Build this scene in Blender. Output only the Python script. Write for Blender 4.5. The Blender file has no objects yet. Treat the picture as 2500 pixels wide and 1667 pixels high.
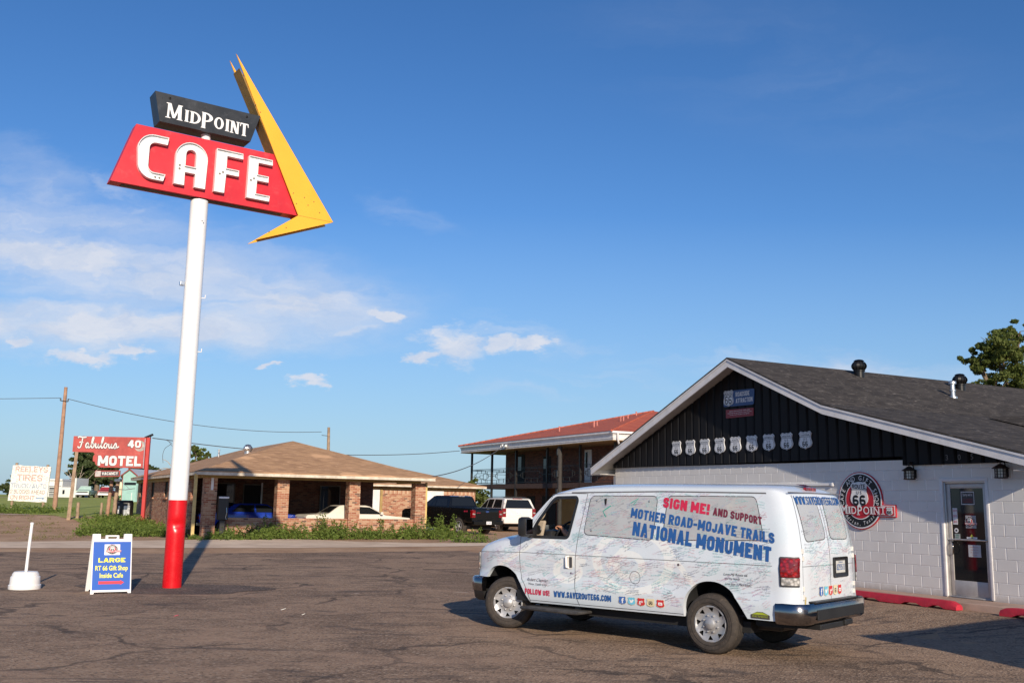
import bpy, bmesh, math, random
from math import radians as R_, sin, cos, pi, sqrt, atan2
from mathutils import Vector, Matrix
from mathutils.geometry import delaunay_2d_cdt
random.seed(66)
sc = bpy.context.scene
COL = sc.collection
# ------------------------------------------------------------------ camera, sky, sun, exposure
cam = bpy.data.objects.new('camera', bpy.data.cameras.new('camera')); COL.objects.link(cam)
CF, CP, CR, CH = 2400.0, .163, .018, 1.9
_cp, _sp, _c, _s = cos(CP), sin(CP), cos(CR), sin(CR)
_f = Vector((0, _cp, _sp)); _r0 = Vector((1, 0, 0)); _u0 = Vector((0, -_sp, _cp))
_r = _r0*_c + _u0*_s; _u = _u0*_c - _r0*_s
cam.matrix_world = Matrix(((_r.x, _u.x, -_f.x, 0), (_r.y, _u.y, -_f.y, 0), (_r.z, _u.z, -_f.z, CH), (0, 0, 0, 1)))
cam.data.sensor_width = 36; cam.data.lens = CF/2500*36
cam.data.clip_start = .1; cam.data.clip_end = 6000
sc.camera = cam
SUN_AZ, SUN_EL = R_(-14.9), R_(20.8)          # heading of the light, from +Y towards +X; height of the sun
sd = Vector((sin(SUN_AZ)*cos(SUN_EL), cos(SUN_AZ)*cos(SUN_EL), -sin(SUN_EL)))
sl = bpy.data.lights.new('sun', 'SUN'); sl.energy = 4.9; sl.angle = R_(.53); sl.color = (1, .86, .68)
so = bpy.data.objects.new('sun', sl); COL.objects.link(so); so.rotation_euler = sd.to_track_quat('-Z', 'Y').to_euler()
sc.view_settings.view_transform = 'Standard'; sc.view_settings.look = 'None'
sc.view_settings.exposure = 0.12; sc.view_settings.gamma = 1
try: sc.view_settings.use_curve_mapping = False
except Exception: pass

class NT:
    """small node-tree helper"""
    def __init__(s, tree): s.t = tree; s.n = tree.nodes; s.l = tree.links
    def add(s, typ, ins=None, **kw):
        n = s.n.new(typ)
        for k, v in kw.items(): setattr(n, k, v)
        for k, v in (ins or {}).items(): s.put(n.inputs[k], v)
        return n
    def put(s, sock, v):
        if hasattr(v, 'is_linked') or hasattr(v, 'links'): s.l.new(v, sock)
        elif isinstance(v, bpy.types.Node): s.l.new(v.outputs[0], sock)
        else:
            if isinstance(v, (tuple, list)) and len(v) == 3 and sock.type == 'RGBA': v = (*v, 1)
            sock.default_value = v
    def m(s, op, a, b=0.0, c=0.0, clamp=False):
        n = s.n.new('ShaderNodeMath'); n.operation = op; n.use_clamp = clamp
        s.put(n.inputs[0], a); s.put(n.inputs[1], b)
        if op in ('MULTIPLY_ADD', 'SMOOTH_MIN', 'COMPARE', 'WRAP'): s.put(n.inputs[2], c)
        return n.outputs[0]
    def mix(s, f, a, b, blend='MIX'):
        n = s.n.new('ShaderNodeMix'); n.data_type = 'RGBA'; n.blend_type = blend
        s.put(n.inputs[0], f); s.put(n.inputs[6], a); s.put(n.inputs[7], b)
        return n.outputs[2]
    def mr(s, v, a, b, c=0.0, d=1.0, smooth=True):
        n = s.n.new('ShaderNodeMapRange'); n.interpolation_type = 'SMOOTHSTEP' if smooth else 'LINEAR'
        s.put(n.inputs[0], v); s.put(n.inputs[1], a); s.put(n.inputs[2], b); s.put(n.inputs[3], c); s.put(n.inputs[4], d)
        return n.outputs[0]
    def noise(s, vec, scale, detail=4, rough=.55, dist=0.0, dim='3D'):
        n = s.n.new('ShaderNodeTexNoise'); n.noise_dimensions = dim
        s.put(n.inputs['Vector'], vec); n.inputs['Scale'].default_value = scale; n.inputs['Detail'].default_value = detail
        n.inputs['Roughness'].default_value = rough; n.inputs['Distortion'].default_value = dist
        return n.outputs[0]
    def mapping(s, vec, scale=(1, 1, 1), loc=(0, 0, 0), rot=(0, 0, 0)):
        n = s.n.new('ShaderNodeMapping'); s.put(n.inputs[0], vec)
        n.inputs[1].default_value = loc; n.inputs[2].default_value = rot; n.inputs[3].default_value = scale
        return n.outputs[0]
    def ramp(s, f, stops, interp='LINEAR'):
        n = s.n.new('ShaderNodeValToRGB'); cr = n.color_ramp; cr.interpolation = interp
        while len(cr.elements) < len(stops): cr.elements.new(.5)
        for e, (p, c) in zip(cr.elements, stops): e.position = p; e.color = (*c, 1)
        s.put(n.inputs[0], f); return n.outputs[0]
    def xyz(s, vec):
        n = s.n.new('ShaderNodeSeparateXYZ'); s.put(n.inputs[0], vec); return n.outputs
    def vec(s, x, y, z=0.0):
        n = s.n.new('ShaderNodeCombineXYZ'); s.put(n.inputs[0], x); s.put(n.inputs[1], y); s.put(n.inputs[2], z); return n.outputs[0]

# world: Nishita sky with procedural clouds laid out by direction
W_ = bpy.data.worlds.new('World'); sc.world = W_; W_.use_nodes = True
wt = NT(W_.node_tree); wt.n.clear()
sky = wt.add('ShaderNodeTexSky'); sky.sky_type = 'NISHITA'; sky.sun_disc = False
sky.sun_elevation = SUN_EL
sv = -sd; sky.sun_rotation = atan2(sv.x, sv.y)
sky.altitude = 1200; sky.air_density = 1.0; sky.dust_density = .6; sky.ozone_density = 3.0
tc = wt.add('ShaderNodeTexCoord')
dx, dy, dz = wt.xyz(tc.outputs['Generated'])
ay = wt.m('MAXIMUM', wt.m('ABSOLUTE', dy), .05)
px_, pz_ = wt.m('DIVIDE', dx, ay), wt.m('DIVIDE', dz, ay)
P0 = wt.vec(px_, pz_, wt.m('MULTIPLY', dy, .2))
wn = wt.add('ShaderNodeTexNoise', {'Scale': 14.0, 'Detail': 6.0, 'Roughness': .62}); wt.put(wn.inputs['Vector'], wt.mapping(P0, (1, 2.2, 1)))
w1 = wt.add('ShaderNodeVectorMath', operation='SUBTRACT'); wt.put(w1.inputs[0], wn.outputs['Color']); w1.inputs[1].default_value = (.5, .5, .5)
w2 = wt.add('ShaderNodeVectorMath', operation='MULTIPLY'); wt.put(w2.inputs[0], w1.outputs[0]); w2.inputs[1].default_value = (.11, .050, 0)
w3 = wt.add('ShaderNodeVectorMath', operation='ADD'); wt.put(w3.inputs[0], P0); wt.put(w3.inputs[1], w2.outputs[0])
P2 = w3.outputs[0]
nA = wt.noise(wt.mapping(P2, (2.2, 9, 1), rot=(0, 0, R_(9))), 2.6, 7, .58, .6)      # long streaks
nB = wt.noise(wt.mapping(P2, (9, 16, 1)), 2.2, 8, .62, .3)                          # puffs
nC = wt.noise(wt.mapping(P2, (.9, 5, 1), rot=(0, 0, R_(-14))), 2.0, 6, .6, 1.0)     # wide veil
def blob(cx, cy, rx, ry, rot=0.0, soft=1.0):
    v = wt.mapping(wt.mapping(P2, (1, 1, 0), loc=(-cx, -cy, 0)), (1/rx, 1/ry, 0), rot=(0, 0, 0)) if not rot else \
        wt.mapping(wt.mapping(wt.mapping(P2, (1, 1, 0), loc=(-cx, -cy, 0)), (1, 1, 0), rot=(0, 0, -rot)), (1/rx, 1/ry, 0))
    n = wt.n.new('ShaderNodeVectorMath'); n.operation = 'LENGTH'; wt.put(n.inputs[0], v)
    return wt.mr(n.outputs['Value'], 1.0, 1.0-soft, 0, 1)
def wmax(*a):
    r = a[0]
    for b in a[1:]: r = wt.m('MAXIMUM', r, b)
    return r
veil = wmax(blob(-.46, .250, .46, .080, -.16), blob(-.42, .172, .40, .040, 0), wt.m('MULTIPLY', blob(-.24, .205, .20, .06, -.1), .9),
            wt.m('MULTIPLY', blob(-.50, .325, .12, .045, -.5), .45), wt.m('MULTIPLY', blob(-.34, .215, .30, .06, 0), .55))
c1 = wt.m('MULTIPLY', veil, wt.mr(nC, .05, .62), clamp=True)
c1 = wt.m('MULTIPLY', c1, wt.mr(nA, .28, .66, .62, 1.25))
streaks = wmax(blob(-.155, .196, .075, .026, -.35), blob(-.03, .185, .14, .03, -.3), blob(.02, .160, .12, .016, 0),
               blob(.30, .143, .28, .026, -.05), wt.m('MULTIPLY', blob(-.12, .30, .08, .022, -.3), .3), blob(-.17, .172, .12, .012, .1),
               blob(.07, .122, .14, .02, 0), blob(-.43, .30, .10, .05, -.6))
c2 = wt.m('MULTIPLY', wt.m('MULTIPLY', streaks, wt.mr(nA, .36, .70)), .75)
puffs = wmax(blob(-.058, .157, .062, .034, 0, .9), blob(-.018, .160, .030, .018, 0, .8), blob(-.096, .147, .030, .011, 0, .8), blob(.018, .160, .05, .013, .1, .8),
             blob(-.437, .141, .055, .012, 0, .9), blob(-.395, .146, .03, .012, 0, .9), blob(-.25, .135, .022, .007, 0, .9), blob(-.204, .116, .03, .009, 0, .9), blob(-.505, .152, .03, .010, 0, .9),
             blob(-.14, .188, .05, .014, -.3, .9))
c3 = wt.m('MULTIPLY', wt.mr(wt.m('ADD', puffs, wt.m('MULTIPLY', wt.m('SUBTRACT', nB, .5), 1.5)), .20, 1.0), .95)
c3 = wt.m('MULTIPLY', c3, wt.mr(puffs, .0, .3))
faint = wt.m('MULTIPLY', wt.m('MULTIPLY', blob(.33, .46, .40, .12, -.2), wt.mr(nC, .35, .8)), .10)
cl = wt.m('MINIMUM', wt.m('ADD', wmax(c1, c2, c3), faint), .92)
# pale dry haze close to the horizon
hz = wt.mr(pz_, .0, .30, .86, 0.0, smooth=False)
SKYCOL = wt.add('ShaderNodeHueSaturation', {'Hue': .507, 'Saturation': 1.22, 'Value': 1.0, 'Color': sky.outputs[0]}).outputs[0]
skyh = wt.mix(hz, SKYCOL, (2.25, 3.5, 4.85))
ccol = wt.mix(wt.mr(nB, .3, .7), (4.3, 4.9, 6.1), (5.6, 5.8, 6.4))
fin = wt.mix(cl, skyh, ccol)
bg = wt.add('ShaderNodeBackground', {'Color': fin, 'Strength': .122})
wo = wt.add('ShaderNodeOutputWorld'); wt.l.new(bg.outputs[0], wo.inputs[0])
# ------------------------------------------------------------------ geometry helpers
def V(*a): return Vector(a)
class MB:
    """collects faces, then links them as ONE mesh object"""
    def __init__(s): s.v = []; s.f = []; s.mi = []
    def face(s, pts, m=0):
        b = len(s.v); s.v += [tuple(p) for p in pts]; s.f.append(tuple(range(b, b+len(pts)))); s.mi.append(m)
    def mesh(s, vs, fs, m=0, fn=None):
        b = len(s.v); s.v += [tuple(fn(v) if fn else v) for v in vs]
        for f in fs: s.f.append(tuple(b+i for i in f)); s.mi.append(m)
        return s
    def box(s, x0, x1, y0, y1, z0, z1, m=0, fn=None):
        vs = [(x, y, z) for z in (z0, z1) for y in (y0, y1) for x in (x0, x1)]
        return s.mesh(vs, [(0, 2, 3, 1), (4, 5, 7, 6), (0, 1, 5, 4), (2, 6, 7, 3), (0, 4, 6, 2), (1, 3, 7, 5)], m, fn)
    def bbox(s, x0, x1, y0, y1, z0, z1, b, m=0, fn=None):
        """box with chamfered edges"""
        bm = bmesh.new(); bmesh.ops.create_cube(bm, size=1)
        for v in bm.verts: v.co = ((x0+x1)/2+v.co.x*(x1-x0), (y0+y1)/2+v.co.y*(y1-y0), (z0+z1)/2+v.co.z*(z1-z0))
        bmesh.ops.bevel(bm, geom=list(bm.edges), offset=b, segments=2, profile=.5, affect='EDGES')
        bm.verts.index_update(); s.mesh([v.co.copy() for v in bm.verts], [[v.index for v in f.verts] for f in bm.faces], m, fn); bm.free(); return s
    def bar(s, a, b, w, h=None, m=0):
        """rectangular bar from a to b"""
        a, b = Vector(a), Vector(b); d = (b-a).normalized(); h = h or w
        u = d.cross(V(0, 0, 1)); u = u.normalized() if u.length > 1e-4 else V(1, 0, 0); t = u.cross(d)
        vs = [p + u*(i*w/2) + t*(j*h/2) for p in (a, b) for j in (-1, 1) for i in (-1, 1)]
        return s.mesh(vs, [(0, 1, 3, 2), (4, 6, 7, 5), (0, 4, 5, 1), (2, 3, 7, 6), (0, 2, 6, 4), (1, 5, 7, 3)], m)
    def tube(s, pts, r, n=8, m=0, caps=True):
        pts = [Vector(p) for p in pts]; rs = r if isinstance(r, (list, tuple)) else [r]*len(pts); rings = []; pu = None
        for i, p in enumerate(pts):
            d = (pts[min(i+1, len(pts)-1)]-pts[max(i-1, 0)])
            d = d.normalized() if d.length > 1e-9 else V(0, 0, 1)
            if pu is None: u = d.cross(V(0, 0, 1)); u = u.normalized() if u.length > 1e-3 else V(1, 0, 0)
            else: u = (pu-d*pu.dot(d)); u = u.normalized() if u.length > 1e-6 else V(1, 0, 0)
            pu = u; w = d.cross(u); b = len(s.v)
            s.v += [tuple(p + (u*cos(2*pi*k/n)+w*sin(2*pi*k/n))*rs[i]) for k in range(n)]; rings.append(b)
        for a, b in zip(rings, rings[1:]):
            for k in range(n): s.f.append((a+k, a+(k+1) % n, b+(k+1) % n, b+k)); s.mi.append(m)
        if caps:
            s.f.append(tuple(rings[0]+k for k in reversed(range(n)))); s.mi.append(m)
            s.f.append(tuple(rings[-1]+k for k in range(n))); s.mi.append(m)
        return s
    def lathe(s, prof, n=24, m=0, fn=None, closed=False):
        """profile (r, z) turned about z"""
        vs = [(r*cos(2*pi*k/n), r*sin(2*pi*k/n), z) for r, z in prof for k in range(n)]; fs = []
        P = len(prof)
        for i in range(P if closed else P-1):
            j = (i+1) % P
            for k in range(n): fs.append((i*n+k, i*n+(k+1) % n, j*n+(k+1) % n, j*n+k))
        if closed is None:
            if prof[0][0] > 1e-6: fs.append(tuple(reversed(range(n))))
            if prof[-1][0] > 1e-6: fs.append(tuple((P-1)*n+k for k in range(n)))
        return s.mesh(vs, fs, m, fn)
    def prism(s, poly, fn, t0, t1, m=0, ms=None):
        """2D polygon (u, v), extruded t0..t1; fn(u, v, t) -> point"""
        n = len(poly); vs = [fn(u, v, t0) for u, v in poly] + [fn(u, v, t1) for u, v in poly]
        fs = [tuple(reversed(range(n))), tuple(range(n, 2*n))]
        b = len(s.v); s.mesh(vs, fs, m)
        for i in range(n): s.f.append((b+i, b+(i+1) % n, b+n+(i+1) % n, b+n+i)); s.mi.append(m if ms is None else ms)
        return s
    def build(s, name, mats, parent=None, smooth=None, fix=True):
        me = bpy.data.meshes.new(name); me.from_pydata(s.v, [], s.f)
        for mt in (mats if isinstance(mats, (list, tuple)) else [mats]): me.materials.append(mt)
        me.polygons.foreach_set('material_index', s.mi); me.update()
        if fix:
            bm = bmesh.new(); bm.from_mesh(me); bmesh.ops.remove_doubles(bm, verts=bm.verts, dist=5e-4)
            bmesh.ops.recalc_face_normals(bm, faces=bm.faces); bm.to_mesh(me); bm.free()
        if smooth is not None:
            me.polygons.foreach_set('use_smooth', [True]*len(me.polygons)); me.set_sharp_from_angle(angle=R_(smooth))
        o = bpy.data.objects.new(name, me); COL.objects.link(o)
        if parent: o.parent = parent
        return o
def tag(o, label=None, cat=None, group=None, kind=None):
    for k, v in (('label', label), ('category', cat), ('group', group), ('kind', kind)):
        if v: o[k] = v
    return o
def thing(name, label, cat, loc=(0, 0, 0), rotz=0.0, group=None):
    o = bpy.data.objects.new(name, None); COL.objects.link(o); o.empty_display_size = .2
    o.location = loc; o.rotation_euler = (0, 0, rotz); return tag(o, label, cat, group)
def dup(root, loc, rotz=None, label=None):
    r = root.copy(); COL.objects.link(r); r.location = loc
    if rotz is not None: r.rotation_euler = (0, 0, rotz)
    if label: r['label'] = label
    for ch in [c for c in bpy.data.objects if c.parent == root]:
        c2 = ch.copy(); COL.objects.link(c2); c2.parent = r
        for g in [c for c in bpy.data.objects if c.parent == ch]:
            g2 = g.copy(); COL.objects.link(g2); g2.parent = c2
    return r
def inpoly(x, y, P):
    r = False; j = len(P)-1
    for i in range(len(P)):
        if (P[i][1] > y) != (P[j][1] > y) and x < (P[j][0]-P[i][0])*(y-P[i][1])/(P[j][1]-P[i][1])+P[i][0]: r = not r
        j = i
    return r
def dens(P, d, closed=True):
    out = []; n = len(P)
    for i in range(n if closed else n-1):
        a, b = P[i], P[(i+1) % n]; k = max(1, int(sqrt((b[0]-a[0])**2+(b[1]-a[1])**2)/d+.5))
        out += [(a[0]+(b[0]-a[0])*t/k, a[1]+(b[1]-a[1])*t/k) for t in range(k)]
    return out if closed else out+[P[-1]]
def smoothp(P, k=4, closed=False):
    out = []; n = len(P)
    for i in range(n if closed else n-1):
        p0 = P[i-1] if (closed or i > 0) else P[i]; p1 = P[i]; p2 = P[(i+1) % n]; p3 = P[(i+2) % n] if (closed or i+2 < n) else p2
        for j in range(k):
            t = j/k; q = []
            for c in range(len(p1)):
                q.append(.5*(2*p1[c]+(p2[c]-p0[c])*t+(2*p0[c]-5*p1[c]+4*p2[c]-p3[c])*t*t+(3*p1[c]-p0[c]-3*p2[c]+p3[c])*t**3))
            out.append(tuple(q))
    return out if closed else out+[tuple(P[-1])]
def cdt(outer, holes=(), step=None):
    """triangulate a polygon with holes, with inner grid points when step is given"""
    vs = [Vector((p[0], p[1])) for p in outer]; es = [(i, (i+1) % len(outer)) for i in range(len(outer))]
    for h in holes:
        b = len(vs); vs += [Vector((p[0], p[1])) for p in h]; es += [(b+i, b+(i+1) % len(h)) for i in range(len(h))]
    if step:
        xs = [p[0] for p in outer]; ys = [p[1] for p in outer]; x = min(xs)+step/2; bd = [v.copy() for v in vs]
        while x < max(xs):
            y = min(ys)+step/2
            while y < max(ys):
                if inpoly(x, y, outer) and not any(inpoly(x, y, h) for h in holes) and all((b.x-x)**2+(b.y-y)**2 > (step*.45)**2 for b in bd): vs.append(Vector((x, y)))
                y += step
            x += step
    r = delaunay_2d_cdt(vs, es, [], 0, 1e-6); ov, of = r[0], r[2]; fs = []
    for f in of:
        cx = sum(ov[i].x for i in f)/len(f); cy = sum(ov[i].y for i in f)/len(f)
        if inpoly(cx, cy, outer) and not any(inpoly(cx, cy, h) for h in holes): fs.append(tuple(f))
    return [(v.x, v.y) for v in ov], fs
def rrect(x0, x1, y0, y1, r, k=4):
    P = []
    for cx, cy, a in ((x1-r, y1-r, 0), (x0+r, y1-r, 90), (x0+r, y0+r, 180), (x1-r, y0+r, 270)):
        P += [(cx+r*cos(R_(a+90*i/k)), cy+r*sin(R_(a+90*i/k))) for i in range(k+1)]
    return P
def rpoly(P, r, k=4):
    """round the corners of a polygon"""
    out = []; n = len(P)
    for i in range(n):
        a, b, c = Vector(P[i-1]), Vector(P[i]), Vector(P[(i+1) % n]); rr = min(r, (a-b).length*.45, (c-b).length*.45)
        p, q = b+(a-b).normalized()*rr, b+(c-b).normalized()*rr
        for t in range(k+1):
            t /= k; w = p*(1-t)**2+b*2*t*(1-t)+q*t*t; out.append((w.x, w.y))
    return out
_tx = {}
def _caph():
    c = bpy.data.curves.new('t', 'FONT'); c.body = 'H'; c.size = 1; o = bpy.data.objects.new('t', c); me = bpy.data.meshes.new_from_object(o)
    h = max(v.co.y for v in me.vertices); bpy.data.objects.remove(o); bpy.data.curves.remove(c); bpy.data.meshes.remove(me); return h
CAPH = _caph()
def text2d(s, size=1.0, off=0.0, shear=0.0, xs=1.0, align='LEFT', res=3, spc=1.0):
    """letters of the built-in font as flat triangles: (verts, faces); cap height = size"""
    k = (s, size, off, shear, xs, align, res, spc)
    if k in _tx: return _tx[k]
    c = bpy.data.curves.new('t', 'FONT'); c.body = s; c.size = size/CAPH; c.offset = off*size; c.shear = shear; c.resolution_u = res; c.space_character = spc
    c.align_x = 'LEFT'; o = bpy.data.objects.new('t', c)
    me = bpy.data.meshes.new_from_object(o)
    vs = [(v.co.x*xs, v.co.y) for v in me.vertices]; fs = [tuple(p.vertices) for p in me.polygons]
    bpy.data.objects.remove(o); bpy.data.curves.remove(c); bpy.data.meshes.remove(me)
    if vs:
        x0, x1 = min(v[0] for v in vs), max(v[0] for v in vs)
        d = {'LEFT': -x0, 'CENTER': -(x0+x1)/2, 'RIGHT': -x1}[align]; vs = [(x+d, y) for x, y in vs]
    _tx[k] = (vs, fs); return vs, fs
def twidth(vs): return max(v[0] for v in vs)-min(v[0] for v in vs)
def text_fit(s, w, h, **kw):
    """text squeezed or stretched to w wide and h cap height, from x = 0"""
    vs, fs = text2d(s, h, **kw); x0 = min(v[0] for v in vs); k = w/twidth(vs)
    return [((x-x0)*k, y) for x, y in vs], fs
def ribbon(pts, w, closed=False):
    """flat 2D stroke of width w (or widths) along a polyline -> verts, quads"""
    n = len(pts); vs = []; fs = []
    for i in range(n):
        a = pts[i-1] if (i or closed) else pts[i]; b = pts[(i+1) % n] if (i < n-1 or closed) else pts[i]
        dx, dy = b[0]-a[0], b[1]-a[1]; L = sqrt(dx*dx+dy*dy) or 1; ww = w[i] if isinstance(w, list) else w
        vs += [(pts[i][0]-dy/L*ww/2, pts[i][1]+dx/L*ww/2), (pts[i][0]+dy/L*ww/2, pts[i][1]-dx/L*ww/2)]
    for i in range(n if closed else n-1): a, b = 2*i, 2*((i+1) % n); fs.append((a, a+1, b+1, b))
    return vs, fs
def arc(cx, cy, r, a0, a1, n=16, ry=None):
    return [(cx+r*cos(R_(a0+(a1-a0)*i/n)), cy+(ry or r)*sin(R_(a0+(a1-a0)*i/n))) for i in range(n+1)]
# bold condensed sign lettering drawn from strokes; v = straight stroke, h = bar, c = bent stroke, o = closed ring, d = dot
_O = [(0, 0), (1, 0), (1, 1), (0, 1)]
GLY = {'A': (1.08, 'v0 0 .5 1', 'v1 0 .5 1', 'h.22 .2 .8'), 'B': (1, 'v0 0 0 1', 'c0 1 1 1 1 .53 0 .53', 'c0 .53 1 .53 1 0 0 0'), 'C': (.96, 'c1 .70 1 1 0 1 0 0 1 0 1 .30'),
 'D': (1, 'v0 0 0 1', 'c0 1 1 1 1 0 0 0'), 'E': (.86, 'v0 0 0 1', 'h0 0 1', 'h.5 0 .9', 'h1 0 1'), 'F': (.84, 'v0 0 0 1', 'h.5 0 .9', 'h1 0 1'), 'G': (1, 'c1 .76 1 1 0 1 0 0 1 0 1 .42', 'h.42 .55 1'),
 'H': (1, 'v0 0 0 1', 'v1 0 1 1', 'h.5 0 1'), 'I': (0, 'v0 0 0 1'), 'J': (.8, 'c1 1 1 0 0 0 0 .3'), 'K': (1.02, 'v0 0 0 1', 'v.1 .42 1 1', 'v.35 .62 1 0'), 'L': (.82, 'v0 0 0 1', 'h0 0 1'),
 'M': (1.45, 'v0 0 0 1', 'v1 0 1 1', 'v0 1 .5 .12', 'v1 1 .5 .12'), 'N': (1.08, 'v0 0 0 1', 'v1 0 1 1', 'v0 1 1 0'), 'O': (1, 'o'), 'P': (.96, 'v0 0 0 1', 'c0 1 1 1 1 .45 0 .45'), 'Q': (1, 'o', 'v.6 .25 1 -.05'),
 'R': (1, 'v0 0 0 1', 'c0 1 1 1 1 .47 0 .47', 'v.5 .47 1 0'), 'S': (.94, 'c1 .74 1 1 0 1 0 .54 1 .46 1 0 0 0 0 .26'), 'T': (.92, 'v.5 0 .5 1', 'h1 0 1'), 'U': (1, 'c0 1 0 0 1 0 1 1'), 'V': (1.06, 'v0 1 .5 0', 'v1 1 .5 0'),
 'W': (1.6, 'v0 1 .27 0', 'v.5 .9 .27 0', 'v.5 .9 .73 0', 'v1 1 .73 0'), 'X': (1.05, 'v0 0 1 1', 'v1 0 0 1'), 'Y': (1.0, 'v0 1 .5 .45', 'v1 1 .5 .45', 'v.5 0 .5 .5'), 'Z': (.95, 'h0 0 1', 'h1 0 1', 'v0 0 1 1'),
 '0': (.98, 'o'), '1': (.3, 'v.8 0 .8 1', 'v.8 .95 0 .75'), '2': (.95, 'c0 .72 0 1 1 1 1 .55 .1 .12', 'h0 0 1'), '3': (.95, 'c0 .75 0 1 1 1 1 .53 .35 .53', 'c.35 .53 1 .53 1 0 0 0 0 .25'), '4': (1, 'v.78 0 .78 1', 'h.28 0 1', 'v.68 1 .02 .28'),
 '5': (.95, 'h1 0 1', 'v0 .5 0 1', 'c0 .58 1 .58 1 0 0 0 0 .22'), '6': (.98, 'c.92 .86 .9 1 0 1 0 0 1 0 1 .52 0 .52'), '7': (.9, 'h1 0 1', 'v1 1 .3 0'), '8': (.98, 'o .5 1', 'o 0 .5'), '9': (.98, 'c0 .24 0 0 1 0 1 1 0 1 0 .42 1 .42'),
 '!': (0, 'v0 .34 0 1', 'd0 0'), '.': (0, 'd0 0'), '-': (.5, 'h.42 0 1'), '/': (.7, 'v0 0 1 1'), ',': (0, 'd0 0'), '+': (.7, 'h.42 0 1', 'v.5 .2 .5 .65')}
def openround(P, r, k=3):
    out = [P[0]]
    for i in range(1, len(P)-1):
        a, b, c = Vector(P[i-1]), Vector(P[i]), Vector(P[i+1]); q1 = min(r, (a-b).length*(.5 if i > 1 else .98)); q2 = min(r, (c-b).length*(.5 if i < len(P)-2 else .98)); p, q = b+(a-b).normalized()*q1, b+(c-b).normalized()*q2
        for t in range(k+1): t /= k; w = p*(1-t)**2+b*2*t*(1-t)+q*t*t; out.append((w.x, w.y))
    return out+[P[-1]]
def stext(s, W, h, t=.19, bw=.40, gap=.10, shear=0.0, fit=True):
    """list of (verts, faces), one per stroke; W wide, cap height h, from x = 0"""
    S = []; x = 0.0
    for ch in s:
        if ch == ' ': x += .30; continue
        g = GLY[ch]; w = g[0]*bw; X = lambda a: x+t/2+a*max(0, w-t*0); Y = lambda b: t/2+b*(1-t)
        for q in g[1:]:
            k, n = q[0], [float(v) for v in q[1:].split()]
            if k == 'v':
                x0, y0, x1, y1 = n; y0, y1 = (0 if y0 == 0 else Y(y0)), (1 if y1 == 1 else 0 if y1 == 0 else Y(y1)); y0 = 1 if n[1] == 1 else y0; ww = t*sqrt(1+((X(x1)-X(x0))/(y1-y0))**2)**.6
                S.append(([(X(x0)-ww/2, y0), (X(x0)+ww/2, y0), (X(x1)+ww/2, y1), (X(x1)-ww/2, y1)], [(0, 1, 2, 3)]))
            elif k == 'h': yy = Y(n[0]); tt = t*.92; S.append(([(X(n[1])-(t/2 if n[1] == 0 else 0), yy-tt/2), (X(n[2])+(t/2 if n[2] == 1 else 0), yy-tt/2), (X(n[2])+(t/2 if n[2] == 1 else 0), yy+tt/2), (X(n[1])-(t/2 if n[1] == 0 else 0), yy+tt/2)], [(0, 1, 2, 3)]))
            elif k == 'd': S.append(([(X(0)-t/2, 0), (X(0)+t/2, 0), (X(0)+t/2, t*1.05), (X(0)-t/2, t*1.05)], [(0, 1, 2, 3)]))
            elif k == 'o':
                lo, hi = (n+[0, 1])[:2] if n else (0, 1); P = rpoly([(X(0), Y(lo)), (X(1), Y(lo)), (X(1), Y(hi)), (X(0), Y(hi))], w*.62, 4); S.append(ribbon(P, t*.97, True))
            else: P = [(X(n[i]), Y(n[i+1])) for i in range(0, len(n), 2)]; S.append(ribbon(openround(P, w*.55), t*.97))
        x += w+t+gap
    x -= gap; kx = W/x if fit else h
    return [([(a*kx+b*h*shear, b*h) for a, b in v], f) for v, f in S]
# the US route shield outline, unit height (0..1), centred on x
_sh = [(0, .98), (.10, .945), (.22, .96), (.33, 1.0), (.47, .88), (.44, .80), (.41, .70), (.42, .58), (.47, .46), (.50, .34), (.47, .22), (.37, .12), (.24, .08), (.10, .055), (0, 0)]
SHIELD = [(x, y) for x, y in _sh] + [(-x, y) for x, y in reversed(_sh[1:-1])]
def shield(cx, cy, h, w=None):
    w = w or h; return [(cx+x*w, cy+y*h) for x, y in SHIELD]

# ------------------------------------------------------------------ the town grid: a runs along the street, b away from it
GR = .4805
EX = V(cos(GR), sin(GR), 0); WD = V(-sin(GR), cos(GR), 0); G0 = V(3.056, 28.683, 0)
def G(a, b, z=0.0): return G0+EX*a+WD*b+V(0, 0, z)
def toG(x, y): d = V(x, y, 0)-G0; return d.dot(EX), d.dot(WD)
def ss(a, b, x): t = min(1, max(0, (x-a)/(b-a))); return t*t*(3-2*t)
def lerpt(T, x):
    if x <= T[0][0]: return T[0][1]
    for (a, p), (b, q) in zip(T, T[1:]):
        if x <= b: return p+(q-p)*(x-a)/(b-a)
    return T[-1][1]
def gz(x, y):
    """height of the land"""
    zc = lerpt([(20, 0), (30, .12), (40, .27), (60, .32), (100, .8), (150, 1.55), (400, 1.75)], y)
    zl = lerpt([(20, 0), (30, .12), (40, .30), (46, .47), (52, .82), (62, .93), (75, 1.02), (110, 1.40), (150, 1.6), (400, 1.75)], y)
    t = ss(-15, -20.5, x) if y < 60 else ss(-10, -25, x)
    t = ss(0, 1, min(1, max(0, (-15-x)/5.5)))
    z = zc*(1-t)+zl*t
    a, b = toG(x, y)
    if b < 8: z += .21*ss(-3.6, -1.0, a)*ss(3, -2, b)      # the lot rises a little to the cafe
    return z
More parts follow.
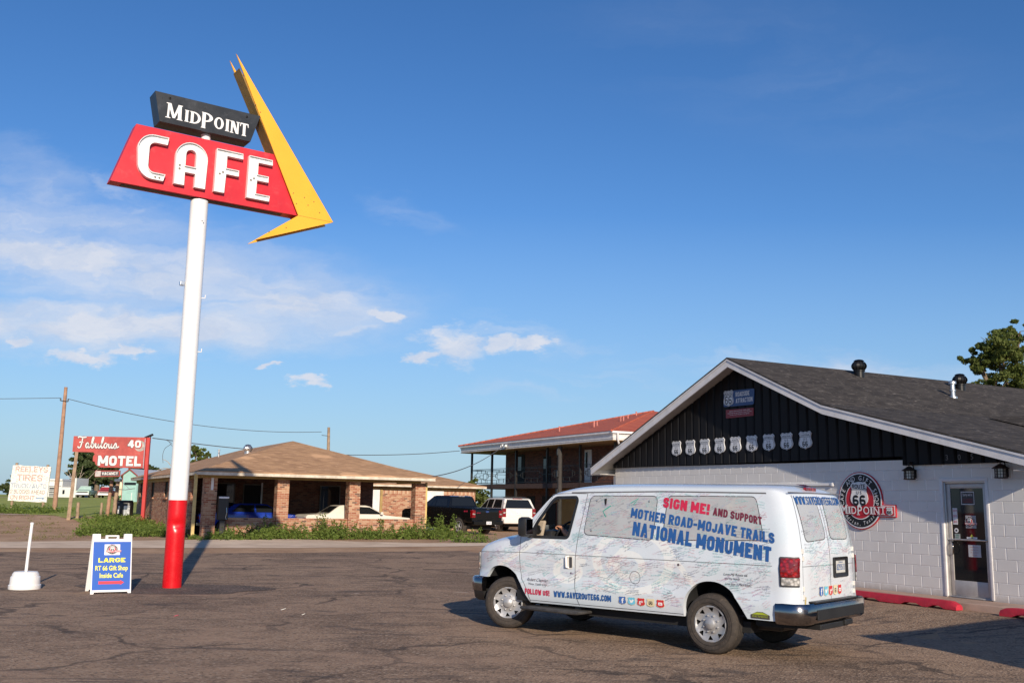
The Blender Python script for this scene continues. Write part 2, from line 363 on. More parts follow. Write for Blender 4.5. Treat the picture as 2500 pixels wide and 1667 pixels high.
# ------------------------------------------------------------------ materials
MATS = {}
def newmat(name):
    m = bpy.data.materials.new(name); m.use_nodes = True; t = NT(m.node_tree); MATS[name] = m
    p = t.n['Principled BSDF']; return m, t, p
def mat(name, col, rough=.6, metal=0.0, var=.12, vscale=6.0, bump=0.0, bscale=60.0, spec=.5, coat=0.0, dirt=None):
    """painted / plain surface with a little irregularity"""
    m, t, p = newmat(name); c = t.add('ShaderNodeTexCoord').outputs['Object']
    n = t.noise(c, vscale, 5, .6)
    dark = tuple(x*(1-var) for x in col); lite = tuple(min(1, x*(1+var*.6)) for x in col)
    cc = t.mix(t.mr(n, .3, .7), dark, lite)
    if dirt: cc = t.mix(t.m('MULTIPLY', t.mr(t.noise(c, vscale*2.3, 6, .7), .52, .75), dirt[1]), cc, dirt[0])
    t.put(p.inputs['Base Color'], cc); p.inputs['Metallic'].default_value = metal
    t.put(p.inputs['Roughness'], t.mr(n, .2, .8, max(.02, rough-.06), min(1, rough+.06)))
    p.inputs['Specular IOR Level'].default_value = spec; p.inputs['Coat Weight'].default_value = coat
    if bump:
        b = t.add('ShaderNodeBump', {'Strength': bump, 'Distance': .01, 'Height': t.noise(c, bscale, 4, .6)}); t.put(p.inputs['Normal'], b)
    return m
def cells(t, u, v, w, h, off=.5):
    """brick grid: (random value per brick, distance-to-joint in metres, second random)"""
    row = t.m('FLOOR', t.m('DIVIDE', v, h)); par = t.m('MULTIPLY', t.m('FLOORED_MODULO', row, 2.0), off)
    uu = t.m('ADD', t.m('DIVIDE', u, w), par); col = t.m('FLOOR', uu)
    wn = t.add('ShaderNodeTexWhiteNoise', noise_dimensions='2D'); t.put(wn.inputs['Vector'], t.vec(col, row))
    fu = t.m('SUBTRACT', uu, col); fv = t.m('SUBTRACT', t.m('DIVIDE', v, h), row)
    du = t.m('MULTIPLY', t.m('MINIMUM', fu, t.m('SUBTRACT', 1.0, fu)), w); dv = t.m('MULTIPLY', t.m('MINIMUM', fv, t.m('SUBTRACT', 1.0, fv)), h)
    return wn.outputs['Value'], du, dv, wn.outputs['Color'], fv
def brickmat(name, stops, mortar, w=.215, h=.075, j=.007, shade=1.0):
    m, t, p = newmat(name); c = t.add('ShaderNodeTexCoord').outputs['Object']; x, y, z = t.xyz(c)
    r, du, dv, _, _ = cells(t, t.m('ADD', x, y), z, w, h)
    d = t.m('MINIMUM', du, dv); k = t.mr(d, j*.5, j*1.1)
    bc = t.ramp(r, stops, 'CONSTANT'); n = t.noise(c, 45, 4, .7)
    bc = t.mix(t.mr(n, .35, .75, 0, .5), bc, tuple(q*.55 for q in stops[0][1])); bc = t.mix(t.mr(t.noise(c, .9, 3), .4, .7, 0, .35), bc, tuple(q*.75 for q in stops[-1][1]))
    t.put(p.inputs['Base Color'], t.mix(k, mortar, bc)); p.inputs['Roughness'].default_value = .9; p.inputs['Specular IOR Level'].default_value = .2
    b = t.add('ShaderNodeBump', {'Strength': .6, 'Distance': .008, 'Height': t.m('ADD', k, t.m('MULTIPLY', n, .3))}); t.put(p.inputs['Normal'], b); return m
M_brick = brickmat('tan_brick', [(0, (.44, .23, .135)), (.14, (.31, .105, .06)), (.30, (.50, .30, .19)), (.46, (.36, .14, .085)), (.60, (.53, .34, .22)), (.76, (.12, .07, .058)), (.85, (.40, .18, .11))], (.52, .38, .28))
M_brickdark = brickmat('red_brick', [(0, (.17, .065, .045)), (.3, (.12, .05, .04)), (.55, (.21, .085, .055)), (.8, (.08, .045, .04)), (.9, (.19, .10, .07))], (.15, .11, .09))
M_brickshade = brickmat('shaded_maroon_brick', [(0, (.20, .085, .055)), (.2, (.15, .06, .042)), (.45, (.24, .12, .08)), (.7, (.10, .055, .045)), (.85, (.21, .10, .065))], (.20, .14, .11))  # redder brick, its colour darkened to stand in for the carport shade
# painted concrete blocks: joints tinted near white for the sunlight they catch
m, t, p = newmat('white_block'); M_block = m
c = t.add('ShaderNodeTexCoord').outputs['Object']; x, y, z = t.xyz(c)
r, du, dv, _, fv = cells(t, t.m('ADD', x, y), t.m('SUBTRACT', z, .458), .4064, .2032)
wob = t.m('MULTIPLY', t.m('SUBTRACT', t.noise(c, 9, 3), .5), .006)
ju = t.mr(t.m('ADD', du, wob), .005, .013); jv = t.mr(t.m('ADD', dv, wob), .003, .009)
col = t.mix(t.mr(t.noise(c, 1.3, 4, .6), .3, .7), (.70, .68, .65), (.76, .74, .71))
col = t.mix(t.m('MULTIPLY', r, .10), col, (.64, .62, .62))
lowdirt = t.m('MULTIPLY', t.mr(t.m('ADD', z, t.m('MULTIPLY', t.noise(c, 5, 5, .7), .25)), .62, .42), .55)
col = t.mix(lowdirt, col, (.36, .29, .24))
lines = t.m('SUBTRACT', 1.0, t.m('MULTIPLY', t.m('MULTIPLY_ADD', ju, .999, 0), t.m('MULTIPLY_ADD', jv, .6, .4)))
col = t.mix(t.m('MULTIPLY', lines, t.mr(t.noise(c, 3.1, 3), .3, .6, .35, 1.0)), col, (.95, .94, .93))
t.put(p.inputs['Base Color'], col); p.inputs['Roughness'].default_value = .7; p.inputs['Specular IOR Level'].default_value = .25
b = t.add('ShaderNodeBump', {'Strength': .7, 'Distance': .011, 'Height': t.m('ADD', t.m('ADD', ju, jv), t.m('MULTIPLY', t.noise(c, 55, 4, .65), .18))}); t.put(p.inputs['Normal'], b)
def shingle(name, base, lite, dark, h, w, axis, patch=0.0, zk=1.0):
    m, t, p = newmat(name); c = t.add('ShaderNodeTexCoord').outputs['Object']; x, y, z = t.xyz(c)
    u = {'x': x, 'y': y, 'xy': t.m('ADD', x, y)}[axis]
    r, du, dv, _, fv = cells(t, u, z, w, h, .37)
    st = t.noise(t.mapping(c, (1, 1, 7) if axis != 'x' else (2.2, 2.2, 9)), 2.6, 6, .7)
    col = t.mix(r, dark, base); col = t.mix(t.mr(st, .54, .70, 0, .85), col, lite); col = t.mix(t.mr(t.noise(c, .6, 4), .35, .7, 0, .5), col, tuple(q*.8 for q in base))
    col = t.mix(t.mr(fv, .0, .16, .55, 0), col, tuple(q*.35 for q in dark))
    if patch:
        col = t.mix(t.m('MULTIPLY', t.mr(t.noise(t.mapping(c, (1, 1, 3)), .34, 3, .5), .60, .64), patch), col, tuple(min(1, q*1.5) for q in base))
        col = t.mix(t.mr(t.noise(t.mapping(c, (1, 1, 8)), 1.6, 5, .7), .66, .71, 0, .7), col, tuple(q*.5 for q in dark))
    t.put(p.inputs['Base Color'], col); p.inputs['Roughness'].default_value = .92; p.inputs['Specular IOR Level'].default_value = .15
    b = t.add('ShaderNodeBump', {'Strength': .7, 'Distance': .012, 'Height': t.m('ADD', t.m('MULTIPLY', fv, -1.0), t.m('MULTIPLY', r, .7))}); t.put(p.inputs['Normal'], b); return m
M_shgrey = shingle('grey_shingle', (.072, .064, .058), (.22, .195, .175), (.038, .034, .032), .052, .30, 'x')
M_shbrown = shingle('brown_shingle', (.53, .32, .18), (.68, .43, .265), (.34, .20, .115), .048, .32, 'xy', .55)
# red clay-look roof tiles: rolls run down the slope
m, t, p = newmat('red_tile'); M_tile = m
c = t.add('ShaderNodeTexCoord').outputs['Object']; x, y, z = t.xyz(c); g = t.add('ShaderNodeNewGeometry'); nx, ny, nz = t.xyz(t.add('ShaderNodeVectorTransform', {0: g.outputs['Normal']}, vector_type='NORMAL', convert_from='WORLD', convert_to='OBJECT').outputs[0])
u = t.mix(t.mr(t.m('ABSOLUTE', nx), t.m('ABSOLUTE', ny), t.m('ADD', t.m('ABSOLUTE', ny), .01)), x, y)
wv = t.m('ABSOLUTE', t.m('SINE', t.m('MULTIPLY', u, pi/.30))); rows = t.m('FRACT', t.m('DIVIDE', z, .11))
col = t.mix(t.mr(t.noise(c, 1.1, 5, .7), .3, .7), (.48, .095, .042), (.60, .15, .07)); col = t.mix(t.mr(wv, .0, .5, .75, 0), col, (.16, .03, .02)); col = t.mix(t.mr(rows, 0, .2, .5, 0), col, (.2, .04, .025))
t.put(p.inputs['Base Color'], col); p.inputs['Roughness'].default_value = .75
t.put(p.inputs['Normal'], t.add('ShaderNodeBump', {'Strength': .8, 'Distance': .05, 'Height': t.m('ADD', wv, t.m('MULTIPLY', rows, -.5))}))

# --- ground surfaces, laid out in world metres
def ground_mat(name, fn):
    m, t, p = newmat(name); c = t.add('ShaderNodeTexCoord').outputs['Object']; p.inputs['Specular IOR Level'].default_value = .18; p.inputs['Roughness'].default_value = .93
    fn(t, p, c); return m
def speck(t, c):
    v = t.add('ShaderNodeTexVoronoi', {'Scale': 34.0}); t.put(v.inputs['Vector'], c); return v.outputs['Color'], v.outputs['Distance']
def f_asphalt(t, p, c):
    big = t.noise(c, .22, 6, .62, .5); mid = t.noise(c, 1.4, 6, .65, .4); fine = t.noise(c, 24, 5, .8); vc, vd = speck(t, c)
    col = t.mix(t.mr(t.m('ADD', t.m('MULTIPLY', big, .6), t.m('MULTIPLY', mid, .4)), .42, .58), (.165, .113, .078), (.325, .222, .148))
    col = t.mix(t.mr(fine, .3, .75, 0, .6), col, (.38, .26, .18))
    rr = t.xyz(vc)[0]
    col = t.mix(t.mr(rr, .80, .98, 0, .65), col, (.46, .35, .26)); col = t.mix(t.mr(rr, .26, .0, 0, .6), col, (.04, .032, .028))
    # tyre-dark sweeps and tan dust
    sw = t.noise(t.mapping(c, (.35, 1.6, 1), rot=(0, 0, .5)), 1.1, 5, .6, 1.6)
    col = t.mix(t.mr(sw, .54, .68, 0, .7), col, (.09, .072, .064)); du = t.noise(t.mapping(c, (.6, 1.3, 1), rot=(0, 0, -.3)), .8, 5, .6, .8)
    col = t.mix(t.mr(du, .52, .70, 0, .7), col, (.40, .27, .185))
    # sealed and open cracks
    for sc_, a, b_, k, cc in ((.33, .010, .028, .6, (.035, .031, .031)), (.95, .004, .013, .38, (.045, .038, .036))):
        v = t.add('ShaderNodeTexVoronoi', {'Scale': sc_}, feature='DISTANCE_TO_EDGE')
        w = t.n.new('ShaderNodeVectorMath'); w.operation = 'ADD'; nn = t.n.new('ShaderNodeTexNoise'); t.put(nn.inputs['Vector'], c); nn.inputs['Scale'].default_value = .9; nn.inputs['Detail'].default_value = 5
        sc2 = t.n.new('ShaderNodeVectorMath'); sc2.operation = 'SCALE'; t.put(sc2.inputs[0], nn.outputs['Color']); sc2.inputs['Scale'].default_value = 1.5
        t.put(w.inputs[0], c); t.put(w.inputs[1], sc2.outputs[0]); t.put(v.inputs['Vector'], w.outputs[0])
        brk = t.mr(t.noise(c, .5, 4), .42, .6); col = t.mix(t.m('MULTIPLY', t.mr(v.outputs['Distance'], b_, a, 0, k), brk), col, cc)
    # pale worn spots
    col = t.mix(t.mr(t.noise(t.mapping(c, (.7, 1.4, 1)), 1.05, 3, .5), .735, .765, 0, .65), col, (.46, .37, .30))
    t.put(p.inputs['Base Color'], col)
    t.put(p.inputs['Normal'], t.add('ShaderNodeBump', {'Strength': .75, 'Distance': .012, 'Height': t.m('ADD', t.m('MULTIPLY', fine, .7), t.m('MULTIPLY', vd, 1.0))}))
M_asphalt = ground_mat('worn_asphalt', f_asphalt)
def f_patch(t, p, c):
    n = t.noise(c, 1.2, 6, .65); f = t.noise(c, 24, 5, .8); vc, vd = speck(t, c); col = t.mix(t.mr(n, .3, .7), (.075, .058, .050), (.135, .10, .082)); col = t.mix(t.mr(f, .4, .8, 0, .6), col, (.22, .165, .13)); col = t.mix(t.mr(t.xyz(vc)[0], .8, .98, 0, .6), col, (.36, .28, .22))
    t.put(p.inputs['Base Color'], col); t.put(p.inputs['Normal'], t.add('ShaderNodeBump', {'Strength': .6, 'Distance': .012, 'Height': t.m('ADD', f, vd)}))
M_patch = ground_mat('patch_asphalt', f_patch)
def f_conc(t, p, c):
    n = t.noise(c, .7, 6, .65); f = t.noise(c, 26, 4, .7)
    col = t.mix(t.mr(n, .3, .7), (.56, .42, .30), (.78, .61, .45)); col = t.mix(t.mr(f, .35, .75, 0, .5), col, (.62, .52, .43))
    st = t.noise(t.mapping(c, (.25, 2.2, 1), rot=(0, 0, GR)), 1.4, 5, .6); col = t.mix(t.mr(st, .54, .72, 0, .7), col, (.30, .205, .14))
    t.put(p.inputs['Base Color'], col); t.put(p.inputs['Normal'], t.add('ShaderNodeBump', {'Strength': .4, 'Distance': .01, 'Height': f}))
M_conc = ground_mat('pale_concrete', f_conc)
def f_dirt(t, p, c):
    n = t.noise(c, .55, 6, .66, .4); f = t.noise(c, 14, 5, .7); s = t.noise(t.mapping(c, (.5, 1.8, 1)), 1.5, 6, .7)
    col = t.mix(t.mr(n, .35, .65), (.33, .195, .115), (.47, .305, .19)); col = t.mix(t.mr(f, .35, .75, 0, .6), col, (.53, .37, .245)); col = t.mix(t.mr(s, .56, .72, 0, .7), col, (.42, .33, .17))
    col = t.mix(t.mr(t.noise(c, 1.9, 6, .7), .60, .72, 0, .8), col, (.13, .085, .055))
    t.put(p.inputs['Base Color'], col); t.put(p.inputs['Normal'], t.add('ShaderNodeBump', {'Strength': .7, 'Distance': .03, 'Height': t.m('ADD', f, n)}))
M_dirt = ground_mat('brown_dirt', f_dirt)
def f_grass(t, p, c):
    n = t.noise(c, .16, 6, .65); f = t.noise(c, 3.0, 6, .75); s = t.noise(t.mapping(c, (.12, .9, 1)), .5, 5, .6)
    col = t.mix(t.mr(n, .3, .7), (.26, .31, .065), (.38, .41, .10)); col = t.mix(t.mr(f, .4, .8, 0, .6), col, (.36, .36, .11)); col = t.mix(t.mr(s, .55, .75, 0, .6), col, (.30, .235, .11))
    t.put(p.inputs['Base Color'], col); t.put(p.inputs['Normal'], t.add('ShaderNodeBump', {'Strength': .8, 'Distance': .1, 'Height': f}))
M_grass = ground_mat('mown_grass', f_grass)
def leafmat(name, a, b_, c_, tr=.35, vs=.9):
    m, t, p = newmat(name); c = t.add('ShaderNodeTexCoord').outputs['Object']
    g = t.add('ShaderNodeNewGeometry')
    n = t.noise(c, vs, 4, .6); ri = g.outputs['Random Per Island']
    col = t.mix(t.mr(n, .35, .65), a, b_); col = t.mix(t.m('MULTIPLY', ri, .7), col, c_); t.put(p.inputs['Base Color'], col)
    p.inputs['Roughness'].default_value = .65; p.inputs['Specular IOR Level'].default_value = .25
    d = t.add('ShaderNodeBsdfTranslucent', {'Color': t.mix(.4, col, (.22, .30, .05))}); mx = t.add('ShaderNodeMixShader'); mx.inputs[0].default_value = tr
    o = t.n['Material Output']; t.l.new(p.outputs[0], mx.inputs[1]); t.l.new(d.outputs[0], mx.inputs[2]); t.l.new(mx.outputs[0], o.inputs[0]); return m
M_weed = leafmat('weed_leaf', (.085, .135, .024), (.13, .19, .036), (.20, .255, .06))
M_leaf = leafmat('elm_leaf', (.055, .085, .020), (.10, .135, .030), (.17, .19, .05))
M_leafdark = leafmat('dark_leaf', (.035, .058, .022), (.06, .085, .03), (.085, .105, .04), .25)
M_dryweed = leafmat('dry_grass', (.28, .22, .09), (.2, .19, .06), (.13, .17, .045))
M_bark = mat('bark', (.17, .125, .09), .9, var=.4, vscale=4, bump=.6, bscale=25)
M_dead = mat('dead_wood', (.42, .34, .27), .85, var=.25, vscale=8)
M_post = mat('weathered_post', (.34, .24, .165), .9, var=.3, vscale=5, bump=.4, bscale=40)
M_postred = mat('brown_post', (.38, .22, .145), .9, var=.25, vscale=4, bump=.3, bscale=40)
# --- paints and the rest
M_white = mat('white_paint', (.82, .81, .80), .38, var=.05, vscale=2.5)
M_whitegl = mat('gloss_white', (.82, .82, .82), .25, var=.03, coat=.3)
M_trim = mat('white_trim', (.74, .72, .72), .55, var=.10, vscale=3, dirt=((.45, .42, .40), .35))
M_soffit = mat('soffit', (.46, .44, .42), .75, var=.18, vscale=2)
M_siding = mat('black_siding', (.010, .010, .012), .6, var=.3, vscale=2.5, spec=.2)
M_sidedge = mat('black_siding_edge', (.10, .095, .095), .6, var=.35, vscale=7)
M_red = mat('red_sign_paint', (.60, .018, .030), .42, var=.10, vscale=1.7, dirt=((.66, .10, .10), .4))
M_polered = mat('red_pole_paint', (.60, .006, .012), .28, var=.08, vscale=3, bump=.15, bscale=8)
M_yellow = mat('yellow_sign_paint', (.90, .42, .028), .45, var=.05, vscale=1.2)
M_black = mat('black_sign_paint', (.016, .019, .024), .45, var=.4, vscale=2.2, dirt=((.06, .065, .075), .6))
M_boltc = mat('bolt', (.10, .085, .06), .5, .5, .2)
M_curb = mat('red_curb_paint', (.50, .022, .045), .62, var=.15, vscale=7, bump=.4, bscale=35, dirt=((.30, .10, .09), .5))
M_plast = mat('black_plastic', (.018, .018, .019), .45, var=.2)
M_dark = mat('dark_void', (.010, .010, .011), .8, var=.2)
M_chrome = mat('chrome', (.33, .31, .30), .17, 1.0, .05)
M_alu = mat('brushed_aluminium', (.56, .55, .54), .38, .75, .06)
M_wheel = mat('silver_wheel', (.40, .40, .41), .42, .45, .05)
M_steel = mat('galvanised', (.62, .63, .64), .35, .9, .15, vscale=9)
M_tyre = mat('tyre_rubber', (.045, .037, .032), .85, var=.25, vscale=14, dirt=((.13, .095, .07), .6))
m, t, p = newmat('dark_glass'); M_glassd = m
p.inputs['Base Color'].default_value = (.012, .014, .016, 1); p.inputs['Roughness'].default_value = .03; p.inputs['Specular IOR Level'].default_value = .45
m, t, p = newmat('clear_glass'); M_glass = m
gl = t.add('ShaderNodeBsdfGlossy', {'Roughness': .01}); tr = t.add('ShaderNodeBsdfTransparent', {'Color': (.86, .92, .89)}); lw = t.add('ShaderNodeLayerWeight'); fr = t.add('ShaderNodeMath', {0: t.m('POWER', lw.outputs['Facing'], 4.0), 1: .6, 2: .04}, operation='MULTIPLY_ADD'); mx = t.add('ShaderNodeMixShader')
t.l.new(fr.outputs[0], mx.inputs[0]); t.l.new(tr.outputs[0], mx.inputs[1]); t.l.new(gl.outputs[0], mx.inputs[2]); t.l.new(mx.outputs[0], t.n['Material Output'].inputs[0])
def lens(name, col, rough=.08):
    m, t, p = newmat(name); c = t.add('ShaderNodeTexCoord').outputs['Object']; v = t.add('ShaderNodeTexVoronoi', {'Scale': 22.0}); t.put(v.inputs['Vector'], c)
    t.put(p.inputs['Base Color'], t.mix(t.mr(v.outputs['Distance'], .1, .7), col, tuple(q*.35 for q in col))); p.inputs['Roughness'].default_value = rough; p.inputs['Coat Weight'].default_value = .8
    t.put(p.inputs['Normal'], t.add('ShaderNodeBump', {'Strength': .35, 'Distance': .02, 'Height': v.outputs['Distance']})); return m
M_lensred = lens('red_lens', (.36, .004, .008)); M_lensclear = lens('clear_lens', (.62, .60, .58)); M_lensamber = lens('amber_lens', (.55, .14, .03))
_fm = {}
def flat(col, rough=.6, var=.06):
    """vinyl / paint in a given colour (cached)"""
    k = (tuple(round(q, 3) for q in col), rough)
    if k not in _fm: _fm[k] = mat('vinyl_%d' % len(_fm), col, rough, var=var, vscale=5)
    return _fm[k]
M_turb = mat('black_turbine', (.014, .013, .013), .35, .3, .2)
V_white = flat((.80, .80, .80)); V_black = flat((.012, .012, .014)); V_red = flat((.50, .015, .03)); V_blue = flat((.018, .095, .31)); V_maroon = flat((.16, .02, .045)); V_crimson = flat((.55, .02, .07))
# ------------------------------------------------------------------ the ground and what is laid on it
def sheet(name, outer, z0, m, step, kind='structure', wob=0.0, holes=()):
    P = dens(outer, step*.6)
    if wob:
        rs = random.Random(len(name)); P = [(x+rs.uniform(-wob, wob), y+rs.uniform(-wob, wob)) for x, y in P]
    vs, fs = cdt(P, holes, step); mb = MB(); mb.mesh([(x, y, gz(x, y)+z0) for x, y in vs], fs)
    o = mb.build(name, m, smooth=60); return tag(o, kind=kind)
def Gp(*ab): return [tuple(G(a, b).xy) for a, b in ab]
def grid_ground():
    xs = [-900, -500, -300, -200, -150]+[i*5.0 for i in range(-24, -7)]+[i*1.0 for i in range(-34, 27)]+[30, 35, 40, 50, 60, 80, 120, 200, 300, 500, 900]
    ys = [-60, -30, -15]+[i*1.0 for i in range(-5, 78)]+[80, 85, 90, 95, 100, 105, 110, 115, 120, 130, 140, 150, 165, 180, 200, 250, 300, 400, 600, 900, 1400, 2200]
    mb = MB(); nx = len(xs)
    mb.mesh([(x, y, gz(x, y)) for y in ys for x in xs], [(j*nx+i, j*nx+i+1, (j+1)*nx+i+1, (j+1)*nx+i) for j in range(len(ys)-1) for i in range(nx-1)])
    return tag(mb.build('ground', M_dirt, smooth=60), kind='structure')
grid_ground()
LOT = Gp((-.86, -36), (-.86, 8.2), (-4, 8.35), (-7.2, 8.4), (-11, 9.0), (-15.3, 10.6), (-22, 12.0), (-34, 14), (-34, -36))
sheet('parking_lot', LOT, .012, M_asphalt, 1.0, wob=.05)
# darker repair around the foot of the sign pole
sheet('asphalt_patch', [(-7.0+(1.9+.25*sin(3*t)+.15*sin(7*t))*cos(t), 21.0+(1.25+.2*cos(2*t))*sin(t)) for t in [2*pi*i/40 for i in range(40)]], .018, M_patch, .4)
CONC = Gp((13, 10.9), (0, 10.8), (-6.5, 10.95), (-15.2, 12.6), (-26, 15), (-26, 18.4), (-15.2, 16.2), (-9, 16.5), (-4.6, 17.0), (-2.9, 14.6), (-.5, 13.0), (13, 12.7))
sheet('road', CONC, .010, M_conc, 1.0, wob=.03)
sheet('kerb_strip', Gp((-4.4, 17.05), (-4.4, 16.93), (13, 16.35), (13, 16.5)), .02, M_conc, .5)
# mown field on the left and in the far distance
sheet('grass_field', [(-16.5, 47), (-18.6, 45.6), (-24, 53), (-31, 57), (-40, 60), (-60, 66), (-110, 80), (-150, 152), (-40, 152), (-15, 152), (0, 152), (60, 152), (60, 100), (-8, 68), (-14, 66), (-22, 64.5), (-19.5, 50)], .015, M_grass, 3.0, wob=.2)
sheet('farm_field', [(-400, 156), (-40, 156), (60, 156), (400, 156), (900, 900), (-900, 900)], .02, M_grass, 40.0)
sheet('path', [(-25.5, 52.6), (-34, 54.0), (-60, 59), (-60, 60), (-34, 55), (-25.5, 53.3)], .03, M_conc, 1.0)
sheet('far_road', [(-160, 126), (-52, 124), (-52, 127), (-160, 130)], .04, M_conc, 4.0)
# raised pavement along the cafe front
mb = MB(); mb.bbox(-.82, -.02, -19.5, 2.2, -.10, .335, .02)
sw = mb.build('pavement', mat('pinkish_concrete', (.36, .25, .20), .9, var=.22, vscale=2.2, bump=.4, bscale=30), smooth=40); sw.location = G0; sw.rotation_euler = (0, 0, GR); tag(sw, kind='structure')
# foliage made of many small leaves
def leaves(mb, c, r, n, size, rs, flat_=.0, m=0, up=.4, lens_=1.6):
    """n leaf-sized quads in an ellipsoid"""
    for _ in range(n):
        while True:
            q = V(rs.uniform(-1, 1), rs.uniform(-1, 1), rs.uniform(-1, 1))
            if .15 < q.length <= 1: break
        q = q*(q.length**-.35); 
        if q.length > 1: q.normalize()
        p = V(c[0]+q.x*r[0], c[1]+q.y*r[1], c[2]+q.z*r[2])
        d = V(rs.gauss(0, 1), rs.gauss(0, 1), rs.gauss(0, .7)+up).normalized(); e = d.cross(V(rs.gauss(0, 1), rs.gauss(0, 1), rs.gauss(0, 1))).normalized()
        s_ = size*rs.uniform(.6, 1.35); a = e*s_*lens_*.5; b = d.cross(e)*s_*.42
        mb.face((p-a, p-a*.1+b, p+a, p-a*.1-b), m)
def weed(mb, x, y, h, n, rs, spread=.28, size=.095):
    """a stand of stalky weeds: stems with leaves, densest low down"""
    z0 = gz(x, y)
    for k in range(n):
        bx, by = x+rs.gauss(0, spread), y+rs.gauss(0, spread); hh = h*rs.uniform(.55, 1.1); lx, ly = rs.gauss(0, .12)*hh, rs.gauss(0, .12)*hh
        L = int(12+hh*27)
        for i in range(L):
            t = rs.random()**.8; p = V(bx+lx*t*t, by+ly*t*t, z0+hh*t); sp = (.17*(1-t)+.035)*(.6+hh*.5)
            p += V(rs.gauss(0, sp), rs.gauss(0, sp), rs.gauss(0, .03)); d = V(rs.gauss(0, 1), rs.gauss(0, 1), rs.uniform(.2, 1.2)).normalized(); e = d.cross(V(rs.gauss(0, 1), rs.gauss(0, 1), rs.gauss(0, 1))).normalized()
            s_ = size*rs.uniform(.6, 1.4)*(1-.3*t); a = e*s_*.75; b = d.cross(e)*s_*.33; mb.face((p-a, p+b, p+a, p-b))
        mb.tube([(bx, by, z0-.03), (bx+lx*.3, by+ly*.3, z0+hh*.55), (bx+lx, by+ly, z0+hh)], [.008, .006, .003], 3)
def weeds():
    rs = random.Random(5)
    # the strip in front of the motel office wall, then the patch beside it
    mb = MB(); a = -8.5
    H = [(-8.5, .35), (-7.9, .35), (-7.3, .6), (-6.6, .75), (-6.2, .6), (-5.6, .95), (-5.2, .75), (-4.6, .55), (-4.0, .7), (-3.5, 1.15), (-2.8, .95), (-2.2, .65), (-1.4, .65), (-.6, .85), (.2, .85), (.8, .8), (1.4, 1.1), (2.0, 1.2), (2.5, .9), (2.8, .3)]
    while a < 2.8:
        h = lerpt(H, a)*(.42+.68*abs(sin(a*2.1+1.3*sin(a*1.7))))
        for row in range(3):
            p = G(a+rs.gauss(0, .1), 16.75+row*.33+rs.gauss(0, .1)); weed(mb, p.x, p.y, h*(.5+.25*row)*rs.uniform(.75, 1.15), 3 if h > .4 else 2, rs)
        a += .20
    tag(mb.build('weeds', M_weed, fix=False), 'tall green weeds growing along the low brick wall of the motel office', 'weeds', kind='stuff')
    mb = MB()
    for _ in range(200):
        u = rs.random(); v = rs.random()**1.3; a, b = -12.2+3.3*u+rs.gauss(0, .15), 19.6+v*11+rs.gauss(0, .4)
        if a < -11.4+rs.gauss(0, .3) and v > .25: continue
        p = G(a, b); weed(mb, p.x, p.y, (.50*(1-.35*v)*rs.uniform(.55, 1.15)), 3, rs, .4, .095)
    tag(mb.build('weeds', M_weed, fix=False), 'low green weed patch under the red motel sign beside the office side wall', 'weeds', kind='stuff')
    mb = MB()
    for _ in range(130):
        x = rs.uniform(-36, -26); y = 57.5+rs.gauss(0, 1.1)-(x+30)*.25; weed(mb, x, y, rs.uniform(.15, .5)*(1.0 if abs(x+30) < 4 else .7), 3, rs, .5, .10)
    tag(mb.build('weeds', M_weed, fix=False), 'band of green weeds around the feet of the tyre shop billboard', 'weeds', kind='stuff')
    mb = MB()                                                    # thin dry tufts on the dirt shoulder
    for _ in range(300):
        x = rs.uniform(-34, -15); y = rs.uniform(37.5, 52)-(x+20)*.18
        if toG(x, y)[1] < 16.6 or toG(x, y)[0] > -9: continue
        weed(mb, x, y, rs.uniform(.02, .09), 2, rs, .25, .04)
    tag(mb.build('dry_grass', M_dryweed, fix=False), 'thin dry grass tufts on the bare dirt shoulder', 'grass', kind='stuff')
    mb = MB(); p = G(2.0, 13.6)
    for _ in range(14): weed(mb, p.x+rs.gauss(0, .55), p.y+rs.gauss(0, .3), rs.uniform(.25, .6), 3, rs, .22, .08)
    tag(mb.build('weed_clump', M_weed, fix=False), 'single round clump of weeds on bare ground behind the black pickup', 'weed')
weeds()
# ------------------------------------------------------------------ the cafe: front wall in the plane x = 0, u = -y runs to the right, inside is +x
RL = [(-.45, 2.94), (5.67, 5.41), (8.68, 4.06), (13.52, 2.79)]              # roof line over the gable (u, z)
def roofz(u): return lerpt(RL, u)
cafe = thing('cafe', 'long cafe with white block walls, black gable siding and dark grey shingle roof', 'cafe', G0, GR)
def yz(u, z, x): return (x, -u, z)
def plate(mb, vs, fs, x, e=0.0, m=0):
    """flat 2D shape (u, z) on the front wall, e in front of plane x"""
    mb.mesh([(x-e, -u, z) for u, z in vs], fs, m)
DU0, DU1, DZ0, DZ1 = 11.12, 12.07, .345, 2.47
mb = MB()
for hole in (1,):
    vs, fs = cdt([(0, 0), (DU0, 0), (DU0, DZ1), (DU1, DZ1), (DU1, 0), (13.0, 0), (13.0, 2.86), (0, 2.97)])
    plate(mb, vs, fs, 0)
mb.box(0, 14, -13.0, -12.98, 0, 2.8); mb.box(0, 14, -.02, 0, 0, 2.96); mb.box(13.98, 14, -13, 0, 0, 2.9)
for a, b in ((DU0, DU0-.001), (DU1, DU1+.001)): mb.box(0, .14, -max(a, b), -min(a, b), .2, DZ1)
mb.box(0, .14, -DU1, -DU0, DZ1, DZ1+.001)
mb.build('wall', M_block, cafe, fix=False)
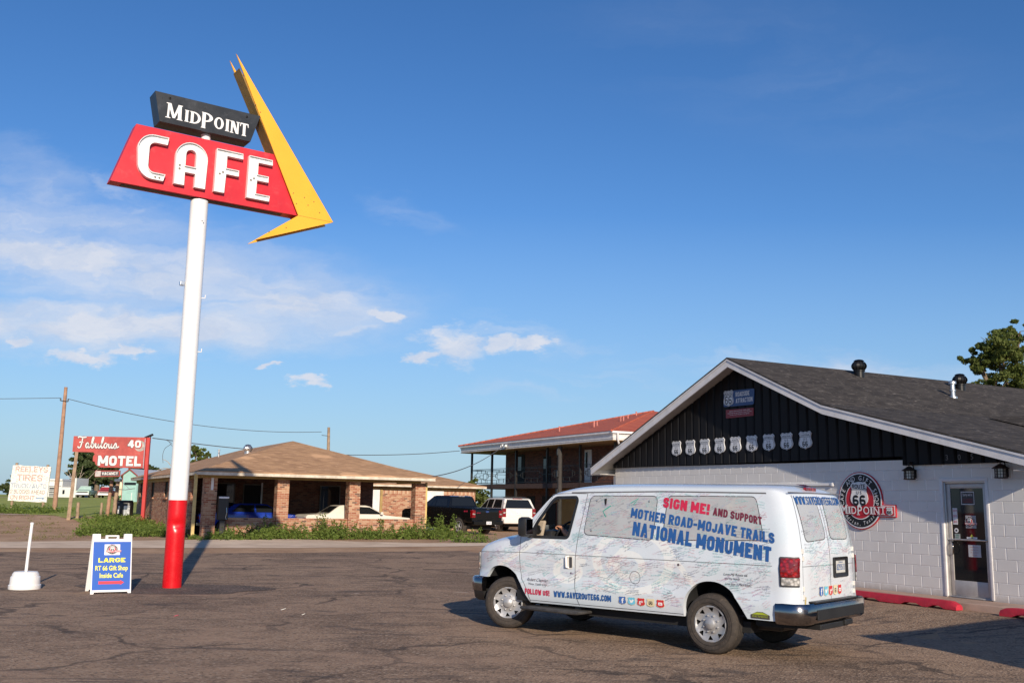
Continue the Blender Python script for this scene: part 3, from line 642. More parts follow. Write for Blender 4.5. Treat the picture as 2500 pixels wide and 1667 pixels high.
# ribbed metal siding on the gable, with the deeper piece over the door
def wave(u):
    f = (u % .29)/.29; return .055 if f < .60 else (.055-.05*ss(.60, .70, f) if f < .80 else .005+.05*ss(.80, .86, f))
mb = MB(); us = [i*.29/14 for i in range(int(13.0/.29*14))]
def sbot(u): return 2.955 if u < 10.30 else 2.775
for u0, u1 in zip(us, us[1:]):
    z0, z1 = sbot(u0+.001), sbot(u0+.001); t0, t1 = roofz(u0)-.06, roofz(u1)-.06
    if t0 < z0: continue
    a, b = wave(u0)+.012, wave(u1)+.012
    mb.face(((-a, -u0, z0), (-b, -u1, z1), (-b, -u1, t1), (-a, -u0, t0)), 1 if b > a+.008 else 0)
    mb.face(((0, -u0, z0), (-a, -u0, z0), (-b, -u1, z1), (0, -u1, z1)))
mb.box(-.067, 0, -10.305, -10.295, 2.775, 2.957)
mb.build('gable_siding', [M_siding, M_sidedge], cafe, fix=False)
# roof: slab, soffit and white bargeboards
OV = .54; DEP = 14.4
mb = MB(); ms = MB(); mf = MB()
for (u0, z0), (u1, z1) in zip(RL, RL[1:]):
    mb.face(((-OV-.03, -u0, z0+.045), (-OV-.03, -u1, z1+.045), (DEP, -u1, z1+.045), (DEP, -u0, z0+.045)))
    mb.face(((-OV-.03, -u0, z0+.005), (-OV-.03, -u1, z1+.005), (-OV-.03, -u1, z1+.045), (-OV-.03, -u0, z0+.045)))
    ms.face(((-OV+.02, -u0, z0-.045), (-OV+.02, -u1, z1-.045), (0, -u1, z1-.045), (0, -u0, z0-.045)))
    bt = .185
    mf.prism([(u0, z0-bt), (u1, z1-bt), (u1, z1), (u0, z0)], yz, -OV-.012, -OV+.022)
    mf.prism([(u0, z0-.035), (u1, z1-.035), (u1, z1+.008), (u0, z0+.008)], yz, -OV-.028, -OV-.0125)
mb.face(((-OV-.03, .45, 2.985), (-OV-.03, .45, 2.945), (DEP, .45, 2.945), (DEP, .45, 2.985))); mb.face(((-OV-.03, -13.52, 2.835), (-OV-.03, -13.52, 2.795), (DEP, -13.52, 2.795), (DEP, -13.52, 2.835)))
ms.box(-OV+.024, 14, .001, .42, 2.76, 2.775); ms.face(((-OV+.02, .43, 2.9), (14, .43, 2.9), (14, 0, 3.08), (-OV+.02, 0, 3.08)))
ms.box(-OV+.024, 14, -13.49, -13.0, 2.60, 2.615)
mf.box(-OV+.024, 14, .422, .448, 2.75, 2.935); mf.box(-OV+.024, 14, -13.52, -13.495, 2.60, 2.78)
mf.box(.02, .10, .03, .11, .25, 2.76)                                       # white downpipe at the corner
# low cross roof farther along the right slope
mb.mesh([(4.38, -8.93, 4.06), (3.4, -13.9, 2.80), (6.2, -13.9, 4.10), (6.0, -8.95, 4.14), (8.2, -13.9, 3.2), (7.6, -8.93, 4.06)], [(0, 1, 2, 3), (3, 2, 4, 5), (1, 4, 2)])
roof = mb.build('roof', M_shgrey, cafe, fix=False)
ms.build('soffit', M_soffit, cafe); mf.build('bargeboard', M_trim, cafe)
def turbine(x, u, z, s, parent, m, name='turbine_vent'):
    mb = MB(); k = 14
    mb.lathe([(.155*s, -.15), (.155*s, .16*s), (.18*s, .17*s), (.18*s, .20*s)], 20)
    for i in range(k):                                                       # curved vanes make the onion head
        a0 = 2*pi*i/k; pr = []
        for j in range(9):
            h = j/8; r = (.165+.075*sin(pi*min(1, h*1.05)))*s if h < .95 else .10*s; pr.append((r, .20*s+.30*s*h))
        for j in range(8):
            q = []
            for (r, zz), da in ((pr[j], 0), (pr[j+1], 0), (pr[j+1], 2*pi/k*1.12), (pr[j], 2*pi/k*1.12)):
                rr = r*(1.0 if da == 0 else .90); q.append((rr*cos(a0+da), rr*sin(a0+da), zz))
            mb.face(q)
    mb.lathe([(.155*s, .2*s), (.14*s, .48*s)], 16); mb.lathe([(.17*s, .50*s), (.12*s, .54*s), (.02*s, .56*s)], 16)
    o = mb.build(name, m, parent, smooth=40, fix=False); o.location = (x, -u, z); return o
turbine(3.35, 6.12, roofz(6.12)+.02, .80, roof, M_turb); turbine(6.75, 6.42, roofz(6.42)+.02, .80, roof, M_turb)
mb = MB(); mb.lathe([(.11, -.1), (.11, .02), (.06, .04), (.06, .15), (.08, .16), (.08, .19), (.06, .20), (.06, .33), (.095, .34), (.095, .40), (.07, .42), (.02, .43)], 18)
fl = mb.build('flue_pipe', M_steel, roof, smooth=35); fl.location = (5.41, -7.23, roofz(7.23)+.03)
# door: frame, leaf, glass, bars
dr = MB()
dr.bbox(.03, .15, -DU0-.05, -DU0-.001, DZ0-.01, DZ1, .006); dr.bbox(.03, .15, -DU1+.001, -DU1+.05, DZ0-.01, DZ1, .006); dr.bbox(.031, .149, -DU1+.05, -DU0-.05, DZ1-.055, DZ1-.001, .006)
dr.bbox(-.012, .03, -DU0-.02, -DU0+.045, DZ0, DZ1+.045, .005, 1); dr.bbox(-.012, .03, -DU1-.045, -DU1+.02, DZ0, DZ1+.045, .005, 1); dr.bbox(-.013, .03, -DU1-.0445, -DU0+.0445, DZ1-.018, DZ1+.0455, .005, 1)
l0, l1 = DU0+.055, DU1-.055
dr.bbox(.06, .105, -l0-.075, -l0, DZ0+.02, DZ1-.06, .006, 2); dr.bbox(.06, .105, -l1, -l1+.065, DZ0+.02, DZ1-.06, .006, 2)
dr.bbox(.0605, .1045, -l1+.065, -l0-.075, DZ0+.02, .645, .006, 2); dr.bbox(.0605, .1045, -l1+.065, -l0-.075, 2.325, DZ1-.06, .006, 2)
dr.bbox(.02, .10, -DU1, -DU0, DZ0-.012, DZ0+.018, .004, 2)
door = dr.build('door', [M_alu, M_trim, mat('door_frame', (.50, .47, .45), .45, .3, .1)], cafe, smooth=40)
mb = MB(); mb.box(.078, .086, -l1+.066, -l0-.076, .646, 2.324); mb.build('glass_pane', M_glassd, door)
mb = MB(); mb.tube([(.04, -l0+.005, 1.385), (.04, -l1+.01, 1.385)], .016, 8); mb.build('push_bar', M_alu, door, smooth=60)
mb = MB(); mb.tube([(.075, -l0-.065, 1.335), (.02, -l0-.09, 1.335), (-.005, -l0-.13, 1.30), (-.005, -l0-.13, 1.16), (.02, -l0-.10, 1.12), (.075, -l0-.065, 1.12)], .012, 8); mb.build('handle', M_chrome, door, smooth=60)
mb = MB(); mb.bbox(-.035, 0, -8.40, 0-.9, 2.395, 2.450, .006); mb.bbox(-.05, 0, -8.42, -8.36, 2.385, 2.46, .006); mb.build('cable_duct', M_white, cafe)
M_num = mat('dull_bronze', (.13, .12, .115), .5, .4)
for ch, u in (('3', 11.33), ('0', 11.60), ('5', 11.87)):
    nb = MB(); vs, fs = text2d(ch, .10, off=.006, align='CENTER'); nb.mesh([(-.074, -(u+a), 2.845+b) for a, b in vs], fs); nb.build('house_number', M_num, cafe)
# --- things on the cafe wall
def wallthing(name, label, cat, u, z, group=None, e=0.0): return thing(name, label, cat, G(-e, -u, z), GR, group)
def yf(u, z, t): return (-t, -u, z)                                          # local: u right, z up, t towards the viewer
def decal(mb, vs, fs, t, m=0, ou=0.0, oz=0.0, sc_=1.0): mb.mesh([(-t, -(ou+a*sc_), oz+b*sc_) for a, b in vs], fs, m)
STATES = ['ILLINOIS', 'MISSOURI', 'KANSAS', 'OKLAHOMA', 'ROUTE', 'TEXAS', 'NEW MEXICO', 'ARIZONA', 'CALIFORNIA']
M_shieldw = mat('shield_white', (.72, .73, .76), .35, var=.06, vscale=9)
for i, st in enumerate(STATES):
    u = 3.02+i*.5838; big = st == 'ROUTE'
    t = wallthing('route_shield_sign', 'white route 66 shield reading %s on the black gable' % st.title(), 'route sign', u, 3.20, 'row of nine route shields', .07)
    mb = MB(); mb.prism(shield(0, .0, .395, .40), yf, 0, .022); mb.build('plate', M_shieldw, t)
    mb = MB(); vs, fs = ribbon(shield(0, .017, .358, .362), .007, True); decal(mb, vs, fs, .0245); mb.box(-.0245, -.0225, -.165, .165, .263, .271)
    vs, fs = text_fit(st, min(.27, .04*len(st)+.02), .042, off=.008); decal(mb, vs, fs, .0245, 0, -twidth(vs)/2, .288)
    vs, fs = text_fit('U S', .11, .045, off=.01); decal(mb, vs, fs, .0245, 0, -.055, .197)
    
    for k, (vs, fs) in enumerate(stext('66', .165, .118, .20, bw=.42)): decal(mb, vs, fs, .0245+.0002*(k % 4), 0, -.0825, .055)
    mb.build('lettering', V_black, t, fix=False)
t = wallthing('attraction_sign', 'blue sign with a white route 66 shield and the words roadside attraction', 'sign', 5.51, 4.34, None, .07)
mb = MB(); mb.prism(rpoly([(-.56, 0), (.53, -.02), (.57, .36), (-.54, .39)], .05), yf, 0, .02); mb.build('plate', flat((.03, .075, .22), .4), t)
mb = MB(); mb.prism(shield(-.36, -.0, .40, .37), yf, .0205, .034); sh = mb.build('shield', M_shieldw, t)
mb = MB(); vs, fs = text_fit('ROUTE', .25, .05, off=.012); decal(mb, vs, fs, .036, 0, -.485, .29)
for k, (vs, fs) in enumerate(stext('66', .25, .20, .13, bw=.5)): decal(mb, vs, fs, .036+.0002*k, 0, -.485, .055)
mb.box(-.036, -.0345, .22, .50, .275, .285); vs, fs = ribbon(shield(-.36, .016, .365, .338), .008, True); decal(mb, vs, fs, .036)
mb.build('lettering', V_black, t, fix=False)
mb = MB()
for s_, w, zz in (('ROADSIDE', .50, .215), ('ATTRACTION', .60, .06)):
    for k, (vs, fs) in enumerate(stext(s_, w, .11, .15, bw=.36)): decal(mb, vs, fs, .022+.0002*(k % 5), 0, -.10, zz)
mb.build('lettering', V_white, t, fix=False)
t = wallthing('notice_plaque', 'small dark red plaque with white text below the blue attraction sign', 'plaque', 5.53, 4.055, None, .07)
mb = MB(); mb.prism(rpoly([(-.5, 0), (.49, 0), (.50, .19), (-.50, .21)], .02), yf, 0, .018); mb.build('plate', flat((.26, .018, .028), .45), t)
mb = MB()
for k, (s_, w) in enumerate((('MIDPOINT CAFE AND GIFT SHOP - ADRIAN, TEXAS', .74), ('Located at the exact geo mathematical center of Route 66', .86), ('this cafe is one of the oldest on the highway', .70), ('', 0))):
    if s_: vs, fs = text_fit(s_, w, .022); decal(mb, vs, fs, .0195, 0, -w/2, .145-.042*k)
mb.build('lettering', V_white, t, fix=False)
# the big round cafe sign
RS = thing('cafe_emblem_sign', 'large round black and red cafe sign with route shield and red name banner', 'sign', G(0, -9.14, 2.085), GR)
def emblem(parent, fnp, S=1.0, full=True):
    """round badge; fnp(u, z, t) -> point; built about its centre"""
    R = .585; zb0, zb1 = -.325, -.075; bx0, bx1 = -.62, .905
    a1 = math.degrees(math.asin(zb0/R)); a2 = math.degrees(math.asin(zb1/R))
    def outline(g):
        r = R-g; b0, b1 = zb0+g, zb1-g; x0, x1 = bx0+g, bx1-g
        A0, A1 = math.degrees(math.asin(b0/r)), math.degrees(math.asin(b1/r))
        return arc(0, 0, r, A1, 180-A1, 40)+[(x0, b1), (x0, b0)]+arc(0, 0, r, 180-A0, 360+A0, 24)+[(x1, b0), (x1, b1)]
    def lay(pts, t0, t1, m, name):
        mb = MB(); vs, fs = cdt(pts); n = len(pts)
        mb.mesh([fnp(a*S, b*S, t1) for a, b in vs], fs); mb.mesh([fnp(a*S, b*S, t0) for a, b in pts]+[fnp(a*S, b*S, t1) for a, b in pts], [(i, (i+1) % n, n+(i+1) % n, n+i) for i in range(n)])
        return mb.build(name, m, parent, fix=False)
    d = .030*S if full else .002; k = .003*S if full else .0015
    lay(outline(0), 0, d, V_red, 'red_edge'); lay(outline(.018), d, d+k, V_white, 'white_border'); 
    lay(arc(0, 0, R-.045, 0, 360, 56)[:-1], d+k, d+2*k, V_black, 'black_ring')
    lay(arc(0, 0, .385, 0, 360, 48)[:-1], d+2*k, d+3*k, V_white, 'white_ring'); lay(arc(0, 0, .365, 0, 360, 48)[:-1], d+3*k, d+4*k, V_red, 'red_disc')
    lay([(bx0+.035, zb0+.035), (bx1-.035, zb0+.035), (bx1-.035, zb1-.035), (bx0+.035, zb1-.035)], d+4*k, d+6*k, V_red, 'banner')
    lay(shield(0, -.135, .52, .47), d+6*k, d+8*k, V_white, 'shield')
    T = d+9.2*k
    mb = MB(); mw = MB()
    def put(M, vs, fs, ou, oz, t=T): M.mesh([fnp((ou+a)*S, (oz+b)*S, t) for a, b in vs], fs)
    
    for k_, (vs, fs) in enumerate(stext('ROUTE', .36, .09, .19, bw=.62)): put(mb, vs, fs, -.18, .243, T+.0002*(k_ % 5))
    
    vs, fs = text_fit('U S', .14, .065, off=.012); put(mb, vs, fs, -.07, .13)
    
    for k_, (vs, fs) in enumerate(stext('66', .35, .225, .24, bw=.62)): put(mb, vs, fs, -.175, -.11, T+.0002*k_)
    put(mb, [(-.225, .218), (.225, .218), (.225, .232), (-.225, .232)], [(0, 1, 2, 3)], 0, 0)
    lay(shield(.765, -.287, .165, .16), d+6*k, d+7*k, V_white, 'shield')
    
    for k_, (vs, fs) in enumerate(stext('66', .11, .07, .24, bw=.55)): put(mb, vs, fs, .71, -.264, T+.0002*k_)
    vs, fs = text_fit('ROUTE', .10, .025, off=.01); put(mb, vs, fs, .715, -.172)
    def arctext(s_, r, a0, a1, h, inward=False, shear=0):
        n = len(s_)
        for i, ch in enumerate(s_):
            if ch == ' ': continue
            an = R_(a0+(a1-a0)*i/(n-1)); vs, fs = text2d(ch, h, off=.006 if not shear else .002, align='CENTER', shear=shear); q = an-pi/2 if not inward else an+pi/2
            c_, s2 = cos(q), sin(q); ox, oz = (r*cos(an), r*sin(an)); put(mw, [(a*c_*.86-b*s2, a*.86*s2+b*c_) for a, b in vs], fs, ox, oz)
    arctext('CAFE AND GIFT SHOP', .415, 188, -8, .095); arctext('Adrian, Texas', .505, 222, 318, .075, True, .25)
    x = -.50
    for ch, h, w in (('M', .185, .17), ('I', .15, .045), ('D', .15, .13), ('P', .185, .12), ('O', .15, .155), ('I', .15, .045), ('N', .15, .145), ('T', .15, .12)):
        vs, fs = text_fit(ch, w, h, off=.012); z0 = -.272 if ch != 'P' else -.295; put(mw, vs, fs, x, z0)
        if ch in 'IMNPT':                                                     # slab serifs
            for zz in ((z0, z0+h-.016) if ch != 'T' else (z0,)):
                for (q0, q1) in (((-.02, w+.02),) if ch == 'I' else ((-.02, .05), (w-.05, w+.02)) if ch in 'MN' else ((-.02, .06),) if ch == 'P' else ((w/2-.045, w/2+.045),)):
                    if ch == 'P' and zz > z0: continue
                    put(mw, [(x+q0, zz), (x+q1, zz), (x+q1, zz+.016), (x+q0, zz+.016)], [(0, 1, 2, 3)], 0, 0)
        x += w+.034
    mb.build('lettering', V_black, parent, fix=False); mw.build('lettering', V_white, parent, fix=False)
emblem(RS, lambda u, z, t: (-t, -u, z))
# lanterns
M_iron = mat('rusty_iron', (.035, .022, .018), .6, .4, .4, vscale=20)
m, t_, p = newmat('frosted_glass'); M_frost = m; p.inputs['Base Color'].default_value = (.60, .56, .50, 1); p.inputs['Roughness'].default_value = .25; p.inputs['Coat Weight'].default_value = .5
def lantern(u, label):
    t = wallthing('wall_lantern', label, 'lantern', u, 2.47, 'pair of lanterns beside the cafe door')
    x0 = -.155; mb = MB()
    mb.lathe([(.10, .02), (.115, .03), (.115, .04)], 6, fn=lambda q: (x0+q[0], q[1], q[2]))
    for k in range(6):
        a = 2*pi*k/6; mb.bar((x0+.095*cos(a), .095*sin(a), .03), (x0+.095*cos(a), .095*sin(a), .195), .013)
        for zz in (.09, .145): mb.bar((x0+.095*cos(a), .095*sin(a), zz), (x0+.095*cos(a+pi/3), .095*sin(a+pi/3), zz), .007)
        mb.bar((x0+.0825*cos(a+pi/6), .0825*sin(a+pi/6), .03), (x0+.0825*cos(a+pi/6), .0825*sin(a+pi/6), .195), .006)
    mb.build('cage', M_iron, t)
    mb = MB(); mb.lathe([(.145, .19), (.145, .20), (.03, .275), (.0, .28)], 6, fn=lambda q: (x0+q[0], q[1], q[2])); mb.build('cap', M_iron, t)
    mb = MB(); mb.lathe([(.08, .035), (.08, .19)], 6, fn=lambda q: (x0+q[0], q[1], q[2])); mb.build('glass', M_frost, t)
    mb = MB(); pts = [(0, 0, .12), (-.03, 0, .26), (-.07, 0, .345), (-.12, 0, .36), (-.155, 0, .33), (-.155, 0, .28)]; mb.tube(smoothp(pts, 4), .011, 6)
    sp_ = [(-.095+.05*(1-i/14)*cos(-.4+i*.55), .0, .325+.05*(1-i/14)*sin(-.4+i*.55)) for i in range(13)]; mb.tube(sp_, .008, 5); mb.bbox(-.018, 0, -.045, .045, .05, .20, .006)
    mb.build('bracket', M_iron, t, smooth=50)
lantern(10.52, 'rusty black wall lantern left of the cafe door, below the siding corner'); lantern(12.50, 'rusty black wall lantern right of the cafe door, under the low roof edge')
# things stuck on the door glass
def sticker(name, label, cat, u0, u1, z0, z1, base, txt=(), tcol=V_black, border=None, e=.079):
    t = thing(name, label, cat, G(e, -(u0+u1)/2, z0), GR); w, h = u1-u0, z1-z0
    mb = MB(); mb.prism([(-w/2, 0), (w/2, 0), (w/2, h), (-w/2, h)], yf, 0.001, .003); mb.build('sheet', base, t)
    if border:
        mb = MB(); vs, fs = ribbon([(-w/2+.012, .012), (w/2-.012, .012), (w/2-.012, h-.012), (-w/2+.012, h-.012)], .016, True); decal(mb, vs, fs, .0045); mb.build('border', border, t, fix=False)
    if txt:
        mb = MB()
        for s_, tw, th, tz, mm in txt: vs, fs = text_fit(s_, tw, th, off=.01); decal(mb, vs, fs, .005, mm, -tw/2, tz)
        mb.build('lettering', tcol if isinstance(tcol, list) else [tcol], t, fix=False)
    return t
V_paper = flat((.70, .70, .72)); V_yel = flat((.55, .52, .05)); V_green = flat((.03, .22, .12))
sticker('door_sign', 'small black and red sorry sign in a white border, top of the door glass', 'sign', 11.47, 11.76, 2.02, 2.27, flat((.05, .05, .055)), (("Sorry we're", .20, .05, .165, 0), ('CLOSED', .2, .07, .045, 1)), [V_paper, flat((.22, .02, .03))], V_paper)
sticker('award_sticker', 'strip of three white stickers with red years on the door glass edge', 'sticker', 11.275, 11.375, 1.66, 1.96, V_paper, (('2014', .08, .04, .235, 0), ('2013', .08, .04, .135, 0), ('2012', .08, .04, .03, 0)), V_crimson)
t = sticker('logo_sticker', 'square white sticker with the round cafe badge on the door glass', 'sticker', 11.545, 11.765, 1.60, 1.83, flat((.36, .37, .38)))
em = bpy.data.objects.new('badge', None); COL.objects.link(em); em.parent = t; em.location = (-.006, .02, .115); emblem(em, lambda u, z, t_: (-t_, -u, z), .17, False)
t = thing('arrow_sticker', 'yellow arrow pointing up on the dark door glass', 'sticker', G(.079, -11.66, 1.44), GR)
mb = MB(); mb.prism([(-.018, -.05), (.018, -.05), (.018, 0), (.04, 0), (0, .055), (-.04, 0), (-.018, 0)], yf, .001, .003); mb.build('sheet', V_yel, t)
t = thing('smile_sticker', 'round white face sticker near the left edge of the door glass', 'sticker', G(.079, -11.335, 1.55), GR)
mb = MB(); mb.prism(arc(0, 0, .045, 0, 360, 16)[:-1], yf, .001, .003); mb.build('sheet', V_paper, t); mb = MB(); mb.prism(arc(0, 0, .02, 0, 360, 10)[:-1], yf, .0032, .004); mb.build('print', V_black, t)
sticker('hours_sticker', 'small white and green sticker under the round face on the door', 'sticker', 11.295, 11.41, 1.40, 1.49, flat((.38, .40, .40)), (('OPEN', .08, .03, .05, 0), ('DAILY', .08, .025, .012, 0)), V_green)
sticker('push_label', 'thin white label just above the push bar of the door', 'label', 11.55, 11.77, 1.405, 1.44, V_paper, (('PLEASE PULL', .16, .016, .01, 0),), V_blue)
sticker('paper_notice', 'white paper notice with faint red handwriting on the lower door glass', 'notice', 11.57, 11.83, 1.08, 1.30, flat((.50, .50, .52)), (('Summer hours', .17, .022, .17, 0), ('8 am to 4 pm', .15, .02, .12, 0), ('see you down', .16, .02, .075, 0), ('the road', .1, .02, .03, 0)), flat((.45, .16, .15)))
# red parking stops
def stop(a0, b0, b1, label):
    t = thing('wheel_stop', label, 'wheel stop', G(a0, (b0+b1)/2, 0), GR, 'red parking stops in front of the cafe'); L = abs(b1-b0)/2
    z0 = gz(*G(a0, (b0+b1)/2).xy)+.012; mb = MB()
    vs = []; n = 24
    for i in range(n+1):
        y = -L+2*L*i/n; e = min(1, (L-abs(y))/.14); hh = .09+.055*e; q = (abs(y)/L); low = .0 if not (.18 < q < .42 or .60 < q < .78) else .045
        w0, w1 = .085, .062*(.8+.2*e); vs += [(-w0, y, low), (-w0, y, hh*.55), (-w1, y, hh), (w1, y, hh), (w0, y, hh*.55), (w0, y, low)]
    fs = [(6*i+k, 6*i+(k+1) % 6, 6*i+6+(k+1) % 6, 6*i+6+k) for i in range(n) for k in range(6)]+[tuple(range(6)), tuple(6*n+k for k in reversed(range(6)))]
    mb.mesh(vs, fs, fn=lambda q: (q[0], q[1], q[2]+z0)); mb.build('concrete_bar', M_curb, t, smooth=30)
stop(-1.0, -12.16, -9.3, 'red concrete wheel stop in front of the cafe between van and door'); stop(-1.02, -15.6, -13.0, 'red concrete wheel stop in shadow right of the cafe door')
# neighbour on the right, out of frame: its flat roof throws the long shadow across the lot
t = thing('outbuilding', 'low flat-roofed white block outbuilding standing right of the cafe', 'building', G(-3.0, -25, 0), GR)
mb = MB(); mb.box(-2.6, 2.6, -4.4, 4.4, 0, 2.8); mb.build('wall', M_block, t); mb = MB(); mb.bbox(-2.8, 2.75, -4.6, 4.6, 2.801, 3.0, .02); mb.build('roof', M_trim, t)
mb = MB(); mb.bbox(-2.64, -2.601, -.5, .5, .1, 2.2, .01); mb.build('door', M_alu, t)
# ------------------------------------------------------------------ the tall cafe sign; local x runs along its face, -y is the front
ps = thing('pole_sign', 'tall cafe sign on a white pole with red foot, red panel and yellow boomerang arrow', 'sign', (-7.06, 21.252, 0), R_(34.5))
F_, B_ = -.20, .14                                                           # front and back of the boxes
def ff(x, z, t): return (x, -t, z)
mb = MB(); rs = random.Random(2)
pr = [(.193, -.05), (.193, .95)]+[(.193, 1.84), (.193, 1.841)]
nseg = 40; vs = []; zs = [0+i*.06 for i in range(31)]+[1.842]
def dent(a, z):                                                              # the knock in the red foot
    d = (cos(a-R_(-98))+1)/2; return .194-.050*math.exp(-((z-1.33)/.085)**2)*max(0, d)**10+.006*math.exp(-((z-1.22)/.06)**2)*max(0, d)**8
for z in zs:
    for k in range(nseg): a = 2*pi*k/nseg; r = dent(a, z); vs.append((r*cos(a), r*sin(a), z))
mb.mesh(vs, [(i*nseg+k, i*nseg+(k+1) % nseg, (i+1)*nseg+(k+1) % nseg, (i+1)*nseg+k) for i in range(len(zs)-1) for k in range(nseg)])
mb.build('pole_foot', M_polered, ps, smooth=60)
mb = MB(); mb.lathe([(.193, 1.8425), (.193, 8.45)], 40); mb.lathe([(.26, -.02), (.26, .012), (.20, .016)], 24)
pole = mb.build('pole', M_whitegl, ps, smooth=60)
mb = MB(); mb.bbox(-.30, -.21, -.06, .03, 6.48, 6.57, .006); mb.build('junction_box', M_steel, pole)
mb = MB()
for z in (6.25, 5.05): mb.tube([(.17, -.05, z), (.25, -.09, z), (.25, -.09, z+.07)], .012, 6)
mb.tube([(.0, -.19, 7.95), (.05, -.225, 7.97), (.05, -.225, 7.92)], .012, 6); mb.build('peg', M_white, pole)
mb = MB(); mb.lathe([(.105, 9.8), (.105, 10.05)], 24, fn=lambda q: (q[0]+.03, q[1]-.03, q[2])); mb.build('pole_neck', M_white, ps, smooth=60)
# red panel
mb = MB(); mb.prism([(-1.95, 8.48), (2.23, 8.48), (1.58, 9.84), (-1.52, 9.84)], ff, -F_-.0, -B_, 0); mb.box(-1.7, 1.9, -.10, .06, 8.472, 8.479, 1)
mb.build('red_panel', [M_red, M_plast], ps)
# open channel letters
def channel(outer, holes, bolts, name):
    d0, d1 = -F_+.001, -F_+.115; mb = MB(); vs, fs = cdt(outer, holes)
    mb.mesh([ff(a, b, d1-.055) for a, b in vs], fs); mb.mesh([ff(a, b, d0) for a, b in vs], fs)
    for P in [outer]+list(holes):
        n = len(P); mb.mesh([ff(a, b, d0) for a, b in P]+[ff(a, b, d1) for a, b in P], [(i, (i+1) % n, n+(i+1) % n, n+i) for i in range(n)])
        # inner skin of the rim
        ar = sum(P[i][0]*P[(i+1) % n][1]-P[(i+1) % n][0]*P[i][1] for i in range(n)); sg = 1 if (ar > 0) == (P is outer) else -1; q = []
        for i in range(n):
            a, b, c = Vector(P[i-1]), Vector(P[i]), Vector(P[(i+1) % n]); e1, e2 = (b-a).normalized(), (c-b).normalized(); nn = Vector((-e1.y-e2.y, e1.x+e2.x)); L = nn.length
            nn = nn/L if L > 1e-6 else Vector((-e1.y, e1.x)); k = 1/max(.5, nn.dot(Vector((-e1.y, e1.x)))); w = b+nn*.012*k*sg; q.append((w.x, w.y))
        mb.mesh([ff(a, b, d1-.056) for a, b in q]+[ff(a, b, d1) for a, b in q]+[ff(a, b, d1) for a, b in P], [(i, (i+1) % n, n+(i+1) % n, n+i) for i in range(n)]+[(n+i, n+(i+1) % n, 2*n+(i+1) % n, 2*n+i) for i in range(n)])
    o = mb.build('letter', M_white, ps, fix=False)
    mb = MB()
    for x, z in bolts: mb.lathe([(.022, 0), (.022, .012), (.012, .016)], 8, fn=lambda q: (x+q[0], -(d1-.055)-q[2], z+q[1]))
    mb.build('hole', M_boltc, o, fix=False)
Z0, Z1 = 8.65, 9.65
C_ = arc(-1.13, 9.30, .345, 180, 90, 8)+[(-.84, 9.645), (-.86, 9.475), (-1.10, 9.475)]+arc(-1.10, 9.34, .135, 90, 180, 6)[1:]+arc(-1.10, 8.94, .135, 180, 270, 6)+[(-.86, 8.805), (-.90, 8.65), (-1.13, 8.65)]+arc(-1.13, 8.97, .32, 270, 180, 8)[1:]
channel(C_, (), [(-1.06, 8.72), (-.97, 8.72)], 'C')
A_ = [(-.67, 8.65), (-.45, 8.65), (-.45, 8.95), (-.225, 8.95), (-.225, 8.65), (.01, 8.65), (.03, 9.30)]+arc(-.32, 9.30, .35, 0, 180, 14)[1:]
channel(A_, [[(-.45, 9.10), (-.225, 9.10), (-.225, 9.37)]+arc(-.3375, 9.37, .1125, 0, 180, 8)[1:]], [(-.56, 9.10), (-.56, 9.02)], 'A')
channel([(.21, 8.65), (.44, 8.65), (.46, 9.095), (.75, 9.095), (.75, 9.235), (.46, 9.235), (.46, 9.52), (.83, 9.52), (.82, 9.65), (.22, 9.65)], (), [(.40, 9.14), (.33, 9.09)], 'F')
channel([(.96, 8.65), (1.49, 8.65), (1.50, 8.78), (1.17, 8.78), (1.18, 9.095), (1.45, 9.095), (1.45, 9.235), (1.19, 9.235), (1.19, 9.52), (1.53, 9.52), (1.52, 9.65), (.97, 9.65)], (), [(1.12, 9.14), (1.05, 9.09)], 'E')
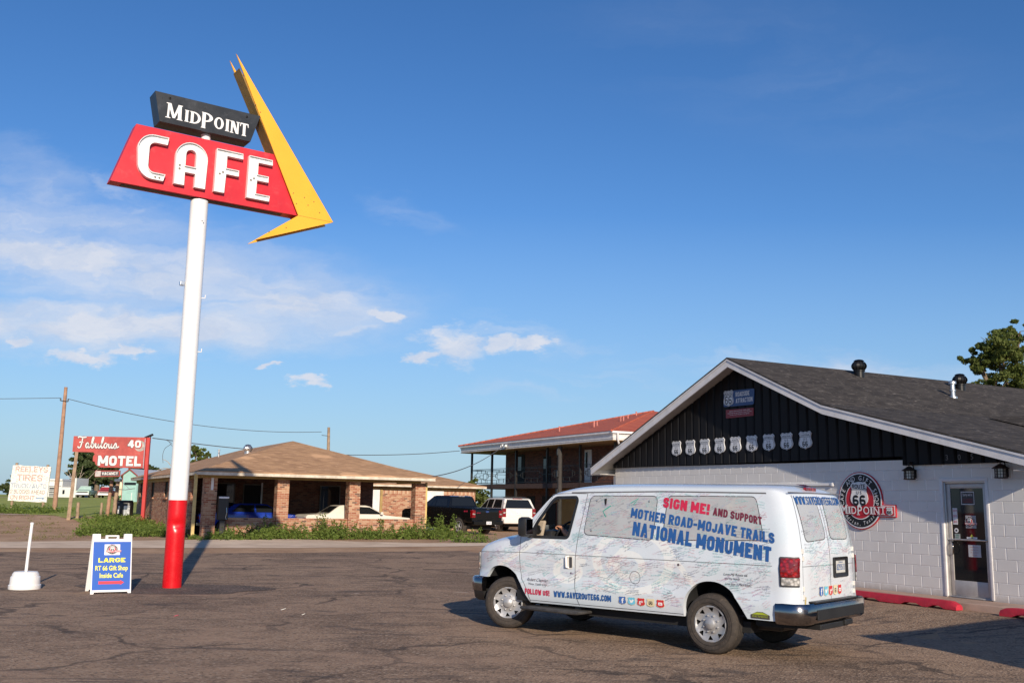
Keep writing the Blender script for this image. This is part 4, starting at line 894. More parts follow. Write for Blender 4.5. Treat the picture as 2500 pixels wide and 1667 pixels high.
# black box with the serif name
MF, MBK = -.26, .20
mb = MB(); mb.prism([(-1.06, 9.995), (.985, 9.995), (1.18, 10.66), (-1.20, 10.66)], ff, -MF, -MBK)
box = mb.build('black_box', M_black, ps); mb = MB()
for x in (-.88, .86): mb.lathe([(.028, 0), (.028, .012), (.015, .02)], 8, fn=lambda q: (x+q[0], MF-q[2], 10.565+q[1]))
for x in (-1.04, -.1, .4): mb.lathe([(.009, 0), (.009, .006)], 6, fn=lambda q: (x+q[0], MF-q[2], 10.53+q[1]))
mb.build('bolt', M_plast, box)
def serif(ch, x, z, w, h, s_):
    """roman capital drawn from strokes and slab serifs: list of polygons"""
    k = .020; P = []
    def st(x0, z0, x1, z1, wd): P.append([(x0-wd/2, z0), (x0+wd/2, z0), (x1+wd/2, z1), (x1-wd/2, z1)])
    def sf(cx, zz, hw, up): P.append([(cx-hw, zz), (cx+hw, zz), (cx+hw*.75, zz+(k if up else -k)), (cx-hw*.75, zz+(k if up else -k))])
    t, z1 = z+h, z+h
    if ch == 'M':
        st(x+.035, z, x+.045, z1, .04); st(x+w-.04, z, x+w-.05, z1, s_); P.append([(x+.02, z1), (x+.09, z1), (x+w/2+.03, z+.02), (x+w/2-.03, z+.02)]); P.append([(x+w-.08, z1), (x+w-.02, z1), (x+w/2+.02, z+.02), (x+w/2-.02, z+.02)])
        sf(x+.035, z, .06, True); sf(x+w-.04, z, .07, True); sf(x+.03, z1, .045, False); sf(x+w-.03, z1, .045, False)
    elif ch == 'I': st(x+w/2, z, x+w/2, z1, s_); sf(x+w/2, z, .05, True); sf(x+w/2, z1, .05, False)
    elif ch in 'DPO':
        if ch == 'O': cx, cz, rx, rz = x+w/2, z+h/2, w/2, h/2; o = arc(cx, cz, rx, 0, 360, 28, rz)[:-1]; i_ = arc(cx, cz, rx-s_*.92, 0, 360, 28, rz-.028)[:-1]; P.append((o, i_))
        else:
            st(x+.035, z, x+.035, z1, s_); zb = z if ch == 'D' else z+h*.42; cz, rz = (zb+z1)/2, (z1-zb)/2
            o = [(x+.035, zb)]+arc(x+.06, cz, w-.06, -90, 90, 16, rz)+[(x+.035, z1)]; i_ = [(x+.05, zb+.028)]+arc(x+.06, cz, w-.06-s_, -90, 90, 14, rz-.028)+[(x+.05, z1-.028)]
            P.append((o, i_)); sf(x+.03, z, .055, True); P.append([(x-.02, z1), (x+.04, z1), (x+.04, z1-k), (x-.01, z1-k)])
    elif ch == 'N': st(x+.03, z, x+.03, z1, .036); st(x+w-.03, z, x+w-.03, z1, .036); P.append([(x+.0, z1), (x+.075, z1), (x+w-.01, z), (x+w-.07, z)]); sf(x+.03, z, .045, True); sf(x+w-.03, z1, .045, False); sf(x+.015, z1, .035, False)
    elif ch == 'T': st(x+w/2, z, x+w/2, z1, s_); sf(x+w/2, z, .055, True); P.append([(x, z1), (x+w, z1), (x+w, z1-.03), (x, z1-.03)]); P.append([(x, z1), (x+.022, z1), (x+.008, z1-.085), (x-.008, z1-.085)]); P.append([(x+w-.022, z1), (x+w, z1), (x+w+.008, z1-.085), (x+w-.008, z1-.085)])
    return P
mb = MB(); lay = 0
for ch, x, z, w, h, s_ in (('M', -.93, 10.11, .33, .345, .075), ('I', -.53, 10.115, .08, .27, .06), ('D', -.405, 10.11, .225, .275, .06), ('P', -.145, 10.06, .235, .37, .075), ('O', .125, 10.115, .215, .275, .06), ('I', .385, 10.11, .08, .28, .06), ('N', .50, 10.10, .20, .285, .05), ('T', .725, 10.09, .185, .30, .06)):
    for P in serif(ch, x, z, w, h, s_):
        lay += 1; e = -MF+.012+.0002*(lay % 7)
        if isinstance(P, tuple):
            vs, fs = cdt(P[0], [P[1]]); mb.mesh([ff(a, b, e) for a, b in vs], fs)
            for q in P: n = len(q); mb.mesh([ff(a, b, -MF) for a, b in q]+[ff(a, b, e) for a, b in q], [(i, (i+1) % n, n+(i+1) % n, n+i) for i in range(n)])
        else: mb.prism(P, ff, -MF+.001, e)
mb.build('lettering', M_white, box, fix=False)
# yellow boomerang: two folded flanges with a recessed web, open along the back edges
APX, TIP, TAIL, IN = (.52, 12.01), (3.12, 8.46), (1.215, 7.70), (2.235, 8.47)
AF, AB = -.27, .20
arrow = [APX, TIP, TAIL, IN]
mb = MB()
ins = lambda P, Q, d: None
mb.prism(arrow, ff, -AF, -AF-.03); mb.prism(arrow, ff, -AB+.03, -AB)
cx = [(.60, 11.75), (2.99, 8.50), (1.42, 7.83), (2.30, 8.43)]
inner = [(.62, 11.70), (2.98, 8.505), (1.40, 7.835), (2.30, 8.44)]
mb.prism(inner, ff, -AF-.031, -AB+.031, 1)
ar = mb.build('arrow', [M_yellow, mat('arrow_web', (.30, .17, .03), .6, var=.25)], ps)
mb = MB()
for x, z in ((.72, 11.55), (1.05, 10.9), (1.17, 10.75), (2.08, 8.98), (2.36, 8.93), (2.60, 8.87), (2.17, 8.74), (2.46, 8.76), (2.76, 8.63), (1.95, 8.12), (1.55, 7.95)): mb.lathe([(.014, 0), (.014, .006), (.006, .009)], 7, fn=lambda q: (x+q[0], AF-q[2], z+q[1]))
mb.build('bolt', M_boltc, ar)
mb = MB(); mb.bar((2.237, AF-.002, 8.467), (3.112, AF-.002, 8.457), .006, .004); mb.build('seam', M_boltc, ar)
# ------------------------------------------------------------------ A-frame board
q = V(.663, .131, 0); rz = atan2(q.y, q.x)
af = thing('sandwich_board', 'blue and white folding board advertising a large gift shop inside the cafe', 'sandwich board', (-7.96, 20.15, 0.012), R_(31)); af.scale = (1.12, 1, 1)
H_, LN = 1.14, .30
def tilt(sgn): return lambda p: (p[0], sgn*(.30*(1-p[2]/H_)+.02)-p[1]*1.0*(1 if sgn < 0 else -1) if False else sgn*(.30*(1-p[2]/H_)+.025)+p[1], p[2])
for sgn in (-1, 1):
    T = tilt(sgn); mb = MB()
    out = [(-.335, 0), (-.285, 0), (-.275, .035), (.275, .035), (.285, 0), (.335, 0), (.33, 1.14), (.20, 1.14), (.20, 1.04), (.11, 1.04), (.11, 1.115), (-.11, 1.115), (-.11, 1.04), (-.20, 1.04), (-.20, 1.14), (-.33, 1.14)]
    hole = [(-.075, 1.045), (.075, 1.045), (.075, 1.09), (-.075, 1.09)]
    vs, fs = cdt(out, [hole]); n = len(out)
    for d in (-.018, .018): mb.mesh([(a, d, b) for a, b in vs], fs, 0, T)
    for P in (out, hole): n = len(P); mb.mesh([(a, -.018, b) for a, b in P]+[(a, .018, b) for a, b in P], [(i, (i+1) % n, n+(i+1) % n, n+i) for i in range(n)], 0, T)
    pan = mb.build('panel', M_white, af, fix=False)
    if sgn < 0:
        S_ = lambda vs, e: [T((a, -.018-e, b)) for a, b in vs]
        mb = MB(); mb.mesh(S_([(-.315, .075), (.315, .075), (.315, .99), (-.315, .99)], .003), [(0, 1, 2, 3)]); mb.build('poster', flat((.008, .095, .46), .55), pan, fix=False)
        mb = MB(); mb.mesh(S_([(-.13, .735), (.13, .735), (.13, .94), (-.13, .94)], .005), [(0, 1, 2, 3)]); mb.build('poster_logo', V_white, pan, fix=False)
        emblem(pan, lambda u, z, t: T((u, -.024-t, z+.842)), .165, False)
        mb = MB()
        for s_, w, h, z, of in (('LARGE', .45, .085, .595, .05), ('RT 66 Gift Shop', .54, .085, .445, .03), ('Inside Cafe', .39, .085, .305, .03)):
            if s_ == 'LARGE':
                for k, (vs, fs) in enumerate(stext(s_, w, h, .24, bw=.62)): mb.mesh(S_([(a-w/2, b+z) for a, b in vs], .006+.0003*(k % 5)), fs)
                continue
            vs, fs = text_fit(s_, w, h, off=.03); mb.mesh(S_([(a-w/2, b+z) for a, b in vs], .006), fs)
        mb.build('lettering', flat((.85, .80, .06)), pan, fix=False)
        mb = MB(); mb.mesh(S_([(-.215, .185), (.15, .185), (.15, .165), (.215, .212), (.15, .255), (.15, .238), (-.215, .238), (-.205, .21)], .006), [(0, 1, 2, 3, 4, 5, 6, 7)]); mb.build('printed_arrow', flat((.75, .04, .06)), pan, fix=False)
# white tub with a pipe standing in it
tb = thing('weighted_post', 'leaning white pipe standing in an upturned white plastic tub base', 'post', (-9.80, 20.52, .012))
mb = MB(); mb.lathe([(.30, 0), (.305, .02), (.305, .085), (.285, .10), (.278, .24), (.27, .255), (.255, .26), (.25, .30), (.22, .345), (.10, .355), (.04, .35)], 36); mb.build('tub', M_white, tb, smooth=45)
mb = MB(); mb.tube([(.0, 0, .33), (.012, 0, .8), (.03, 0, 1.29)], .031, 14); mb.lathe([(.036, 1.285), (.036, 1.32), (.02, 1.33)], 14, fn=lambda q: (q[0]+.03, q[1], q[2])); mb.build('pipe', M_white, tb, smooth=50)
# small litter on the lot
def scrap(x, y, s_, col, label):
    rs = random.Random(int(x*100)); P = [(s_*rs.uniform(.6, 1)*cos(a), s_*.6*rs.uniform(.6, 1)*sin(a)) for a in [i*pi/4 for i in range(8)]]
    mb = MB(); mb.prism(P, lambda a, b, t: (a, b, t+.02*a/s_), 0, .008); o = mb.build('paper_scrap', flat(col), None); o.location = (x, y, gz(x, y)+.013); tag(o, label, 'litter')
scrap(-3.9, 17.6, .07, (.7, .68, .64), 'white paper scrap on the asphalt left of the van front wheel shadow'); scrap(-3.4, 16.9, .05, (.7, .68, .64), 'tiny pale scrap on the asphalt near the van shadow edge'); scrap(-5.35, 16.4, .07, (.5, .05, .10), 'flat pinkish red scrap on the open asphalt')
# ------------------------------------------------------------------ motel office: local x along the front, y away from the street; carport across the front
O0 = G(-8.58, 17.24, .27)
of = thing('motel_office', 'low brick motel office with brown shingle hip roof and pillared carport', 'motel office', O0, GR)
EZ = 2.66                                                                    # eave height above its own ground
mb = MB(); mb.box(-.02, 10.0, 7.2, 7.4, -.3, 2.62); mb.box(9.8, 10.0, 7.4, 14, -.3, 2.45); mb.build('wall', M_brickshade, of); mb = MB()
# side wall with three window openings
wins = [(10.0, 11.1), (14.6, 15.7), (19.3, 20.2)]
z0, z1 = 1.62, 2.38
ys = [7.4]+[v for w in wins for v in w]+[21.2]
for i in range(0, len(ys), 2): mb.box(.35, .55, ys[i], ys[i+1], -.4, 2.45)
for a, b in wins: mb.box(.35, .55, a, b, -.4, z0-.03)
mb.box(.35, .55, 3.6, 7.2, -.4, 2.45); mb.box(.55, 9.5, 21.0, 21.2, -.4, 2.45)
mb.build('wall', M_brick, of)
for a, b in wins:
    mb = MB(); mb.box(.44, .47, a, b, z0, z1); mb.box(.40, .44, a, a+.05, z0, z1); mb.box(.40, .44, b-.05, b, z0, z1); mb.box(.40, .44, (a+b)/2-.02, (a+b)/2+.02, z0, z1)
    w = mb.build('window', [M_plast], of); mb = MB(); mb.box(.27, .47, a-.08, b+.08, z0-.09, z0); mb.build('sill', M_brick, w)
# back wall of the carport: door, windows
for nm, x0, x1, za, zb, mm in (('window', 1.25, 2.72, 1.35, 2.3, M_glassd), ('door', 3.2, 4.05, .0, 2.28, M_dark), ('window', 7.0, 7.95, .9, 2.3, M_glassd)):
    mb = MB(); mb.box(x0+.25, x1+.25, 7.185, 7.199, za, zb); w = mb.build(nm, mm, of)
    mb = MB()
    for q in ((x0-.05, x0, za-.05, zb+.05), (x1, x1+.05, za-.05, zb+.05), (x0, x1, zb, zb+.05), (x0, x1, za-.05, za)): mb.box(q[0]+.25, q[1]+.25, 7.16, 7.199, q[2], q[3])
    mb.build('frame', mat('dull_frame', (.16, .14, .12), .7), w)
mb = MB(); mb.box(4.25, 4.32, 7.1, 7.16, .2, 2.4); mb.build('post', M_trim, of)
# pillars and the low wall between them
for x in (.38, 3.38, 6.55, 9.66):
    mb = MB(); mb.box(x, x+.50, .62, 1.14, -.3, 2.45); mb.build('pillar', M_brick, of)
mb = MB(); mb.box(1.35, 3.38, .75, 1.0, -.3, .84); mb.box(3.88, 6.55, .75, 1.0, -.3, .84); mb.box(7.05, 9.66, .75, 1.0, -.3, .84); mb.build('low_wall', M_brick, of)
M_cream = mat('cream_paint', (.62, .45, .17), .7, var=.2, vscale=2); M_wood = mat('worn_white_board', (.62, .55, .45), .8, var=.25, vscale=2.5, dirt=((.34, .27, .19), .8)); M_ochre = mat('ochre_board', (.40, .27, .10), .75, var=.25, vscale=2)
mb = MB(); mb.box(.30, 9.9, .60, .75, 2.451, 2.62); mb.box(.30, .45, .75, 6, 2.451, 2.62); mb.box(9.8, 9.95, .75, 3.4, 2.451, 2.62); mb.build('beam', M_ochre, of)
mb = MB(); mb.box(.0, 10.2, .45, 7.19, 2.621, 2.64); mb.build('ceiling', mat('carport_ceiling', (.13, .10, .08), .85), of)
mb = MB(); mb.box(.2, 9.9, 1.1, 7.19, -.02, .03); mb.build('floor', mat('low_bounce_concrete', (.10, .085, .075), .8, var=.35), of)  # dark slab added to cut bounced light inside the carport
mb = MB(); mb.box(-.10, .02, .30, .42, -.3, 2.60); mb.build('timber_post', mat('yellow_timber', (.60, .44, .18), .75, var=.2, vscale=3), of)
mb = MB(); mb.box(10.17, 10.25, .65, .73, -.3, 2.5); mb.build('corner_post', M_cream, of)
mb = MB(); mb.box(.62, .72, .58, .619, 1.95, 2.45); mb.build('downpipe', M_trim, of)
# hip roof
def hip(x0, x1, y0, y1, z, sl, name, par, matl, yb=None):
    h = (x1-x0)/2*sl; xm = (x0+x1)/2; ya, yb_ = y0+(x1-x0)/2, y1-(x1-x0)/2
    A, B, C_, D, P, Q = (x0, y0, z), (x1, y0, z), (x1, y1, z), (x0, y1, z), (xm, ya, z+h), (xm, yb_, z+h); mb = MB()
    for f in ((A, B, P), (B, C_, Q, P), (C_, D, Q), (D, A, P, Q)): mb.face(f)
    for a, b in ((A, B), (B, C_), (C_, D), (D, A)): mb.face((a, b, (b[0], b[1], b[2]-.035), (a[0], a[1], a[2]-.035)))
    return mb.build(name, matl, par, fix=False)
rf = hip(-.06, 10.36, -.05, 21.6, EZ+.05, .318, 'roof', of, M_shbrown)
mb = MB()
for a, b in (((-.03, -.02), (10.33, -.02)), ((10.33, -.02), (10.33, 21.57)), ((-.03, 21.57), (-.03, -.02))): mb.bar((a[0], a[1], EZ-.045), (b[0], b[1], EZ-.045), .03, .13)
mb.build('fascia', M_wood, of)
mb = MB(); mb.box(-.02, .35, .0, 21.5, EZ-.115, EZ-.10); mb.box(.35, 10.3, -.0, .45, EZ-.115, EZ-.10); mb.box(.25, .348, 3.6, 21.3, 2.40, EZ-.116); mb.build('soffit', M_ochre, of)
turbine(3.15, -5.6, EZ+.318*3.15-.03, .92, rf, M_steel)
mb = MB(); mb.lathe([(.05, -.2), (.05, .45), (.065, .46), (.065, .50)], 10, fn=lambda q: (q[0]+3.6, q[1]+14.6, q[2]+EZ+1.12)); mb.build('vent_pipe', M_steel, rf, smooth=40)
mb = MB(); mb.bbox(8.55, 8.75, 5.2, 5.32, EZ+.46, EZ+.85, .01, fn=lambda q: (q[0]-.5*(q[2]-EZ-.46), q[1], q[2])); mb.build('vent', M_shbrown, rf)
# garage wing behind on the right
gw = thing('garage_wing', 'brick garage wing behind the office carport with white panel doors', 'garage', G(-8.58, 17.24, .29), GR)
mb = MB(); mb.box(9.8, 17.62, 11.0, 11.2, -.3, 2.40); mb.box(17.42, 17.62, 11.2, 17, -.3, 2.40); mb.build('wall', M_brick, gw)
hip(9.0, 18.1, 10.45, 20.5, 2.54, .26, 'roof', gw, M_shbrown)
mb = MB(); mb.bar((9.0, 10.47, 2.47), (18.09, 10.47, 2.47), .03, .12); mb.bar((18.08, 10.47, 2.47), (18.08, 20.4, 2.47), .03, .12); mb.build('fascia', M_wood, gw)
mb = MB(); mb.box(9.8, 17.62, 10.90, 10.999, 2.24, 2.46); mb.box(11.76, 11.90, 10.92, 10.999, -.3, 2.24); mb.build('frieze', M_ochre, gw)
for x0, x1 in ((11.0, 11.74), (14.4, 15.6)):
    mb = MB(); mb.box(x0, x1, 10.94, 10.999, -.3, 2.22)
    for k in range(int((x1-x0)/.12)): mb.box(x0+.03+k*.12, x0+.10+k*.12, 10.93, 10.94, -.3, 2.19)
    mb.build('panel_door', M_trim, gw)
mb = MB()
for k in range(90): mb.box(9.85+k*.0855, 9.85+k*.0855+.068, 10.99, 10.9995, 2.03, 2.23, k % 3)
mb.build('soldier_course', [mat('brick_a', (.50, .33, .22), .9), mat('brick_b', (.40, .2, .13), .9), mat('brick_c', (.56, .40, .29), .9)], gw)
# dark pedestal cabinet by the first pillar
t = thing('phone_pedestal', 'dark pedestal cabinet with a white top strip beside the first brick pillar', 'pedestal', G(-8.58+1.1, 17.24+.35, .27), GR)
mb = MB(); mb.bbox(-.10, .10, -.08, .08, -.2, .75, .01); mb.build('pedestal', M_plast, t)
mb = MB(); mb.bbox(-.20, .20, -.14, .20, .75, 1.72, .03); mb.build('hood', M_plast, t); mb = MB(); mb.bbox(-.20, .20, -.16, .18, 1.62, 1.69, .008); mb.build('top_strip', M_trim, t)
mb = MB(); mb.tube([(.12, -.16, 1.25), (.13, -.2, 1.05), (.10, -.16, .85), (.13, -.17, .78)], .012, 6); mb.build('cord', M_steel, t)
# ------------------------------------------------------------------ two-storey motel block: local x into the building, y away along the facade
tm = thing('motel_block', 'two storey brick motel block with red tile hip roof and black iron balcony', 'motel', G(14.1, 21.5, .3), GR)
Lb = 20.0; Z_ = 5.12                                                         # soffit height above its own ground
mb = MB(); mb.box(2.4, 2.6, 0.25, 17.4, -.3, Z_); mb.box(2.6, 17, 17.2, 17.4, -.3, Z_); mb.box(2.6, 17, .25, .45, -.3, Z_); mb.box(17, 17.2, .25, 17.4, -.3, Z_); mb.build('wall', M_brickdark, tm)
M_ochrew = mat('ochre_wall', (.42, .26, .085), .8, var=.15, vscale=1)
mb = MB(); mb.box(2.36, 2.399, 1.2, 3.6, -.3, 2.55); mb.box(2.36, 2.399, 5.4, 9.9, -.3, 2.55); mb.build('rendered_panel', M_ochrew, tm)
for y0, y1, za, zb in ((5.9, 6.7, 2.95, 4.95), (10.9, 11.9, 3.0, 4.7), (14.5, 15.5, 2.95, 4.95)):
    mb = MB(); mb.box(2.37, 2.399, y0, y1, za, zb); w = mb.build('door', M_trim if y0 == 5.9 else M_dark, tm); mb = MB(); mb.box(2.35, 2.37, y0+.45, y1-.08, za+.9, zb-.15); mb.build('pane', M_glassd, w)
for y0, y1, k in ((10.2, 12.0, 0), (13.0, 14.1, 1)): mb = MB(); mb.box(2.37, 2.399, y0, y1, -.2, 2.1); mb.build('door', M_dark, tm)
mb = MB(); mb.box(.8, 2.4, .3, 19.2, 2.58, 2.88); mb.box(2.4, 17, 17.4, 19.2, 2.58, 2.88); mb.build('balcony_floor', mat('dark_slab', (.07, .04, .03), .8, var=.3), tm)
mb = MB(); mb.box(.02, 19.8, .02, 19.98, Z_, Z_+.04); mb.build('soffit', mat('tan_soffit', (.30, .21, .11), .8, var=.2, vscale=2), tm)
mb = MB()
for za, zb, e in ((Z_, Z_+.13, .06), (Z_+.13, Z_+.30, .03), (Z_+.30, Z_+.44, .0)):
    mb.box(e, e+.05, e, Lb-e, za, zb); mb.box(e, 19.8, e-.0, e+.05, za, zb); mb.box(e, 19.8, Lb-e-.05, Lb-e, za, zb)
mb.build('fascia', M_trim, tm)
mb = MB(); mb.box(-.09, -.001, -.05, Lb+.05, Z_+.40, Z_+.52); mb.box(-.09, 19.8, -.14, -.051, Z_+.40, Z_+.52); mb.build('gutter', M_trim, tm)
mb = MB(); mb.tube([(.30, -.09, Z_+.40), (.30, -.09, Z_+.05), (.55, .15, Z_-.2), (.62, .22, Z_-.35), (.62, .22, 2.9)], .055, 8); mb.build('downpipe', M_trim, tm, smooth=50)
h2 = MB(); x0, x1, y0, y1, zz, sl = -.12, 20.1, -.12, Lb+.12, Z_+.53, .238; hw = (x1-x0)/2; A, B, C_, D, P, Q = (x0, y0, zz), (x1, y0, zz), (x1, y1, zz), (x0, y1, zz), ((x0+x1)/2, y0+hw, zz+hw*sl), ((x0+x1)/2, y1-hw, zz+hw*sl)
for f in ((A, B, P), (B, C_, Q, P), (C_, D, Q), (D, A, P, Q)): h2.face(f)
trf = h2.build('roof', M_tile, tm, fix=False)
mb = MB(); mb.tube([A, P], .06, 8); mb.tube([D, P], .06, 8); mb.build('ridge_tile', M_tile, trf, smooth=60)
M_pinkpipe = mat('pink_vent', (.55, .20, .16), .7)
for x, y, hh in ((2.6, 10.2, .30), (3.6, 7.6, .22), (3.6, 7.2, .24), (3.0, 6.6, .34), (5.0, 6.6, .28), (5.0, 6.3, .26), (6.5, 8.0, .16), (8.0, 9.2, .22)):
    mb = MB(); mb.lathe([(.045, -.2), (.045, hh), (.06, hh+.005), (.06, hh+.04)], 8, fn=lambda q: (q[0]+x, q[1]+y, q[2]+zz+(x-x0)*sl)); mb.build('vent_pipe', M_pinkpipe, trf, smooth=40)
M_ironb = mat('black_iron', (.022, .021, .022), .5, .3, .2)
PY = [20.39-.6, 16.5, 12.9, 8.7, 4.75, 1.0]
for y in PY: mb = MB(); mb.box(.80, .93, y-.065, y+.065, -.3, Z_); mb.build('post', M_ironb, tm)
for x, y in ((4.6, 19.1), (9.0, 19.1)): mb = MB(); mb.box(x-.06, x+.06, y-.06, y+.06, -.3, Z_); mb.build('post', M_ironb, tm)
def railing(a, b):
    """iron rail panel with a framed oblong in the middle"""
    a, b = Vector(a), Vector(b); mb = MB(); L = (b-a).length; d = (b-a)/L; U = lambda s_, z: a+d*s_+V(0, 0, z); w = .028
    for z in (.10, .98, 1.06): mb.bar(U(0, z), U(L, z), w)
    x = L/2; p, q = x-L*.28, x+L*.28
    for z in (.36, .78): mb.bar(U(p, z), U(q, z), w)
    for s_ in (p, q): mb.bar(U(s_, .36), U(s_, .78), w)
    for z, k in ((.46, .07), (.68, .07)): mb.bar(U(p-L*k, z), U(p, z), w); mb.bar(U(q, z), U(q+L*k, z), w)
    for s_ in (p-L*.07, q+L*.07): mb.bar(U(s_, .46), U(s_, .68), w); 
    mb.bar(U(0, .57), U(p-L*.07, .57), w); mb.bar(U(q+L*.07, .57), U(L, .57), w)
    for s_ in (L*.30, L*.5, L*.70): mb.bar(U(s_, .78), U(s_, .98), w); mb.bar(U(s_, .10), U(s_, .36), w)
    mb.build('railing', M_ironb, tm)
for y1_, y0_ in zip(PY, PY[1:]): railing((.86, y0_+.065, 2.88), (.86, y1_-.065, 2.88))
railing((.93, 19.75, 2.88), (4.54, 19.15, 2.88)); railing((4.66, 19.1, 2.88), (8.9, 19.1, 2.88))
mb = MB(); mb.bbox(-.16, .0, 12.55, 12.95, Z_+.15, Z_+.30, .03); mb.lathe([(.11, 0), (.13, .14), (.03, .16)], 12, fn=lambda q: (-.28, q[1]+12.55, q[0]+Z_+.2)); mb.lathe([(.11, 0), (.13, .14), (.03, .16)], 12, fn=lambda q: (-.28+q[2], q[1]+12.9, q[0]+Z_+.22)); mb.build('floodlight', M_white, tm, smooth=40)
# ------------------------------------------------------------------ vehicles: local x forward, y to the left, z up
def arch(s, r, z, n=10, lip=0.0):
    """wheel arch points, from rear foot to front foot"""
    return [(s+r*cos(a), z+r*sin(a)) for a in [pi-i*pi/n for i in range(n+1)]]
def wheel(parent, s, y, r, w, name='wheel', rim=.60, steer=0.0, tread=True, m=None, fancy=True, z=None):
    """tyre + rim; outer face towards +y when y > 0"""
    sg = 1 if y > 0 else -1; z = r if z is None else z; cs, sn = cos(steer), sin(steer)
    def fn(q):
        X, Y, Z = q[0], sg*q[2], q[1]; return (s+X*cs-Y*sn, y+X*sn+Y*cs, z+Z)
    rr = r*rim; mb = MB()
    mb.lathe([(rr, 0), (rr+.02, .012), (r*.80, .022), (r*.90, .012), (r*.965, -.012), (r, -.045), (r, -w+.045), (r*.965, -w+.012), (r*.85, -w), (rr, -w+.02)], 40 if fancy else 20, fn=fn)
    if fancy:                                                                # tread grooves
        for k in range(4): zz = -.06-(w-.12)*k/3; mb.lathe([(r+.001, zz+.006), (r+.003, zz), (r+.001, zz-.006)], 40, 1, fn)
        for rad in (.70, .84): mb.lathe([(r*rad, .0225), (r*(rad+.008), .026), (r*(rad+.016), .0225)], 40, 0, fn)
    ty = mb.build(name, [M_tyre, M_plast], parent, smooth=45, fix=False)
    return ty, fn
def carbody(name, label, cat, loc, rotz, side, ws, arches, paint, wheels, wins, plan=None, group=None, fine=False, extra=None):
    """side: outline (x, z) anticlockwise from rear foot along the roof is not needed: closed polygon with wheel arches cut in"""
    root = thing(name, label, cat, loc, rotz, group); plan = plan or (lambda s: 1.0)
    def Wd(s, z): return lerpt(ws, z)*plan(s)
    out = dens(side, .16); vs, fs = cdt(out, (), .22); mb = MB()
    for sg in (1, -1): mb.mesh([(x, sg*Wd(x, z), z) for x, z in vs], fs)
    n = len(out); K = 4
    for i in range(n):
        a, b = out[i], out[(i+1) % n]
        for k in range(K):
            t0, t1 = -1+2*k/K, -1+2*(k+1)/K
            mb.face([(a[0], t0*Wd(*a), a[1]), (b[0], t0*Wd(*b), b[1]), (b[0], t1*Wd(*b), b[1]), (a[0], t1*Wd(*a), a[1])])
    body = mb.build('body', paint, root, smooth=38)
    bv = body.modifiers.new('edge', 'BEVEL'); bv.width = .035; bv.segments = 2; bv.limit_method = 'ANGLE'; bv.angle_limit = R_(40)
    for nm, poly, m, e in wins:                                              # side panels: both sides
        vs, fs = cdt(dens(poly, .2), (), .3)
        for sg in (1, -1): mb = MB(); mb.mesh([(x, sg*(Wd(x, z)+e), z) for x, z in vs], fs); mb.build(nm, m, root if nm in ('window', 'wheel_well') else body, smooth=60)
    for s, r, w in wheels:
        for sg in (1, -1):
            ty, fn = wheel(root, s, sg*(lerpt(ws, r)*plan(s)-.03), r, w, fancy=False)
            mb = MB(); rr = r*.62
            mb.lathe([(rr, .005), (rr*.93, .012), (rr*.86, -.03), (rr*.3, -.01), (.06, .012), (.0, .016)], 20, fn=fn)
            for k in range(5):
                a0 = 2*pi*k/5+.3; P = [(rr*q*cos(a0+d), rr*q*sin(a0+d), -.012 if q > .5 else .004) for q, d in ((.42, -.22), (.84, -.36), (.84, .36), (.42, .22))]; mb.mesh(P, [(0, 1, 2, 3)], 1, fn)
            mb.build('rim', [M_wheel, M_plast], ty, smooth=40, fix=False)
    mb = MB(); x0, x1 = min(p[0] for p in side)+.35, max(p[0] for p in side)-.35; W0 = ws[0][1]-.22; mb.box(x0, x1, -W0, W0, .28, .62); mb.build('underbody', M_dark, root)
    return root, body, Wd
def quad(parent, name, pts, m, th=.012):
    """flat panel on the outside of a body, a little proud"""
    p = [Vector(q) for q in pts]; n = (p[1]-p[0]).cross(p[2]-p[0]).normalized(); mb = MB(); k = len(p)
    mb.mesh([q for q in p]+[q+n*th for q in p], [tuple(range(k)), tuple(range(k, 2*k))]+[(i, (i+1) % k, k+(i+1) % k, k+i) for i in range(k)]); return mb.build(name, m, parent)
P_black = mat('black_car_paint', (.005, .005, .005), .24, var=.1, coat=.3, spec=.35); P_whitec = mat('white_car_paint', (.74, .71, .66), .25, var=.05, coat=.5); P_offw = mat('cream_car_paint', (.72, .67, .58), .35, var=.06, coat=.3)
P_blue = mat('blue_car_paint', (.008, .035, .30), .2, var=.1, coat=.8)
# black crew-cab pickup, seen from behind
def pk(): 
    s = [(-2.95, .62), (-2.25, .62)]+arch(-1.85, .47, .47)[0:]+[(1.30, .50)]+arch(1.80, .47, .47)+[(2.75, .55), (2.86, .75), (2.84, 1.12), (2.65, 1.22), (1.35, 1.32), (1.15, 1.38), (.45, 1.90), (.2, 1.94), (-.75, 1.94), (-.95, 1.90), (-1.10, 1.42), (-1.12, 1.36), (-2.93, 1.34), (-2.96, 1.30)]
    return s
wsP = [(.5, .97), (.8, 1.0), (1.3, .99), (1.4, .95), (1.9, .74)]
px_pos = (-2.62, 50.4)
pz = gz(*px_pos)
wP = [('window', [(1.02, 1.42), (.50, 1.82), (.10, 1.86), (.10, 1.42)], M_glassd, .006), ('window', [(.02, 1.42), (.02, 1.86), (-.72, 1.86), (-.90, 1.42)], M_glassd, .006),
      ('wheel_well', [(-2.30, .5)]+arch(-1.85, .455, .47)[1:-1]+[(-1.40, .5)], M_dark, -.06), ('wheel_well', [(1.35, .5)]+arch(1.80, .455, .47)[1:-1]+[(2.25, .5)], M_dark, -.06)]
hp = R_(90+43)
pkl = 'shiny black crew-cab pickup parked behind the weeds, rear end towards the road'
cx, cy = -2.25, 50.3                                                         # rear left wheel foot
f = V(cos(hp), sin(hp), 0); l = V(-f.y, f.x, 0); loc = V(-2.56, 50.5, 0)+f*1.85-l*.97; loc.z = gz(loc.x, loc.y)
